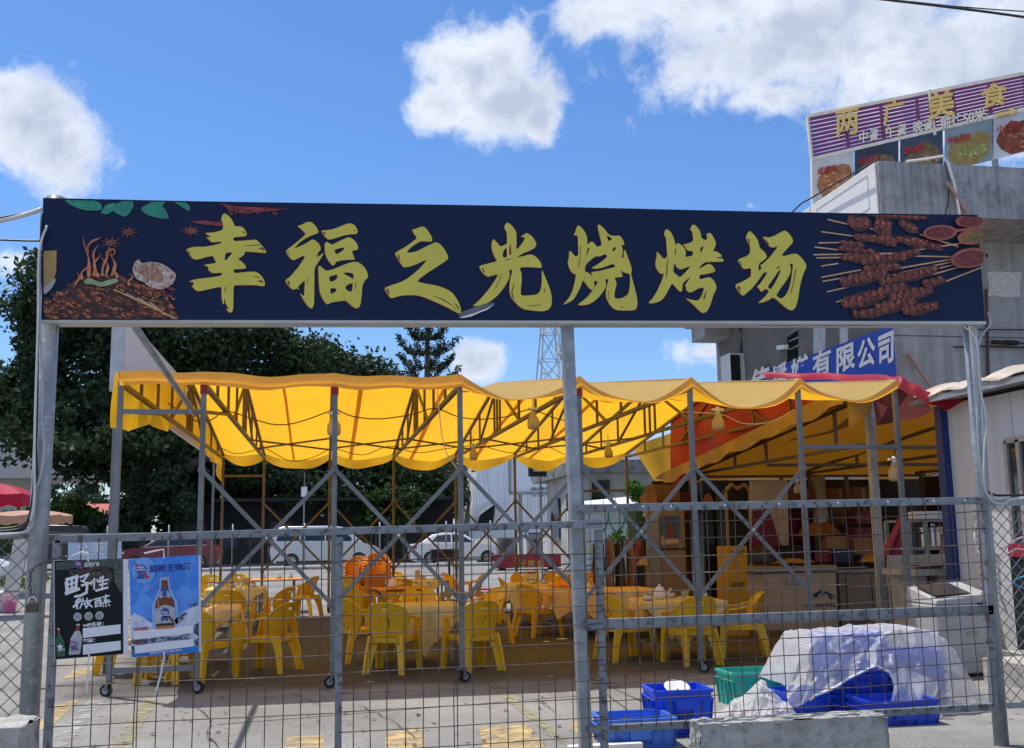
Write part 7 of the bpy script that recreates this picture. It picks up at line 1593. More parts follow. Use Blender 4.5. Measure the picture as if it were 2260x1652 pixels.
mb=MB(); mb.grid(nap,14,12); single('napkin','crumpled bright orange cloth lying on the table left of the centre pole','cloth',mb,mat('bright_orange_cloth',(.75,.22,.01),rough=.75),smooth=True,solid=.006)
def stool(u,v,lab):
    p=gr(u,v); x,y=p[0],p[1]; t=thing('red_stool',lab,'stool',(x,y,0),'red metal stools'); RM=mat('red_metal',(.42,.012,.05),rough=.4)
    mb=MB(); mb.box((x,y,.44),(.32,.32,.03)); build('seat',mb,RM,t)
    for sx in (-1,1):
        for sy in (-1,1): mb=MB(); mb.bar((x+sx*.17,y+sy*.17,0),(x+sx*.14,y+sy*.14,.43),.028); build('leg',mb,RM,t)
stool(1072,1345,'small red stool between the centre rear chairs and the menu card table')
# black fan or speaker on a stand
p=gr(1008,1335); x,y=p[0],p[1]+1.5; t=thing('stand_heater','black box on a thin black stand in front of the white sedan','stand',(x,y,0)); mb=MB(); mb.box((x-.1,y,1.16),(.75,.3,.3)); build('box',mb,BLACK,t,bev=.02); build('pole',MB().tube([(x,y,0),(x,y,1.05)],.03,8),BLACK,t)
mb=MB(); mb.tube([(x-.3,y-.1,1.02),(x-.35,y-.1,.7),(x-.2,y-.1,.55),(x,y-.1,.7)],.014,5); build('cord',mb,BLACK,t); build('foot',MB().lathe([(.25,0),(.25,.02),(.05,.05)],(x,y,0),14),BLACK,t)
# red cart, bicycle, crates at the back
p=gr(1165,1275); y=p[1]; xa=at(1090,1250,y)[0]; xb=at(1238,1250,y)[0]; zt_=at(1160,1225,y)[2]; 
RC=mat('red_cart_panel',(.30,.012,.03),rough=.5,var=.2,vs=3); t=thing('food_cart','red food cart with yellow characters at the back of the yard','cart',((xa+xb)/2,y+.5,zg(y)))
build('panel',MB().box(((xa+xb)/2,y,(zt_+.3)/2+.05),(xb-xa,.06,zt_-.35)),RC,t); build('counter',MB().box(((xa+xb)/2,y+.5,zt_-.03),(xb-xa,1.05,.05)),RC,t)
for dx in (xa+.35,xb-.35):
    mb=MB(); mb.lathe([(.2,-.05),(.22,0),(.2,.05)],(0,0,0),14); mb.v=[(dx+a,y+.15+c_,zg(y)+.22+b_) for a,b_,c_ in mb.v]; build('wheel',mb,BLACK,t)
for x_ in (xa+.05,xb-.05):
    build('leg',MB().bar((x_,y+.95,zg(y)),(x_,y+.95,zt_),.05,.05,(0,1,0)),STEELG,t)
mb=MB()
for ch,u in zip('正宗烧烤',(1146,1165,1186,1210)): text_fit(mb,ch,at(u,1254,y-.045),at(u+15,1253.6,y-.045),at(u,1236,y-.045),.02)
build('lettering',mb,mat('yellow_letter',(.55,.36,.05),rough=.5),t)
for u,v,w_,h_,c_,lab in ((1118,1224,.75,.7,(.20,.21,.22),'grey appliance box standing on the left end of the red cart'),(1178,1218,.5,.8,(.28,.29,.31),'grey tin box with a blue frame standing on the red cart')):
    q=at(u,v,y+.55); x_=q[0]; t=thing('appliance_box',lab,'box',(x_,y+.55,zt_)); build('casing',MB().box((x_,y+.55,zt_+h_/2),(w_,.5,h_)),mat('appl_%d'%u,c_,rough=.5,var=.1),t,bev=.02)
    build('grille',MB().lathe([(w_*.33,0),(w_*.33,.02)],(0,0,0),16).xf_last(32,lambda p_:(x_+p_[0],y+.29-p_[2],zt_+h_*.55+p_[1])),mat('dark_grille',(.07,.07,.075),rough=.6),t)
    if u==1178: build('frame',MB().bar((x_-.27,y+.28,zt_+h_+.03),(x_+.27,y+.28,zt_+h_+.03),.06).bar((x_+.27,y+.28,zt_),(x_+.27,y+.28,zt_+h_),.06),mat('blue_frame',(.01,.03,.2),rough=.5),t)
def bicycle(u,v,lab):
    p=gr(u,v); x,y=p[0],p[1]; z=zg(y); t=thing('bicycle',lab,'bicycle',(x,y,z))
    for dx in (-.5,.52):
        mb=MB(); mb.tube([(x+dx+.33*math.cos(a),y,z+.33+.33*math.sin(a)) for a in np.linspace(0,2*math.pi,25)],.018,6,caps=False); wv=build('wheel',mb,BLACK,t)
        mb=MB()
        for k in range(9): a=2*math.pi*k/9; mb.tube([(x+dx,y,z+.33),(x+dx+.32*math.cos(a),y,z+.33+.32*math.sin(a))],.004,3)
        build('spokes',mb,CHROME,wv)
    mb=MB()
    for a,b_ in (((-.5,.33),(-.2,.78)),((-.5,.33),(-.05,.32)),((-.05,.32),(-.2,.85)),((-.05,.32),(.36,.8)),((-.2,.75),(.36,.8)),((.36,.95),(.52,.33))): mb.tube([(x+a[0],y,z+a[1]),(x+b_[0],y,z+b_[1])],.02,6)
    build('frame',mb,BLACK,t)
    build('handlebar',MB().tube([(x+.2,y-.28,z+1.08),(x+.33,y-.12,z+1.02),(x+.36,y,z+.98),(x+.33,y+.12,z+1.02),(x+.2,y+.28,z+1.08)],.014,6),CHROME,t); build('saddle',MB().ell((x-.22,y,z+.9),(.14,.08,.04),10,6),BLACK,t); build('basket',MB().box((x+.58,y,z+.78),(.3,.34,.22)),BLACK,t)
bicycle(1232,1310,'black bicycle with silver handlebars parked behind the menu card table')
bicycle(1300,1312,'second bicycle mostly hidden behind the centre pole and gate stile')
mb=MB(); p=gr(1330,1310)
for k in range(7): mb.bar((p[0]-.3+k*.1,p[1],.45),(p[0]-.2+k*.1,p[1]+.1,1.0),.06,.02,(0,1,0))
single('striped_rack','brown and white striped rack behind the gate stile','rack',mb,mat('rack_brown',(.16,.10,.07),rough=.7,var=.6,vs=9))
# dark sheet painting the canopy's shade onto the concrete around the tables
gm=mat('painted_floor_shade',(.062,.058,.058),rough=.75,var=.3,vs=2.2); _t=gm.node_tree; _o=_t.nodes['Material Output']; _src=_o.inputs[0].links[0].from_socket
_a=_t.nodes.new('ShaderNodeAttribute'); _a.attribute_name='blend'; _n=_t.nodes.new('ShaderNodeTexNoise'); _n.inputs['Scale'].default_value=1.7; _n.inputs['Detail'].default_value=10; _n.inputs['Roughness'].default_value=.7; _tc=_t.nodes.new('ShaderNodeTexCoord'); _t.links.new(_tc.outputs['Object'],_n.inputs['Vector'])
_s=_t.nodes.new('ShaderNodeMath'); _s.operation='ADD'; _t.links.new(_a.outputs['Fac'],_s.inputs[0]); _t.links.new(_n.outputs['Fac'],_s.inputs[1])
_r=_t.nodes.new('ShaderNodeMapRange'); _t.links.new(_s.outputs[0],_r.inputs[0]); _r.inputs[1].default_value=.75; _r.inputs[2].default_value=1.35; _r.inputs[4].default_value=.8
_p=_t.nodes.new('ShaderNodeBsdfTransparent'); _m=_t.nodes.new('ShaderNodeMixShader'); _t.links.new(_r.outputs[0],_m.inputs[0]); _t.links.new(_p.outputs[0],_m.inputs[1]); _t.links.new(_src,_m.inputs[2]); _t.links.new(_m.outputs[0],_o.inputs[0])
mb=MB(); mb.grid(lambda a,b_:(-3.6+17*a,11.2+12.6*b_,.0105),60,50); o=build('floor_shade',mb,gm); tag(o,kind='structure'); wa=o.data.attributes.new('blend','FLOAT','POINT')
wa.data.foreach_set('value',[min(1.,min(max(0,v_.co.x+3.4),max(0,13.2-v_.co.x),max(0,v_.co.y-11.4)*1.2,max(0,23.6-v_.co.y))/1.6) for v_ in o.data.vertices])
# gum spots and cracks in the concrete
mb=MB(); rg=random.Random(21)
for k in range(110):
    p=gr(rg.uniform(140,1750),1495+155*rg.random()**1.3); n_=7; r_=rg.uniform(.008,.030); P=[(p[0]+r_*math.cos(a)*rg.uniform(.6,1.2),p[1]+r_*1.3*math.sin(a)*rg.uniform(.6,1.2),.0135+.00004*k) for a in np.linspace(0,6.28,n_+1)[:-1]]; mb.poly(P)
o=build('ground_spots',mb,mat('gum_spot',(.035,.033,.032),rough=.8)); tag(o,kind='stuff')
for k,P in enumerate([[(640,1532),(720,1560),(790,1556),(860,1590),(930,1640)],[(1080,1500),(1120,1530),(1190,1548),(1230,1580)],[(430,1560),(470,1590),(455,1620),(490,1660)],[(1400,1540),(1450,1560),(1520,1552)]]):
    Q=[]
    for i in range(len(P)-1):
        for q in range(5): f=q/5; Q.append(gr(P[i][0]*(1-f)+P[i+1][0]*f+rg.uniform(-5,5),P[i][1]*(1-f)+P[i+1][1]*f+rg.uniform(-2,2)))
    mb=MB()
    for a,b_ in zip(Q,Q[1:]):
        d=b_-a;n_=np.array([-d[1],d[0],0]);n_/=np.linalg.norm(n_)+1e-9; n_*=rg.uniform(.002,.006); mb.poly([a-n_+[0,0,.013],b_-n_+[0,0,.013],b_+n_+[0,0,.013],a+n_+[0,0,.013]])
    o=build('ground_crack',mb,JOINT); tag(o,kind='structure')
# litter on the floor
LT_=mat('white_tissue',(.62,.58,.54),rough=.9,var=.15); rg=random.Random(9)
for u,v,w_,lab in ((1016-200,1507,.16,'white paper scrap on the floor in front of the front centre table'),(1245,1479,.07,'small white crumpled tissue on the floor left of the centre pole'),(1217,1493,.10,'thin pale scrap beside the crumpled tissue'),(1150,1424,.12,'white tissue ball under the menu card table'),(1240,1412,.3,'pale crumpled paper roll on the floor near the centre pole'),(1205,1418,.22,'flat pale scrap on the floor in front of the menu card table chair'),(1230,1424,.2,'pinkish flat scrap right of the paper roll'),(1160,1455,.06,'tiny white scrap in the middle of the shaded floor'),(1180,1448,.08,'tiny pale scrap near the paving joint'),(1744,1481,.07,'white crumb on the floor behind the teal crate'),(655,1430,.10,'pale scrap on the shaded floor between the left tables'),(605,1500,.08,'white crumb on the sunlit floor below the left chairs')):
    p=gr(u,v); mb=MB(); n_=9; P=[(p[0]+w_*.5*math.cos(a)*rg.uniform(.6,1.1),p[1]+w_*.35*math.sin(a)*rg.uniform(.6,1.1),.004) for a in np.linspace(0,6.28,n_+1)[:-1]]; top=(p[0],p[1],.008+w_*.06)
    mb.add(P+[top,(p[0],p[1],.003)],[(i,(i+1)%n_,n_) for i in range(n_)]+[((i+1)%n_,i,n_+1) for i in range(n_)]); single('litter_scrap',lab,'litter',mb,LT_,group='litter on the yard floor')
p=gr(1218,1402); mb=MB(); mb.ell((p[0],p[1],.025),(.13,.06,.025),9,5); single('litter_scrap','magenta crumpled wrapper under the table left of the centre pole','litter',mb,mat('magenta_wrap',(.35,.01,.09),rough=.6),group='litter on the yard floor')
# ------------------------------------------------------------------ second canopy and open kitchen at the right
KX=7.36
K=thing('kitchen_canopy','lower yellow canopy on grey posts roofing the open kitchen at the right','canopy',(9.4,17,0))
kz=lambda y:3.45-(y-13.3)*.088
def kroof(a,b_):
    x=KX-.43+6.4*a; y=13.1+8.6*b_; return (x,y,kz(y)+.06-.07*abs(math.sin(a*9.4))-.03*math.sin(y*2+x))
KCL=mat('amber_awning',(.42,.23,.05),rough=.6,var=.12,vs=1.,trans=.12,tcol=(.8,.35,.02),bump=.25,bs=4)
mb=MB(); mb.grid(kroof,36,24); build('roof_cloth',mb,KCL,K,smooth=True)
YFADE=mat('faded_valance',(.50,.33,.08),rough=.6,var=.2,vs=2,trans=.15,col2=(.30,.22,.09),mixat=(.55,.7),bump=.3,bs=5)
def kval(a,b_):
    y=13.1+7.9*a; x=KX-.45-.03*math.sin(y*3)*b_; return (x,y,kz(y)+.07-(.23+.03*math.sin(y*5))*b_)
mb=MB(); mb.grid(kval,36,4); build('side_valance',mb,YFADE,K,smooth=True)
mb=MB(); mb.grid(lambda a,b_:(KX-.43+.35*a,13.08-.05*b_*math.sin(a*3),kz(13.1)+.05-(.55-.25*a)*b_),6,4); build('corner_fold',mb,YFADE,K,smooth=True)
BRT=TRUSS
for x in (KX,KX+2.4,KX+4.9):
    tr=bpy.data.objects.new('truss',None); COL.objects.link(tr); tr.parent=K
    mb=MB().bar((x,13.3,2.78),(x,20.4,2.78),.05); build('chord',mb,BRT,tr); mb=MB().bar((x,13.3,kz(13.3)-.02),(x,20.4,kz(20.4)+.0),.05); build('chord',mb,BRT,tr)
    for y in (14.3,15.5,16.8,18.2): mb=MB().bar((x,y,2.80),(x,y,kz(y)-.03),.045); build('web_bar',mb,BRT,tr)
for x,y,m in ((KX,13.3,GALV),(KX+2.4,13.3,BRT),(KX,20.2,BRT),(KX+2.4,20.2,BRT),(KX+4.9,20.2,BRT),(KX,16.8,BRT)):
    if (x,y)==(KX,16.8): continue
    mb=MB().bar((x,y,0),(x,y,kz(y)),.10 if m is GALV else .07,.10 if m is GALV else .07,(0,1,0)); build('post',mb,m,K)
for y in (13.3,16.8,20.2): mb=MB().bar((KX,y,2.72),(KX+5,y,2.72),.05); build('cross_bar',mb,BRT,K)
# kitchen enclosure: dark sheet walls at the back and right
KW=mat('kitchen_sheet',(.045,.035,.032),rough=.8,var=.35,vs=.7,col2=(.02,.022,.03),mixat=(.48,.6)); KR=mat('maroon_sheet',(.085,.012,.022),rough=.7,var=.3,vs=1.)
t=thing('kitchen_back_wall','dark patched sheeting closing the back of the kitchen','wall',(9.9,21.3,0))
xs=[6.75,7.5,8.6,9.9,11.2,13.2]
for i in range(5):
    mb=MB().box(((xs[i]+xs[i+1])/2,21.3,1.35),(xs[i+1]-xs[i]-.01,.06,2.7)); build('panel',mb,[KW,KR,KW,KW,KW][i],t)
t=thing('kitchen_side_wall','dark boarding along the right side of the kitchen behind the shed','wall',(12.6,17,0))
for i in range(4): mb=MB().box((12.6,14.0+i*1.95,1.35),(.06,1.93,2.7)); build('panel',mb,KW,t)
def kx(u,y,v=1250): return at(u,v,y)[0]
def kbox(nm,lab,cat,u0,u1,v0,v1,y,d,m,bev=.0,floor=False,group=None,part_='body'):
    """box whose front face fills the given picture rectangle at distance y"""
    a=at(u0,v1,y);b_=at(u1,v0,y); z0=0. if floor else a[2]; x0,x1=a[0],b_[0]
    t=thing(nm,lab,cat,((x0+x1)/2,y+d/2,z0),group); build(part_,MB().box(((x0+x1)/2,y+d/2,(z0+b_[2])/2),(x1-x0,d,b_[2]-z0)),m,t,bev=bev); return t,x0,x1,z0,b_[2]
TAN=mat('tan_fridge',(.24,.17,.10),rough=.5,var=.08); FRZ=mat('cream_freezer',(.46,.40,.34),rough=.4,var=.06); FRG=mat('grey_fridge',(.27,.22,.18),rough=.4,metal=.2,var=.12)
# chest freezer with mountain mark
t,x0,x1,z0,z1=kbox('chest_freezer','cream chest freezer with a blue mountain mark in the kitchen','freezer',1690,1845,1262,1385,16.6,.75,FRZ,.02,True)
build('lid',MB().box(((x0+x1)/2-.05,16.95,z1+.06),(x1-x0+.12,.8,.10)),mat('freezer_lid',(.30,.29,.28),rough=.4),t,bev=.015)
BL=mat('navy_mark',(.012,.03,.16),rough=.5); y=16.59
mp=lambda u,v:np.array(at(u,v,y))
mb=MB()
for P in ([(1786,1318),(1806,1306),(1812,1302),(1814,1308),(1796,1316)],[(1808,1316),(1822,1305),(1836,1312),(1846,1320),(1836,1316),(1824,1310)],[(1826,1308),(1838,1322),(1832,1323)],[(1798,1312),(1808,1308),(1800,1322)]): mb.prism([mp(u,v) for u,v in P],(0,-.004,0))
build('mountain_mark',mb,BL,t)
mb=MB(); text_fit(mb,'冷藏 保鲜柜 更节能',mp(1775,1342),mp(1845,1340),mp(1775,1334),.02); build('lettering',mb,BL,t)
build('handle',MB().box((x0+.5,16.57,z1-.14),(.22,.03,.12)),GALV,t)
t,x0,x1,z0,z1=kbox('counter_fridge','brown grey steel counter fridge right of the chest freezer','fridge',1858,1990,1262,1388,17.0,.75,FRG,.01,True)
build('worktop',MB().box(((x0+x1)/2,17.35,z1+.03),(x1-x0+.1,.82,.05)),GALV,t)
for f in (.12,.52): build('door',MB().box((x0+(x1-x0)*(f+.17),16.985,z1*.5),((x1-x0)*.36,.03,z1*.82)),FRG,t)
build('control_panel',MB().box((x1-.18,16.98,z1-.28),(.22,.03,.16)),BLACK,t); build('vent',MB().box((x1-.18,16.98,.4),(.26,.03,.3)),mat('brown_vent',(.12,.09,.07),rough=.7),t)
# items on the freezers
for nm,lab,u0,u1,v0,v1,yy,m in (('plastic_bin','blue plastic bin on the freezer lid',1842,1884,1212,1242,16.9,mat('navy_bin',(.01,.018,.10),rough=.4)),('plastic_bin','dark red plastic bin left of the blue bin',1800,1840,1216,1242,17.0,mat('maroon_bin',(.16,.012,.03),rough=.4)),('cardboard_box','cardboard box with a red lid behind the bins',1828,1868,1184,1214,17.4,BROWNB),('cardboard_box','brown cardboard box right of the blue bin',1888,1935,1186,1226,17.4,BROWNB),('appliance','black rice cooker sized appliance on the freezer lid',1738,1792,1204,1242,17.,BLACK),('plastic_bin','clear pink storage box on the counter fridge',1948,1985,1192,1222,17.2,mat('pink_box',(.42,.14,.17),rough=.3)),('basin','red basin under the pink storage box',1950,1990,1222,1242,17.1,mat('red_basin',(.28,.01,.03),rough=.3)),('cardboard_box','orange brown carton high on the kitchen shelf, left one',1835,1880,1078,1160,18.5,mat('orange_carton',(.22,.09,.02),rough=.8)),('cardboard_box','orange brown carton high on the kitchen shelf, right one',1884,1930,1075,1135,18.5,mat('orange_carton',(.22,.09,.02),rough=.8)),('picture_box','red printed gift box on the shelf, upper one',1890,1935,1128,1158,18.,mat('red_gift',(.20,.03,.04),rough=.5,var=.6,vs=6)),('picture_box','red printed gift box on the shelf, lower one',1888,1940,1164,1188,17.9,mat('red_gift',(.20,.03,.04),rough=.5,var=.6,vs=6)),('orange_bag','orange bundle on the upper kitchen shelf left',1742,1795,1076,1108,18.2,mat('rust_bundle',(.20,.05,.02),rough=.8))):
    t,x0,x1,z0,z1=kbox(nm,lab,nm.replace('_',' '),u0,u1,v0,v1,yy,.35,m,.012)
    if 'carton' in lab or 'cardboard' in lab: build('tape',MB().box(((x0+x1)/2,yy-.003,(z0+z1)/2),(.06,.004,z1-z0-.02)),mat('parcel_tape',(.30,.22,.12),rough=.4),t)
    else: build('rim',MB().box(((x0+x1)/2,yy+.17,z1-.012),(x1-x0+.03,.38,.025)),m,t)
def heap(nm,lab,cat,u,v,y,rx,rz_,m,seed):
    p=at(u,v,y); rg=random.Random(seed); mb=MB()
    def f(a,b_):
        th=a*2*math.pi; ph=b_*math.pi*.5; k=1+.18*math.sin(th*5+seed)+.12*math.sin(th*9+b_*7); return (p[0]+rx*k*math.cos(th)*math.cos(ph),p[1]+rx*.6*k*math.sin(th)*math.cos(ph),p[2]+rz_*math.sin(ph)*(1+.15*math.sin(th*3+b_*9)))
    mb.grid(f,24,7); return single(nm,lab,cat,mb,m,smooth=True)
heap('cloth_heap','crumpled orange cloths heaped on the shelf behind the freezer, left heap','cloth',1805-10,1205-22,17.6,.24,.2,mat('rust_cloth',(.30,.11,.02),rough=.8,var=.3,vs=5),1)
heap('cloth_heap','crumpled orange cloths heaped on the shelf, right heap','cloth',1858-35,1180,17.9,.22,.2,mat('rust_cloth',(.30,.11,.02),rough=.8,var=.3,vs=5),4)
heap('cloth_heap','folded yellow cloth lying on the freezer lid','cloth',1738,1243,16.8,.42,.07,mat('ochre_cloth',(.36,.22,.06),rough=.8),7)
heap('plastic_bag','crumpled dark blue bag left of the freezer top','bag',1690,1240,16.8,.3,.25,mat('navy_bag',(.02,.03,.06),rough=.5),3)
heap('wok_food','yellow dish with a shiny rim on the counter fridge','dish',1928,1240,16.9,.22,.12,mat('ochre_dish',(.5,.3,.05),rough=.3),5)
# shelf structure behind
t=thing('kitchen_shelf','brown steel shelf frame behind the freezers','shelf',(9.6,18.2,0))
for u in (1735,1880,1945): build('upright',MB().bar((kx(u,18.4),18.4,0),(kx(u,18.4),18.4,2.6),.06,.06,(0,1,0)),BRT,t)
for v in (1112,1188,1242): build('shelf_board',MB().box(((kx(1735,18.4)+kx(1945,18.4))/2,18.5,at(1840,v,18.4)[2]),(kx(1945,18.4)-kx(1735,18.4),.5,.03)),DWOOD,t)
t=thing('grey_pipe_stack','bright grey metal flue pipe in the middle of the kitchen','pipe',tuple(at(1820,1240,18.2))); p=at(1818,1240,18.2); zt_=at(1818,1080,18.2)[2]
build('flue',MB().lathe([(.14,p[2]),(.14,zt_-.4),(.11,zt_-.35),(.11,zt_+.25)],(p[0],p[1],0),16),mat('flue_metal',(.32,.33,.35),rough=.35,metal=.5),t,smooth=True)
t=thing('red_curtain_sheet','bright crimson sheet behind the shelf heaps','sheet',tuple(at(1780,1240,18.9))); a=at(1735,1215,18.9);b_=at(1828,1130,18.9); build('sheet',MB().grid(lambda s,q:(a[0]+(b_[0]-a[0])*s,18.9+.04*math.sin(s*20),a[2]+(b_[2]-a[2])*q),24,2),mat('crimson_sheet',(.20,.004,.025),rough=.6,var=.2),t,smooth=True)
# cream panel with red shape
t=thing('sale_board','tall cream board with a dark red mountain shape left of the freezer','board',tuple(at(1700,1245,17.4))); y=17.4; P=lambda u,v,k=0:np.array(at(u,v,y-.004*k))
build('board',MB().prism([P(1657,1250),P(1742,1246),P(1738,1060),P(1656,1062)],(0,.04,0)),mat('cream_board',(.42,.33,.24),rough=.6,var=.08),t)
build('red_shape_print',MB().poly([P(u,v,1) for u,v in ((1658,1250),(1736,1246),(1738,1225),(1728,1210),(1718,1190),(1706,1150),(1698,1130),(1690,1120),(1680,1106),(1672,1112),(1660,1130))]),mat('dark_red_shape',(.13,.008,.03),rough=.6,var=.2),t)
mb=MB(); text_fit(mb,'烧烤',P(1664,1128,2),P(1694,1126,2),P(1664,1112,2),.02); build('lettering',mb,mat('cream_print',(.45,.36,.28),rough=.6),t)
# wooden posts and hanging glass case left of the board
t,x0,x1,z0,z1=kbox('glass_cabinet','tall dark glass cabinet with pale edges left of the cream board','cabinet',1612,1652,1085,1325,18.0,.5,mat('cabinet_dark',(.03,.035,.035),rough=.15,spec=.8),.0,True)
for x in (x0,x1): build('edge',MB().bar((x,17.98,0),(x,17.98,z1),.04,.04,(0,1,0)),mat('cream_wood',(.34,.26,.17),rough=.6),t)
build('curved_top',MB().tube([(x0,17.95,z1+.02),(x0+.1,17.95,z1+.12),((x0+x1)/2,17.95,z1+.05),(x1-.1,17.95,z1+.12),(x1,17.95,z1+.02)],.04,6),mat('cream_wood',(.34,.26,.17),rough=.6),t)
t,x0,x1,z0,z1=kbox('dark_fridge','tall navy black drinks fridge with a small red badge','fridge',1558,1612,1060,1330,18.6,.7,mat('navy_fridge',(.010,.014,.035),rough=.25,spec=.7),.02,True)
build('badge',MB().prism([at(u,v,18.59) for u,v in ((1552,1118),(1574,1116),(1572,1100),(1564,1090),(1556,1092),(1552,1104))],(0,-.01,0)),mat('badge_red',(.32,.10,.07),rough=.5,var=.5,vs=14),t)
build('door_glass',MB().box(((x0+x1)/2,18.59,1.0),((x1-x0)*.8,.02,1.5)),GLASS,t); mb=MB(); text_fit(mb,'水',at(1592,1092,18.585),at(1603,1092,18.585),at(1592,1080,18.585),.01); build('lettering',mb,mat('dim_white',(.4,.4,.42),rough=.5),t)
t,x0,x1,z0,z1=kbox('tan_fridge','tan upright fridge with a blue beer poster on its door','fridge',1458,1510,1112,1330,17.6,.7,TAN,.02,True)
build('door_gap',MB().box(((x0+x1)/2,17.59,at(1480,1212,17.6)[2]),(x1-x0-.02,.02,.03)),BLACK,t)
t2=thing('fridge_poster','small dark blue poster with a red bottle on the tan fridge','poster',tuple(at(1480,1200,17.56))); P=lambda u,v,k=0:np.array(at(u,v,17.57-.004*k))
build('sheet',MB().poly([P(1460,1203),P(1500,1201),P(1500,1138),P(1458,1140)]),mat('poster_teal',(.035,.09,.15),rough=.5,var=.3,vs=5),t2)
build('bottle_print',MB().poly([P(1473,1190,1),P(1487,1190,1),P(1486,1172,1),P(1482,1160,1),P(1481,1152,1),P(1478,1152,1),P(1477,1160,1),P(1473,1172,1)]),mat('bottle_red',(.22,.03,.025),rough=.5),t2)
build('ribbon_print',MB().poly([P(1462,1143,1),P(1466,1142,1),P(1474,1156,1),P(1470,1157,1)]),mat('bottle_red',(.22,.03,.025),rough=.5),t2)
build('snow_print',MB().poly([P(1459,1203,1),P(1500,1201,1),P(1500,1186,1),P(1488,1190,1),P(1470,1188,1),P(1459,1180,1)]),mat('poster_sand',(.40,.28,.20),rough=.5),t2); build('blank_box',MB().poly([P(1463,1200,2),P(1496,1198,2),P(1496,1190,2),P(1463,1192,2)]),mat('box_pink',(.5,.36,.30),rough=.5),t2)
kbox('carton_stack_top','brown cartons piled above the tan fridge','carton',1445,1500,1070,1108,18.2,.6,mat('dark_carton',(.16,.08,.035),rough=.8,var=.2),.01)
kbox('carton_small','small tan carton at the left end above the glass cabinet','carton',1428,1450,1092,1120,18.0,.4,mat('tan_carton',(.26,.14,.06),rough=.8),.01)
kbox('crimson_crate','dark crimson sheet of boxes beside the cartons','box',1500,1556,1088,1135,18.9,.4,KR,.01)
t=thing('steel_cabinet','narrow grey steel cabinet at the left end of the kitchen','cabinet',tuple(at(1446,1330,17.5))); a=at(1432,1335,17.5);b_=at(1456,1140,17.5)
build('body',MB().box(((a[0]+b_[0])/2,17.8,b_[2]/2),(b_[0]-a[0],.5,b_[2])),mat('zinc_sheet',(.24,.235,.235),rough=.4,metal=.3,var=.15),t,bev=.01); build('side',MB().box((a[0]-.1,17.8,b_[2]/2+.1),(.12,.5,b_[2]+.2)),mat('green_sheet',(.01,.06,.04),rough=.5),t)
# yellow cartons
YC=mat('yellow_carton',(.46,.24,.012),rough=.6,var=.06)
zb_=0.
for k,(v0,v1,lab) in enumerate(((1262,1345,'large yellow carton standing on the floor behind the teapot table'),(1206,1261,'yellow carton with printed lines on top of the larger yellow carton'))):
    a=at(1608,v1,16.0);b_=at(1650,v0,16.0); z0=0 if k==0 else zb_; t=thing('yellow_carton',lab,'carton',((a[0]+b_[0])/2,16.25,z0),'yellow cartons in the kitchen')
    build('body',MB().box(((a[0]+b_[0])/2,16.25,(z0+b_[2])/2+.001),(b_[0]-a[0],.45,b_[2]-z0)),YC,t,bev=.008)
    mb=MB(); text_fit(mb,'冰鲜' if k==0 else '冰鲜烧烤',(a[0]+.05,16.02,b_[2]-.24+.1*k),(a[0]+.3,16.02,b_[2]-.24+.1*k),(a[0]+.05,16.02,b_[2]-.15+.1*k),.02); build('lettering',mb,mat('brown_print',(.14,.07,.01),rough=.6),t); zb_=b_[2]+.002
# paper bags and clothes between the mural and the kitchen
rg=random.Random(8)
for u,v,w_,h_,c_,lab in ((1325,1300,26,100,(.10,.03,.04),'dark maroon bag at the left of the bags behind the gate stile'),(1350,1296,20,108,(.20,.13,.09),'tall brown paper bag behind the gate stile'),(1372,1296,22,96,(.05,.035,.03),'black brown coat hanging beside the brown paper bag'),(1396,1300,18,110,(.24,.13,.11),'tall pinkish brown wrapped roll beside the steel cabinet'),(1412,1302,26,66,(.022,.03,.035),'black cloth bag at the right of the bags'),(1428,1298,24,70,(.30,.20,.13),'tan carton with a green label at the foot of the steel cabinet'),(1408,1250,30,60,(.26,.05,.05),'red bundle piled above the bags')):
    p=at(u,v,17.6); x=p[0]; s=17.6/FPX; z0=p[2]*0 if v>1290 else p[2]; hh=h_*s+(p[2] if v>1290 else 0); ww=w_*s
    mb=MB(); mb.grid(lambda a,b_:(x+(a-.5)*ww*(1-.25*b_)+.02*math.sin(b_*9+u),17.6+.12*math.sin(math.pi*a)*-1+.03*math.sin(b_*11+a*5+u),z0+hh*b_),8,10); mb.grid(lambda a,b_:(x+(.5-a)*ww*(1-.25*b_),17.75,z0+hh*b_),8,10); single('paper_bag',lab,'bag',mb,mat('bag_%d'%u,c_,rough=.8,var=.3,vs=4),smooth=True,group='bags beside the kitchen')
heap('white_bag','small white bag among the brown bags','bag',1420,1248,17.3,.09,.10,mat('beige_bag',(.35,.28,.2),rough=.8),6)
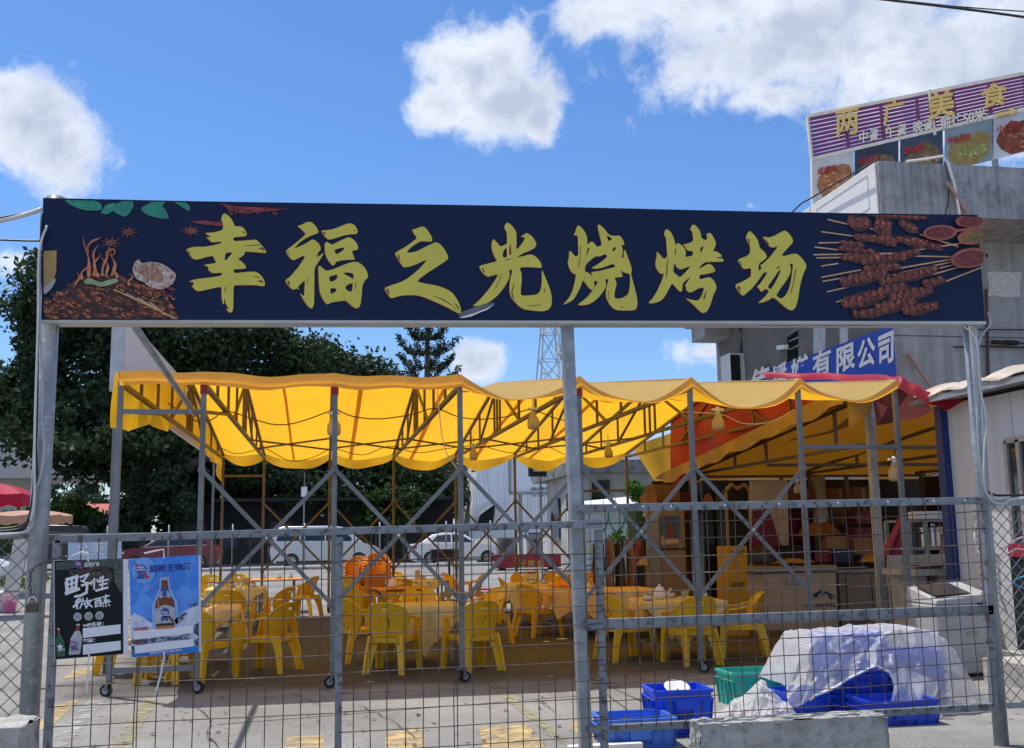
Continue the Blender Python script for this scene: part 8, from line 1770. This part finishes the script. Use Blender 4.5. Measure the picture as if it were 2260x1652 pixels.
# rack with steel pot and washing corner
y=13.6; t=thing('steel_rack','grey wire rack carrying the steel pot beside the shed','rack',tuple(gr(2040,1420))); 
rz=[at(2040,v,y)[2] for v in (1322,1256,1200+12,1150)]
RA,RB=kx(2012,y),kx(2102,y)
for x in (RA,RB,kx(2048,y)): build('upright',MB().bar((x,y,0),(x,y,rz[-1]),.05,.05,(0,1,0)),GALV,t); 
for x in (RA,RB): build('upright',MB().bar((x,y+.6,0),(x,y+.6,rz[-1]),.05,.05,(0,1,0)),GALV,t)
for z in rz[:1]+[rz[2],rz[3]]: build('shelf_board',MB().box(((RA+RB)/2,y+.3,z),(RB-RA+.04,.62,.03)),GALV,t)
p=at(2062,1206,y+.25); zz=rz[2]+.016; t=thing('steel_pot','shiny steel stock pot with a lid on the wire rack','pot',(p[0],p[1],zz))
build('body',MB().lathe([(.19,0),(.2,.01),(.2,.25),(.21,.26)],(p[0],p[1],zz),24),CHROME,t,smooth=False,autos=40); build('lid',MB().lathe([(.215,.26),(.215,.275),(.10,.30),(.03,.305),(.03,.33),(.012,.335)],(p[0],p[1],zz),24),CHROME,t,autos=40)
for s in (-1,1): build('handle',MB().box((p[0]+s*.22,p[1],zz+.2),(.05,.1,.025)),BLACK,t)
build('label',MB().box((p[0]+.02,p[1]-.202,zz+.15),(.08,.006,.06)),BLACK,t)
t,x0,x1,z0,z1=kbox('air_curtain','long white air conditioner casing lying across the rack top','air conditioner',2022,2106,1128,1147,13.5,.22,WHITE,.02); mb=MB(); text_fit(mb,'COLDFIX'[:0]+'NANO',at(2068,1141,13.49),at(2095,1140,13.49),at(2068,1136,13.49),.0); build('lettering',mb,mat('pale_grey_print',(.35,.4,.45),rough=.5),t)
def hang(lab,nm,cat,u0,v0,u1,v1,y,w0,w1,m):
    a=np.array(at(u0,v0,y));b_=np.array(at(u1,v1,y)); mb=MB(); mb.grid(lambda s,q:tuple(a*(1-q)+b_*q+np.array([(s-.5)*(w0+(w1-w0)*q),.05*math.sin(s*12+q*3),.0])),14,8); return single(nm,lab,cat,mb,m,smooth=True,solid=.008)
hang('red cloth hanging from the left corner of the wire rack','hanging_cloth','cloth',1990,1140,1966,1238,13.4,.06,.30,mat('wine_cloth',(.34,.03,.06),rough=.6,var=.2))
hang('purple grey towel hanging at the blue corner post','hanging_cloth','cloth',2092,1148,2086,1268,13.2,.06,.22,mat('mauve_towel',(.22,.17,.24),rough=.9,var=.2))
heap('plastic_bag','white plastic bag hanging below the red cloth','bag',1988,1290,13.3,.19,.30,mat('white_bag',(.55,.56,.58),rough=.5,var=.1),2)
t=thing('sink_counter','concrete sink counter with a tin basin against the shed','sink',(7.15,12.6,0)); zc=at(2100,1262,12.4)[2]; xa=kx(2018,12.3);xb=kx(2160,12.3)
build('slab',MB().box(((xa+xb)/2,12.7,zc),(xb-xa,.8,.08)),CONCL,t); build('pier',MB().box((xb-.3,12.8,zc/2),(.3,.6,zc-.1)),CONCL,t); build('pier',MB().box((xa+.2,12.8,zc/2),(.15,.6,zc-.1)),CONCL,t)
build('splash_wall',MB().box((xb-.35,13.15,zc+.12),(.8,.08,.16)),CONCL,t)
p=at(2050,1262,12.5); single('tin_basin','shallow tin basin on the sink counter','basin',MB().lathe([(.16,.0),(.25,.05),(.27,.055),(.24,.045),(.15,.01)],(p[0],p[1],zc+.047),22),CHROME,smooth=True)
p=at(2050,1304,12.3); single('tin_basin','second shiny basin on the low shelf under the counter','basin',MB().lathe([(.12,.0),(.2,.05),(.21,.055),(.19,.045),(.1,.01)],(p[0],p[1],p[2]),22),CHROME,smooth=True)
# tap and hose on the shed wall
q=np.array(atX(2160,1143+8,SX)); t=thing('tap','brass tap with a white hose on the shed wall','tap',tuple(q)); 
w_=lambda u,v,d:np.array(atX(u,v,SX-d)); P0=w_(2168,1156,.0)
build('body',MB().tube([w_(2172,1154,.0),w_(2160,1155,.12),w_(2152,1160,.15),w_(2152,1172,.15)],.022,8).box(tuple(w_(2158,1146,.12)),(.03,.12,.02)),CHROME,t,smooth=False)
build('hose',MB().tube([w_(2152,1170,.15),w_(2152,1190,.15),w_(2158,1215,.14),w_(2170,1238,.12),w_(2184,1268,.10)],.016,8),CW,t,smooth=True)
# washing machine
a=gr(2060,1500);y=10.75; x0,x1=kx(2058,y),kx(2185,y); zt_=at(2100,1318,y)[2]
WM=mat('washing_machine_white',(.42,.43,.45),rough=.35,var=.05,streak=.12); t=thing('washing_machine','white top loading washing machine standing by the right gate post','washing machine',((x0+x1)/2,y+.3,0))
build('body',MB().box(((x0+x1)/2,y+.3,(zt_-.08)/2+.02),(x1-x0,.6,zt_-.12)),WM,t,bev=.025)
build('top',MB().hexa([(x0,y,zt_-.08),(x1,y,zt_-.08),(x1,y+.6,zt_-.08),(x0,y+.6,zt_-.08)],[(x0+.02,y+.01,zt_-.03),(x1-.01,y+.01,zt_+.02),(x1-.01,y+.6,zt_+.14),(x0+.02,y+.6,zt_+.10)]),WM,t,bev=.015)
build('lid',MB().hexa([(x0+.06,y+.08,zt_+.004),(x1-.22,y+.08,zt_+.025),(x1-.22,y+.48,zt_+.115),(x0+.06,y+.48,zt_+.10)],[(x0+.06,y+.08,zt_+.016),(x1-.22,y+.08,zt_+.037),(x1-.22,y+.48,zt_+.127),(x0+.06,y+.48,zt_+.112)]),mat('smoked_lid',(.05,.05,.055),rough=.15),t)
build('panel_print',MB().box((x1-.14,y-.003,zt_-.09),(.12,.006,.035)),BLACK,t); build('sticker',MB().box((x0+.20,y-.004,zt_-.15),(.07,.008,.09)),mat('blue_sticker',(.05,.25,.6),rough=.4),t); build('sticker',MB().box((x0+.20,y-.006,zt_-.175),(.06,.008,.04)),WPRINT,t)
build('handle',MB().box(((x0+x1)/2+.06,y-.01,zt_-.40),(.13,.03,.03)),mat('grey_handle',(.36,.36,.38),rough=.4),t); build('base',MB().box(((x0+x1)/2,y+.3,.035),(x1-x0-.04,.56,.05)),BLACK,t)
# small blue pail and clutter under the rack
p=at(2016,1405,13.0); single('blue_pail','small sky blue pail under the wire rack','pail',MB().lathe([(.10,0),(.125,.05),(.11,.15),(.085,.17),(.085,.22)],(p[0],13.,max(0,p[2]-.1)),18),mat('sky_pail',(.05,.36,.62),rough=.4),smooth=True)
t,x0,x1,z0,z1=kbox('storage_box','grey storage box under the counter fridge end','box',1960,1992,1362,1420,15.,.4,mat('grey_box',(.25,.25,.26),rough=.5),.01); 
# black shade cloth beyond the right side fence
t=thing('shade_cloth','black shade cloth with a red hem hung along the shed beyond the right fence','cloth',(7.2,9.2,0)); zt_=at(2240,1222,8.9)[2]; zb_=at(2230,1478,8.9)[2]
def shc(a,b_): y=10.3-3.2*a; return (SX-.42+.05*math.sin(y*7),y,zb_+(zt_-zb_)*b_+.05*(1-a)*b_)
build('sheet',MB().grid(shc,24,6),mat('black_net',(.006,.008,.014),rough=.9,var=.2),t,smooth=True); build('red_hem',MB().grid(lambda a,b_:tuple(np.array(shc(a,1.))+[-.012,0,-.12+.14*b_]),24,1),mat('crimson_hem',(.34,.008,.03),rough=.6),t,smooth=True)
single('curb_block','grey concrete curb along the foot of the shed beyond the right fence','curb',MB().box((SX-.45,8.8,.12),(.5,3.4,.24)),CONCL)
single('cord','thin blue cord looped on the black shade cloth','cord',MB().tube([at(2262,1272,8.6),at(2240,1280,8.6),at(2238,1288,8.6),at(2252,1296,8.6),at(2275,1302,8.6)],.008,5),mat('cyan_cord',(.05,.3,.5),rough=.5))
single('pink_cable','pink cable drooping over the red hem beyond the right fence','cable',MB().tube([at(2205,1212,8.4),at(2225,1204,8.4),at(2245,1190,8.4),at(2280,1178,8.4)],.009,5).tube([at(2200,1238,8.4),at(2225,1222,8.4),at(2240,1212,8.4),at(2280,1215,8.4)],.007,5),mat('pink_cable_mat',(.5,.38,.38),rough=.5))
from mathutils import noise as mnoise
# ------------------------------------------------------------------ crates, tarps and blocks in the foreground
def crate(lab,x,y,z,w_,d,h,m,rz=0.,rim=True,txt=None,handle=True,cat='crate',group='plastic crates by the gate'):
    t=thing('plastic_crate',lab,cat,(x,y,z),group,rz); k=.93; th=.012
    mb=MB()
    b=[(-w_/2*k,-d/2*k),(w_/2*k,-d/2*k),(w_/2*k,d/2*k),(-w_/2*k,d/2*k)]; o=[(-w_/2,-d/2),(w_/2,-d/2),(w_/2,d/2),(-w_/2,d/2)]
    for i in range(4):
        j=(i+1)%4; A=[(*b[i],0),(*b[j],0),(*o[j],h),(*o[i],h)]; s=.95
        I=[(p[0]*s,p[1]*s,p[2]) for p in A]; mb.add(A+I,[(0,1,2,3),(7,6,5,4),(3,2,6,7)])
    mb.add([(*p,.01) for p in b],[(0,1,2,3)]); mb.add([(*p,0.) for p in b],[(3,2,1,0)]); build('body',mb,m,t,loc='local')
    mb=MB()
    for i in range(4):
        j=(i+1)%4; 
        for zz,hh in ((h-.012,.024),(h-.075,.012)):
            f=1.0+.02; mb.bar((o[i][0]*f,o[i][1]*f,zz),(o[j][0]*f,o[j][1]*f,zz),.022,hh)
    build('rim',mb,m,t,loc='local')
    mb=MB()
    for i in range(4):
        j=(i+1)%4; n=6 if i%2==0 else 4
        for q in range(n+1):
            f=q/n; k0=(b[i][0]+(b[j][0]-b[i][0])*f,b[i][1]+(b[j][1]-b[i][1])*f); k1=(o[i][0]+(o[j][0]-o[i][0])*f,o[i][1]+(o[j][1]-o[i][1])*f); g_=1.015
            mb.bar((k0[0]*g_,k0[1]*g_,.0),(k1[0]*g_,k1[1]*g_,h-.08),.010,.016,(0,0,1) if False else (k1[0],k1[1],.01))
    build('rib',mb,m,t,loc='local',kind='stuff')
    if handle:
        for sg in (-1,1): build('handle',MB().box((0,sg*(d/2+.012),h-.115),(w_*.30,.02,.07)),m,t,loc='local')
    if txt:
        mb=MB(); yy=-d/2*.972; text_fit(mb,txt,(-.08,yy-.006,h*.14),(.08,yy-.006,h*.14),(-.08,yy-.012,h*.14+.06),.02); build('lettering',mb,mat('dim_navy_print',(.02,.035,.12),rough=.6),t,loc='local')
    return t
# helper: position from picture; front bottom edge centre
def front(u,v,y=None): return gr(u,v)
DB=mat('deep_blue_plastic',(.006,.05,.52),rough=.38,var=.15,vs=4)
p=at(1516,1592,8.35); s_=8.35/FPX
CZ=at(1516,1524,8.35)[2]
hh=.27
crate('bright blue crate holding a white plate, upper left of the crates',p[0],8.58,CZ-hh,.47,.40,hh,BPLAST,R_(-3),txt='世康')
crate('faded light blue crate on the ground at the bottom left of the crates',at(1420,1640,7.95)[0]+.0,8.2,.0,.55,.42,.215,LBPLAST,R_(-2))
crate('dark blue crate on the ground under the one with the plate',p[0]+.06,8.55,0.,.44,.40,CZ-hh,DB,R_(2),txt='洁')
def plate(lab,x,y,z,tilt):
    mb=MB(); mb.lathe([(.0005,.0),(.07,.0),(.105,.022),(.11,.024),(.105,.028),(.07,.008),(.0005,.008)],(0,0,0),26,cap=False)
    c_,s__=math.cos(tilt),math.sin(tilt); mb.v=[(x+a,y+b_*c_-q*s__,z+b_*s__+q*c_) for a,b_,q in mb.v]; t=thing('plate',lab,'plate',(x,y,z)); build('dish',mb,CERAM,t,smooth=True); build('mark',MB().poly([(x+a*.016,y+(b_*.02-.02)*c_-.0095*s__,z+(b_*.02-.02)*s__+.0095*c_) for a,b_ in ((-1,-.6),(-.2,-.2),(1,-.7),(.5,.4),(.2,1),(-.4,.3))]),BLACK,t)
plate('white plate tilted in the bright blue crate',p[0]+.03,8.66,CZ-.035,R_(24))
p=at(1680,1500,9.6); z=at(1680,1482,9.6)[2]; crate('teal green crate behind the white bag',p[0],9.75,0.0,.60,.42,max(.2,z),TPLAST,R_(1))
# stack under the tarp
xA=at(1905,1540,8.95)[0]; zz=0.
for k,(lab,m) in enumerate((('dark blue crate at the foot of the tarp covered stack',DB),('dark blue crate in the middle of the tarp covered stack',DB),('blue crate near the top of the tarp covered stack',BPLAST),('blue crate on top of the tarp covered stack',BPLAST))):
    hh=.168; crate(lab,xA,9.16,zz,.54,.40,hh,m,R_(.6*k),txt='世康' if k in (1,2) else None,group='crates stacked under the tarp'); zz+=hh+.003
for k in range(3): crate(['dark blue crate behind the tarp at the right, on the ground','blue crate behind the tarp at the right, second level','blue crate behind the tarp at the right, top level'][k],xA+.57,9.2,k*.17,.54,.40,.168,BPLAST if k else DB,0.,group='crates stacked under the tarp')
crate('blue crate lying low at the left of the tarp covered stack',xA-.50,9.2,0.,.42,.38,.20,BPLAST,R_(4),group='crates stacked under the tarp')
crate('deep blue crate at the bottom edge right of the concrete block',at(2010,1640,8.3)[0],8.55,0.,.60,.42,.2,DB,R_(-2))
# woven tarp
def tarp_mat():
    m=mat('woven_white_tarp',(.80,.80,.80),rough=.4,var=.06,trans=.35,bump=.3,bs=7); t=m.node_tree; lk=t.links.new; o=t.nodes['Material Output']; src=o.inputs[0].links[0].from_socket
    tc_=t.nodes.new('ShaderNodeTexCoord'); mp=t.nodes.new('ShaderNodeMapping'); mp.inputs['Rotation'].default_value=(0,R_(20),R_(10)); lk(tc_.outputs['Object'],mp.inputs[0])
    fac=None
    for dr in ('X','Z'):
        wv=t.nodes.new('ShaderNodeTexWave'); wv.wave_type='BANDS'; wv.bands_direction=dr; wv.inputs['Scale'].default_value=26; lk(mp.outputs[0],wv.inputs['Vector'])
        if fac is None: fac=wv.outputs['Fac']
        else:
            mx=t.nodes.new('ShaderNodeMath'); mx.operation='MAXIMUM'; lk(fac,mx.inputs[0]); lk(wv.outputs['Fac'],mx.inputs[1]); fac=mx.outputs[0]
    mr=t.nodes.new('ShaderNodeMapRange'); lk(fac,mr.inputs[0]); mr.inputs[1].default_value=.35; mr.inputs[2].default_value=.8; mr.inputs[3].default_value=.74; mr.inputs[4].default_value=.34
    tp=t.nodes.new('ShaderNodeBsdfTransparent'); tp.inputs[0].default_value=(1,1,1,1); ms=t.nodes.new('ShaderNodeMixShader'); lk(mr.outputs[0],ms.inputs[0]); lk(src,ms.inputs[1]); lk(tp.outputs[0],ms.inputs[2]); lk(ms.outputs[0],o.inputs[0]); return m
TARP=tarp_mat()
cols=[((1738,1512),(1735,1562)),((1756,1478),(1748,1560)),((1775,1440),(1770,1556)),((1800,1402),(1795,1535)),((1850,1401),(1850,1508)),((1900,1398),(1905,1478)),((1938,1392),(1932,1466)),((1962,1390),(1962,1482)),((1990,1388),(1978,1575)),((2030,1388),(2020,1600)),((2065,1396),(2060,1592)),((2105,1430),(2110,1580)),((2140,1490),(2150,1567)),((2178,1552),(2188,1566))]
nC=len(cols)
def tarpf(a,b_):
    k=a*(nC-1); i=min(nC-2,int(k)); f=k-i; f=f*f*(3-2*f)*.5+f*.5
    tu=cols[i][0][0]*(1-f)+cols[i+1][0][0]*f; tv=cols[i][0][1]*(1-f)+cols[i+1][0][1]*f; hu=cols[i][1][0]*(1-f)+cols[i+1][1][0]*f; hv=cols[i][1][1]*(1-f)+cols[i+1][1][1]*f
    T_=np.array(at(tu,tv,8.86)); H_=np.array(at(hu,hv,8.72)); Bk=T_+[0,.62,-.0]; Bb=Bk+[0,.12,-max(0,Bk[2]-.05)*.9]
    if b_<.3: p=Bb*(1-b_/.3)+Bk*(b_/.3)
    elif b_<.5: g_=(b_-.3)/.2; p=Bk*(1-g_)+T_*g_
    else: g_=(b_-.5)/.5; p=T_*(1-g_)+H_*g_
    g_=max(0,(b_-.5)*2)
    wr=.028*math.sin(a*31+g_*5)*g_+.020*math.sin(a*17-g_*9)*g_+.012*math.sin(a*57+b_*23)
    q_=Vector((tu*.018,b_*3.2,hv*.004)); rdg=(1-abs(2*mnoise.noise(q_)))**3*.055+(1-abs(2*mnoise.noise(q_*2.3)))**3*.03
    p=p+np.array([0,-abs(wr)*.8-rdg*min(1,b_*2)+.03-.05*g_*math.exp(-((a-.62)/.1)**2),(rdg-.04)*.35])
    p[2]=max(p[2],.012); return tuple(p)
mb=MB(); mb.grid(tarpf,170,56); TT=thing('tarp','big white woven tarp draped over the stacked blue crates','tarp',tuple(at(1960,1600,9.))); build('sheet',mb,TARP,TT,smooth=True)
mb=MB(); pts=[tarpf(a,1.0) for a in np.linspace(.2,.55,26)]; mb.tube([(p_[0],p_[1]-.012,p_[2]) for p_ in pts],.012,5); build('hem',mb,WHITE,TT,smooth=True)
# fold that hangs over the right of the arch
def fold(a,b_):
    P=[(1962,1488),(1990,1470),(2030,1488),(2070,1508)];Q=[(1968,1600),(2000,1612),(2040,1600),(2078,1590)]
    k=a*3;i=min(2,int(k));f=k-i; u0=P[i][0]*(1-f)+P[i+1][0]*f;v0=P[i][1]*(1-f)+P[i+1][1]*f;u1=Q[i][0]*(1-f)+Q[i+1][0]*f;v1=Q[i][1]*(1-f)+Q[i+1][1]*f
    p=np.array(at(u0,v0,8.62))*(1-b_)+np.array(at(u1,v1,8.56))*b_; p=p+np.array([.02*math.sin(b_*9),-.05*math.sin(a*9+b_*4)-.02*math.sin(a*23),0]); p[2]=max(.012,p[2]); return tuple(p)
mb=MB(); mb.grid(fold,30,16); build('front_fold',mb,TARP,TT,smooth=True)
# crumpled white bag left of the tarp
def bag(a,b_):
    u=1568+(1768-1568)*a; prof=1598-78*max(0,math.sin(min(1,max(0,(a-.02))/.96)*math.pi))**.55*(.55+.6*math.exp(-((a-.55)/.28)**2))+6*math.sin(a*19); v1=1602-(a*20)
    T_=np.array(at(u,prof,8.85));B_=np.array(at(u,v1+14,8.55)); K_=np.array([T_[0],9.2,.02])
    if b_<.4: p=K_*(1-b_/.4)+T_*(b_/.4)
    else: g_=(b_-.4)/.6; p=T_*(1-g_)+B_*g_+np.array([0,-.13*math.sin(g_*math.pi),0])
    q_=Vector((a*5.5,b_*4.,1.7)); w_=.03*math.sin(a*13+b_*7)*math.sin(b_*8+a*5)+(1-abs(2*mnoise.noise(q_)))**3*.075+(1-abs(2*mnoise.noise(q_*2.2)))**3*.035-.03; p=p+np.array([0,-w_,w_*.5]); p[2]=max(.012,p[2]); return tuple(p)
mb=MB(); mb.grid(bag,110,50); single('plastic_sheet','crumpled white woven sheet heaped between the blue crate and the tarp','tarp',mb,TARP,smooth=True)
# rough concrete block and the low block at the left
def rough_block(lab,lo,hi,seed,nx=40,ny=10,nz=12):
    rg=random.Random(seed); mb=MB(); L_=[np.array(lo,float),np.array(hi,float)]
    def disp(p,n_): return tuple(np.array(p)+np.array(n_)*(.022*(mnoise.fractal(Vector(p)*9,1.,2.,5)-.2)))
    x0,y0,z0=lo;x1,y1,z1=hi
    mb.grid(lambda a,b_:disp((x0+(x1-x0)*a,y0,z0+(z1-z0)*b_),(0,-1,0)),nx,nz); mb.grid(lambda a,b_:disp((x0+(x1-x0)*a,y0+(y1-y0)*b_,z1),(0,0,1)),nx,ny)
    mb.grid(lambda a,b_:disp((x0,y1+(y0-y1)*a,z0+(z1-z0)*b_),(-1,0,0)),ny,nz); mb.grid(lambda a,b_:disp((x1,y0+(y1-y0)*a,z0+(z1-z0)*b_),(1,0,0)),ny,nz); mb.grid(lambda a,b_:disp((x1+(x0-x1)*a,y1,z0+(z1-z0)*b_),(0,1,0)),nx,nz)
    return single('concrete_block',lab,'block',mb,CONCL)
a=at(1545,1600,7.05); b_=at(1962,1596,7.05); rough_block('rough broken concrete block at the bottom edge in front of the right gate leaf',(a[0],7.05,-.02),(b_[0],7.28,a[2]),3)
a=at(-80,1606,6.3); b_=at(48,1606,6.3); rough_block('grey concrete block cut by the lower left corner of the picture',(a[0],6.3,-.02),(b_[0],6.7,b_[2]),5,14,8,8)
mb=MB().bar(gr(1395,1655)+[-.5,-.05,.03],gr(1395,1655)+[.06,-.05,.03],.08,.06); single('white_board','white painted board lying at the bottom edge below the light blue crate','board',mb,WHITE)
# ------------------------------------------------------------------ left edge: parasols, bucket, verge, plank
def parasol(lab,u,v,y,r,m,PK,px,tilt=0.):
    p=np.array(at(u,v,y)); t=thing('parasol',lab,'parasol',(p[0],y,zg(y))); n=8; z=p[2]
    mb=MB(); ap=(p[0],y,z+r*PK)
    ring=[(p[0]+r*math.cos(2*math.pi*k/n+.2),y+r*math.sin(2*math.pi*k/n+.2),z) for k in range(n)]
    for k in range(n):
        A=ring[k];B_=ring[(k+1)%n]; mb.grid(lambda a,b_,A=A,B_=B_:tuple(np.array(ap)*(1-b_)+(np.array(A)*(1-a)+np.array(B_)*a)*b_-np.array([0,0,.10*r*math.sin(math.pi*a)*b_*.3-.05*math.sin(math.pi*b_)])),6,6)
        mb.grid(lambda a,b_,A=A,B_=B_:tuple((np.array(A)*(1-a)+np.array(B_)*a)-np.array([0,0,.22*b_+.03*r*math.sin(math.pi*a)+.04*math.sin(a*9)*b_])),8,2)
    build('canopy',mb,m,t,smooth=False); build('pole',MB().tube([(p[0],y,zg(y)),(p[0],y,z+r*PK)],.03,8),WHITE,t)
    for k in range(n): build('rib',MB().bar(ring[k],(p[0],y,z-.02+r*.1),.02),GALV,t)
    build('base',MB().lathe([(.3,0),(.3,.08),(.06,.12)],(p[0],y,zg(y)),14),CONCL,t)
RP=mat('red_parasol',(.50,.012,.05),rough=.6,var=.1,trans=.3); TP=mat('faded_parasol',(.52,.30,.20),rough=.7,var=.12,trans=.25)
parasol('bright red parasol entering from the left edge',-22,1092,26.,1.0,RP,.28,0)
parasol('faded tan red parasol low behind the left gate post',66,1138,34.,1.2,TP,.12,0)
# pillar and low wall at far left behind the fence
a=gr(58,1312); single('leaning_post','grey steel plate leaning behind the left side fence','plate',MB().bar(gr(27,1306)+[0,-6,0] if False else np.array(at(26,1306,13)),np.array(at(48,1192,13.4)),.17,.03,(0,1,0)),STEELG)
mb=MB(); P=lambda u,v:np.array(at(u,v,38)); x0=P(48,1250)[0];x1=P(74,1250)[0]; t=thing('white_notice','white glossy notice board standing behind the left side fence','sign',tuple(gr(60,1280))); build('panel',MB().box(((x0+x1)/2,38,P(60,1225)[2]),(x1-x0,.05,P(60,1188)[2]-P(60,1262)[2])),WHITE,t); build('leg',MB().box(((x0+x1)/2,38.05,.4),(.06,.06,.9)),GALV,t)
# grassy verge with kerb
gz=[gr(-60,1306,zg(24)),gr(100,1302,zg(24))]
mb=MB(); pk=[gr(-80,1308,.1),gr(60,1306,.1),gr(112,1296,.1),gr(122,1284,.1),gr(110,1276,.1),gr(-80,1274,.1)]
mb.prism([(p_[0],p_[1],.02) for p_ in pk],(0,0,.10)); o=build('verge_kerb',mb,CONCL); tag(o,kind='structure')
V_=[];C=[]
A_=np.array([p_[:2] for p_ in pk]); mn=A_.min(0);mx_=A_.max(0)
def inpoly(x,y):
    c=False;n=len(A_);j=n-1
    for i in range(n):
        if (A_[i][1]>y)!=(A_[j][1]>y) and x<(A_[j][0]-A_[i][0])*(y-A_[i][1])/(A_[j][1]-A_[i][1])+A_[i][0]: c=not c
        j=i
    return c
rg=random.Random(1)
cen=A_.mean(0)
while len(C)<5000:
    x=rg.uniform(mn[0],mx_[0]);y=rg.uniform(mn[1],mx_[1])
    if inpoly(cen[0]+(x-cen[0])*1.06,cen[1]+(y-cen[1])*1.06): C.append((x,y,.13+abs(rg.gauss(0,.12))))
V_,F_=leaf_quads(np.array(C),.22,.3); o=mesh_np('verge_grass',V_,F_,LEAF_B); tag(o,kind='stuff')
# white barrel and pink bucket
p=gr(6,1352); t=thing('white_barrel','white plastic barrel at the left edge behind the fence','barrel',(p[0],p[1],0)); build('body',MB().lathe([(.26,0),(.30,.05),(.32,.4),(.34,.42),(.34,.48),(.30,.5)],(p[0],p[1],0),20),mat('white_barrel_plastic',(.62,.56,.56),rough=.4),t,autos=40); build('band',MB().lathe([(.345,.40),(.345,.44)],(p[0],p[1],0),20,cap=False),WHITE,t)
p=gr(20,1354); single('pink_bucket','small pink bucket beside the white barrel','bucket',MB().lathe([(.11,0),(.15,.26),(.16,.27),(.14,.27),(.1,.02)],(p[0],p[1],0),16),mat('pink_bucket_plastic',(.65,.12,.40),rough=.4),smooth=True)
# manhole cover and small things in the yard
p=gr(232,1552);
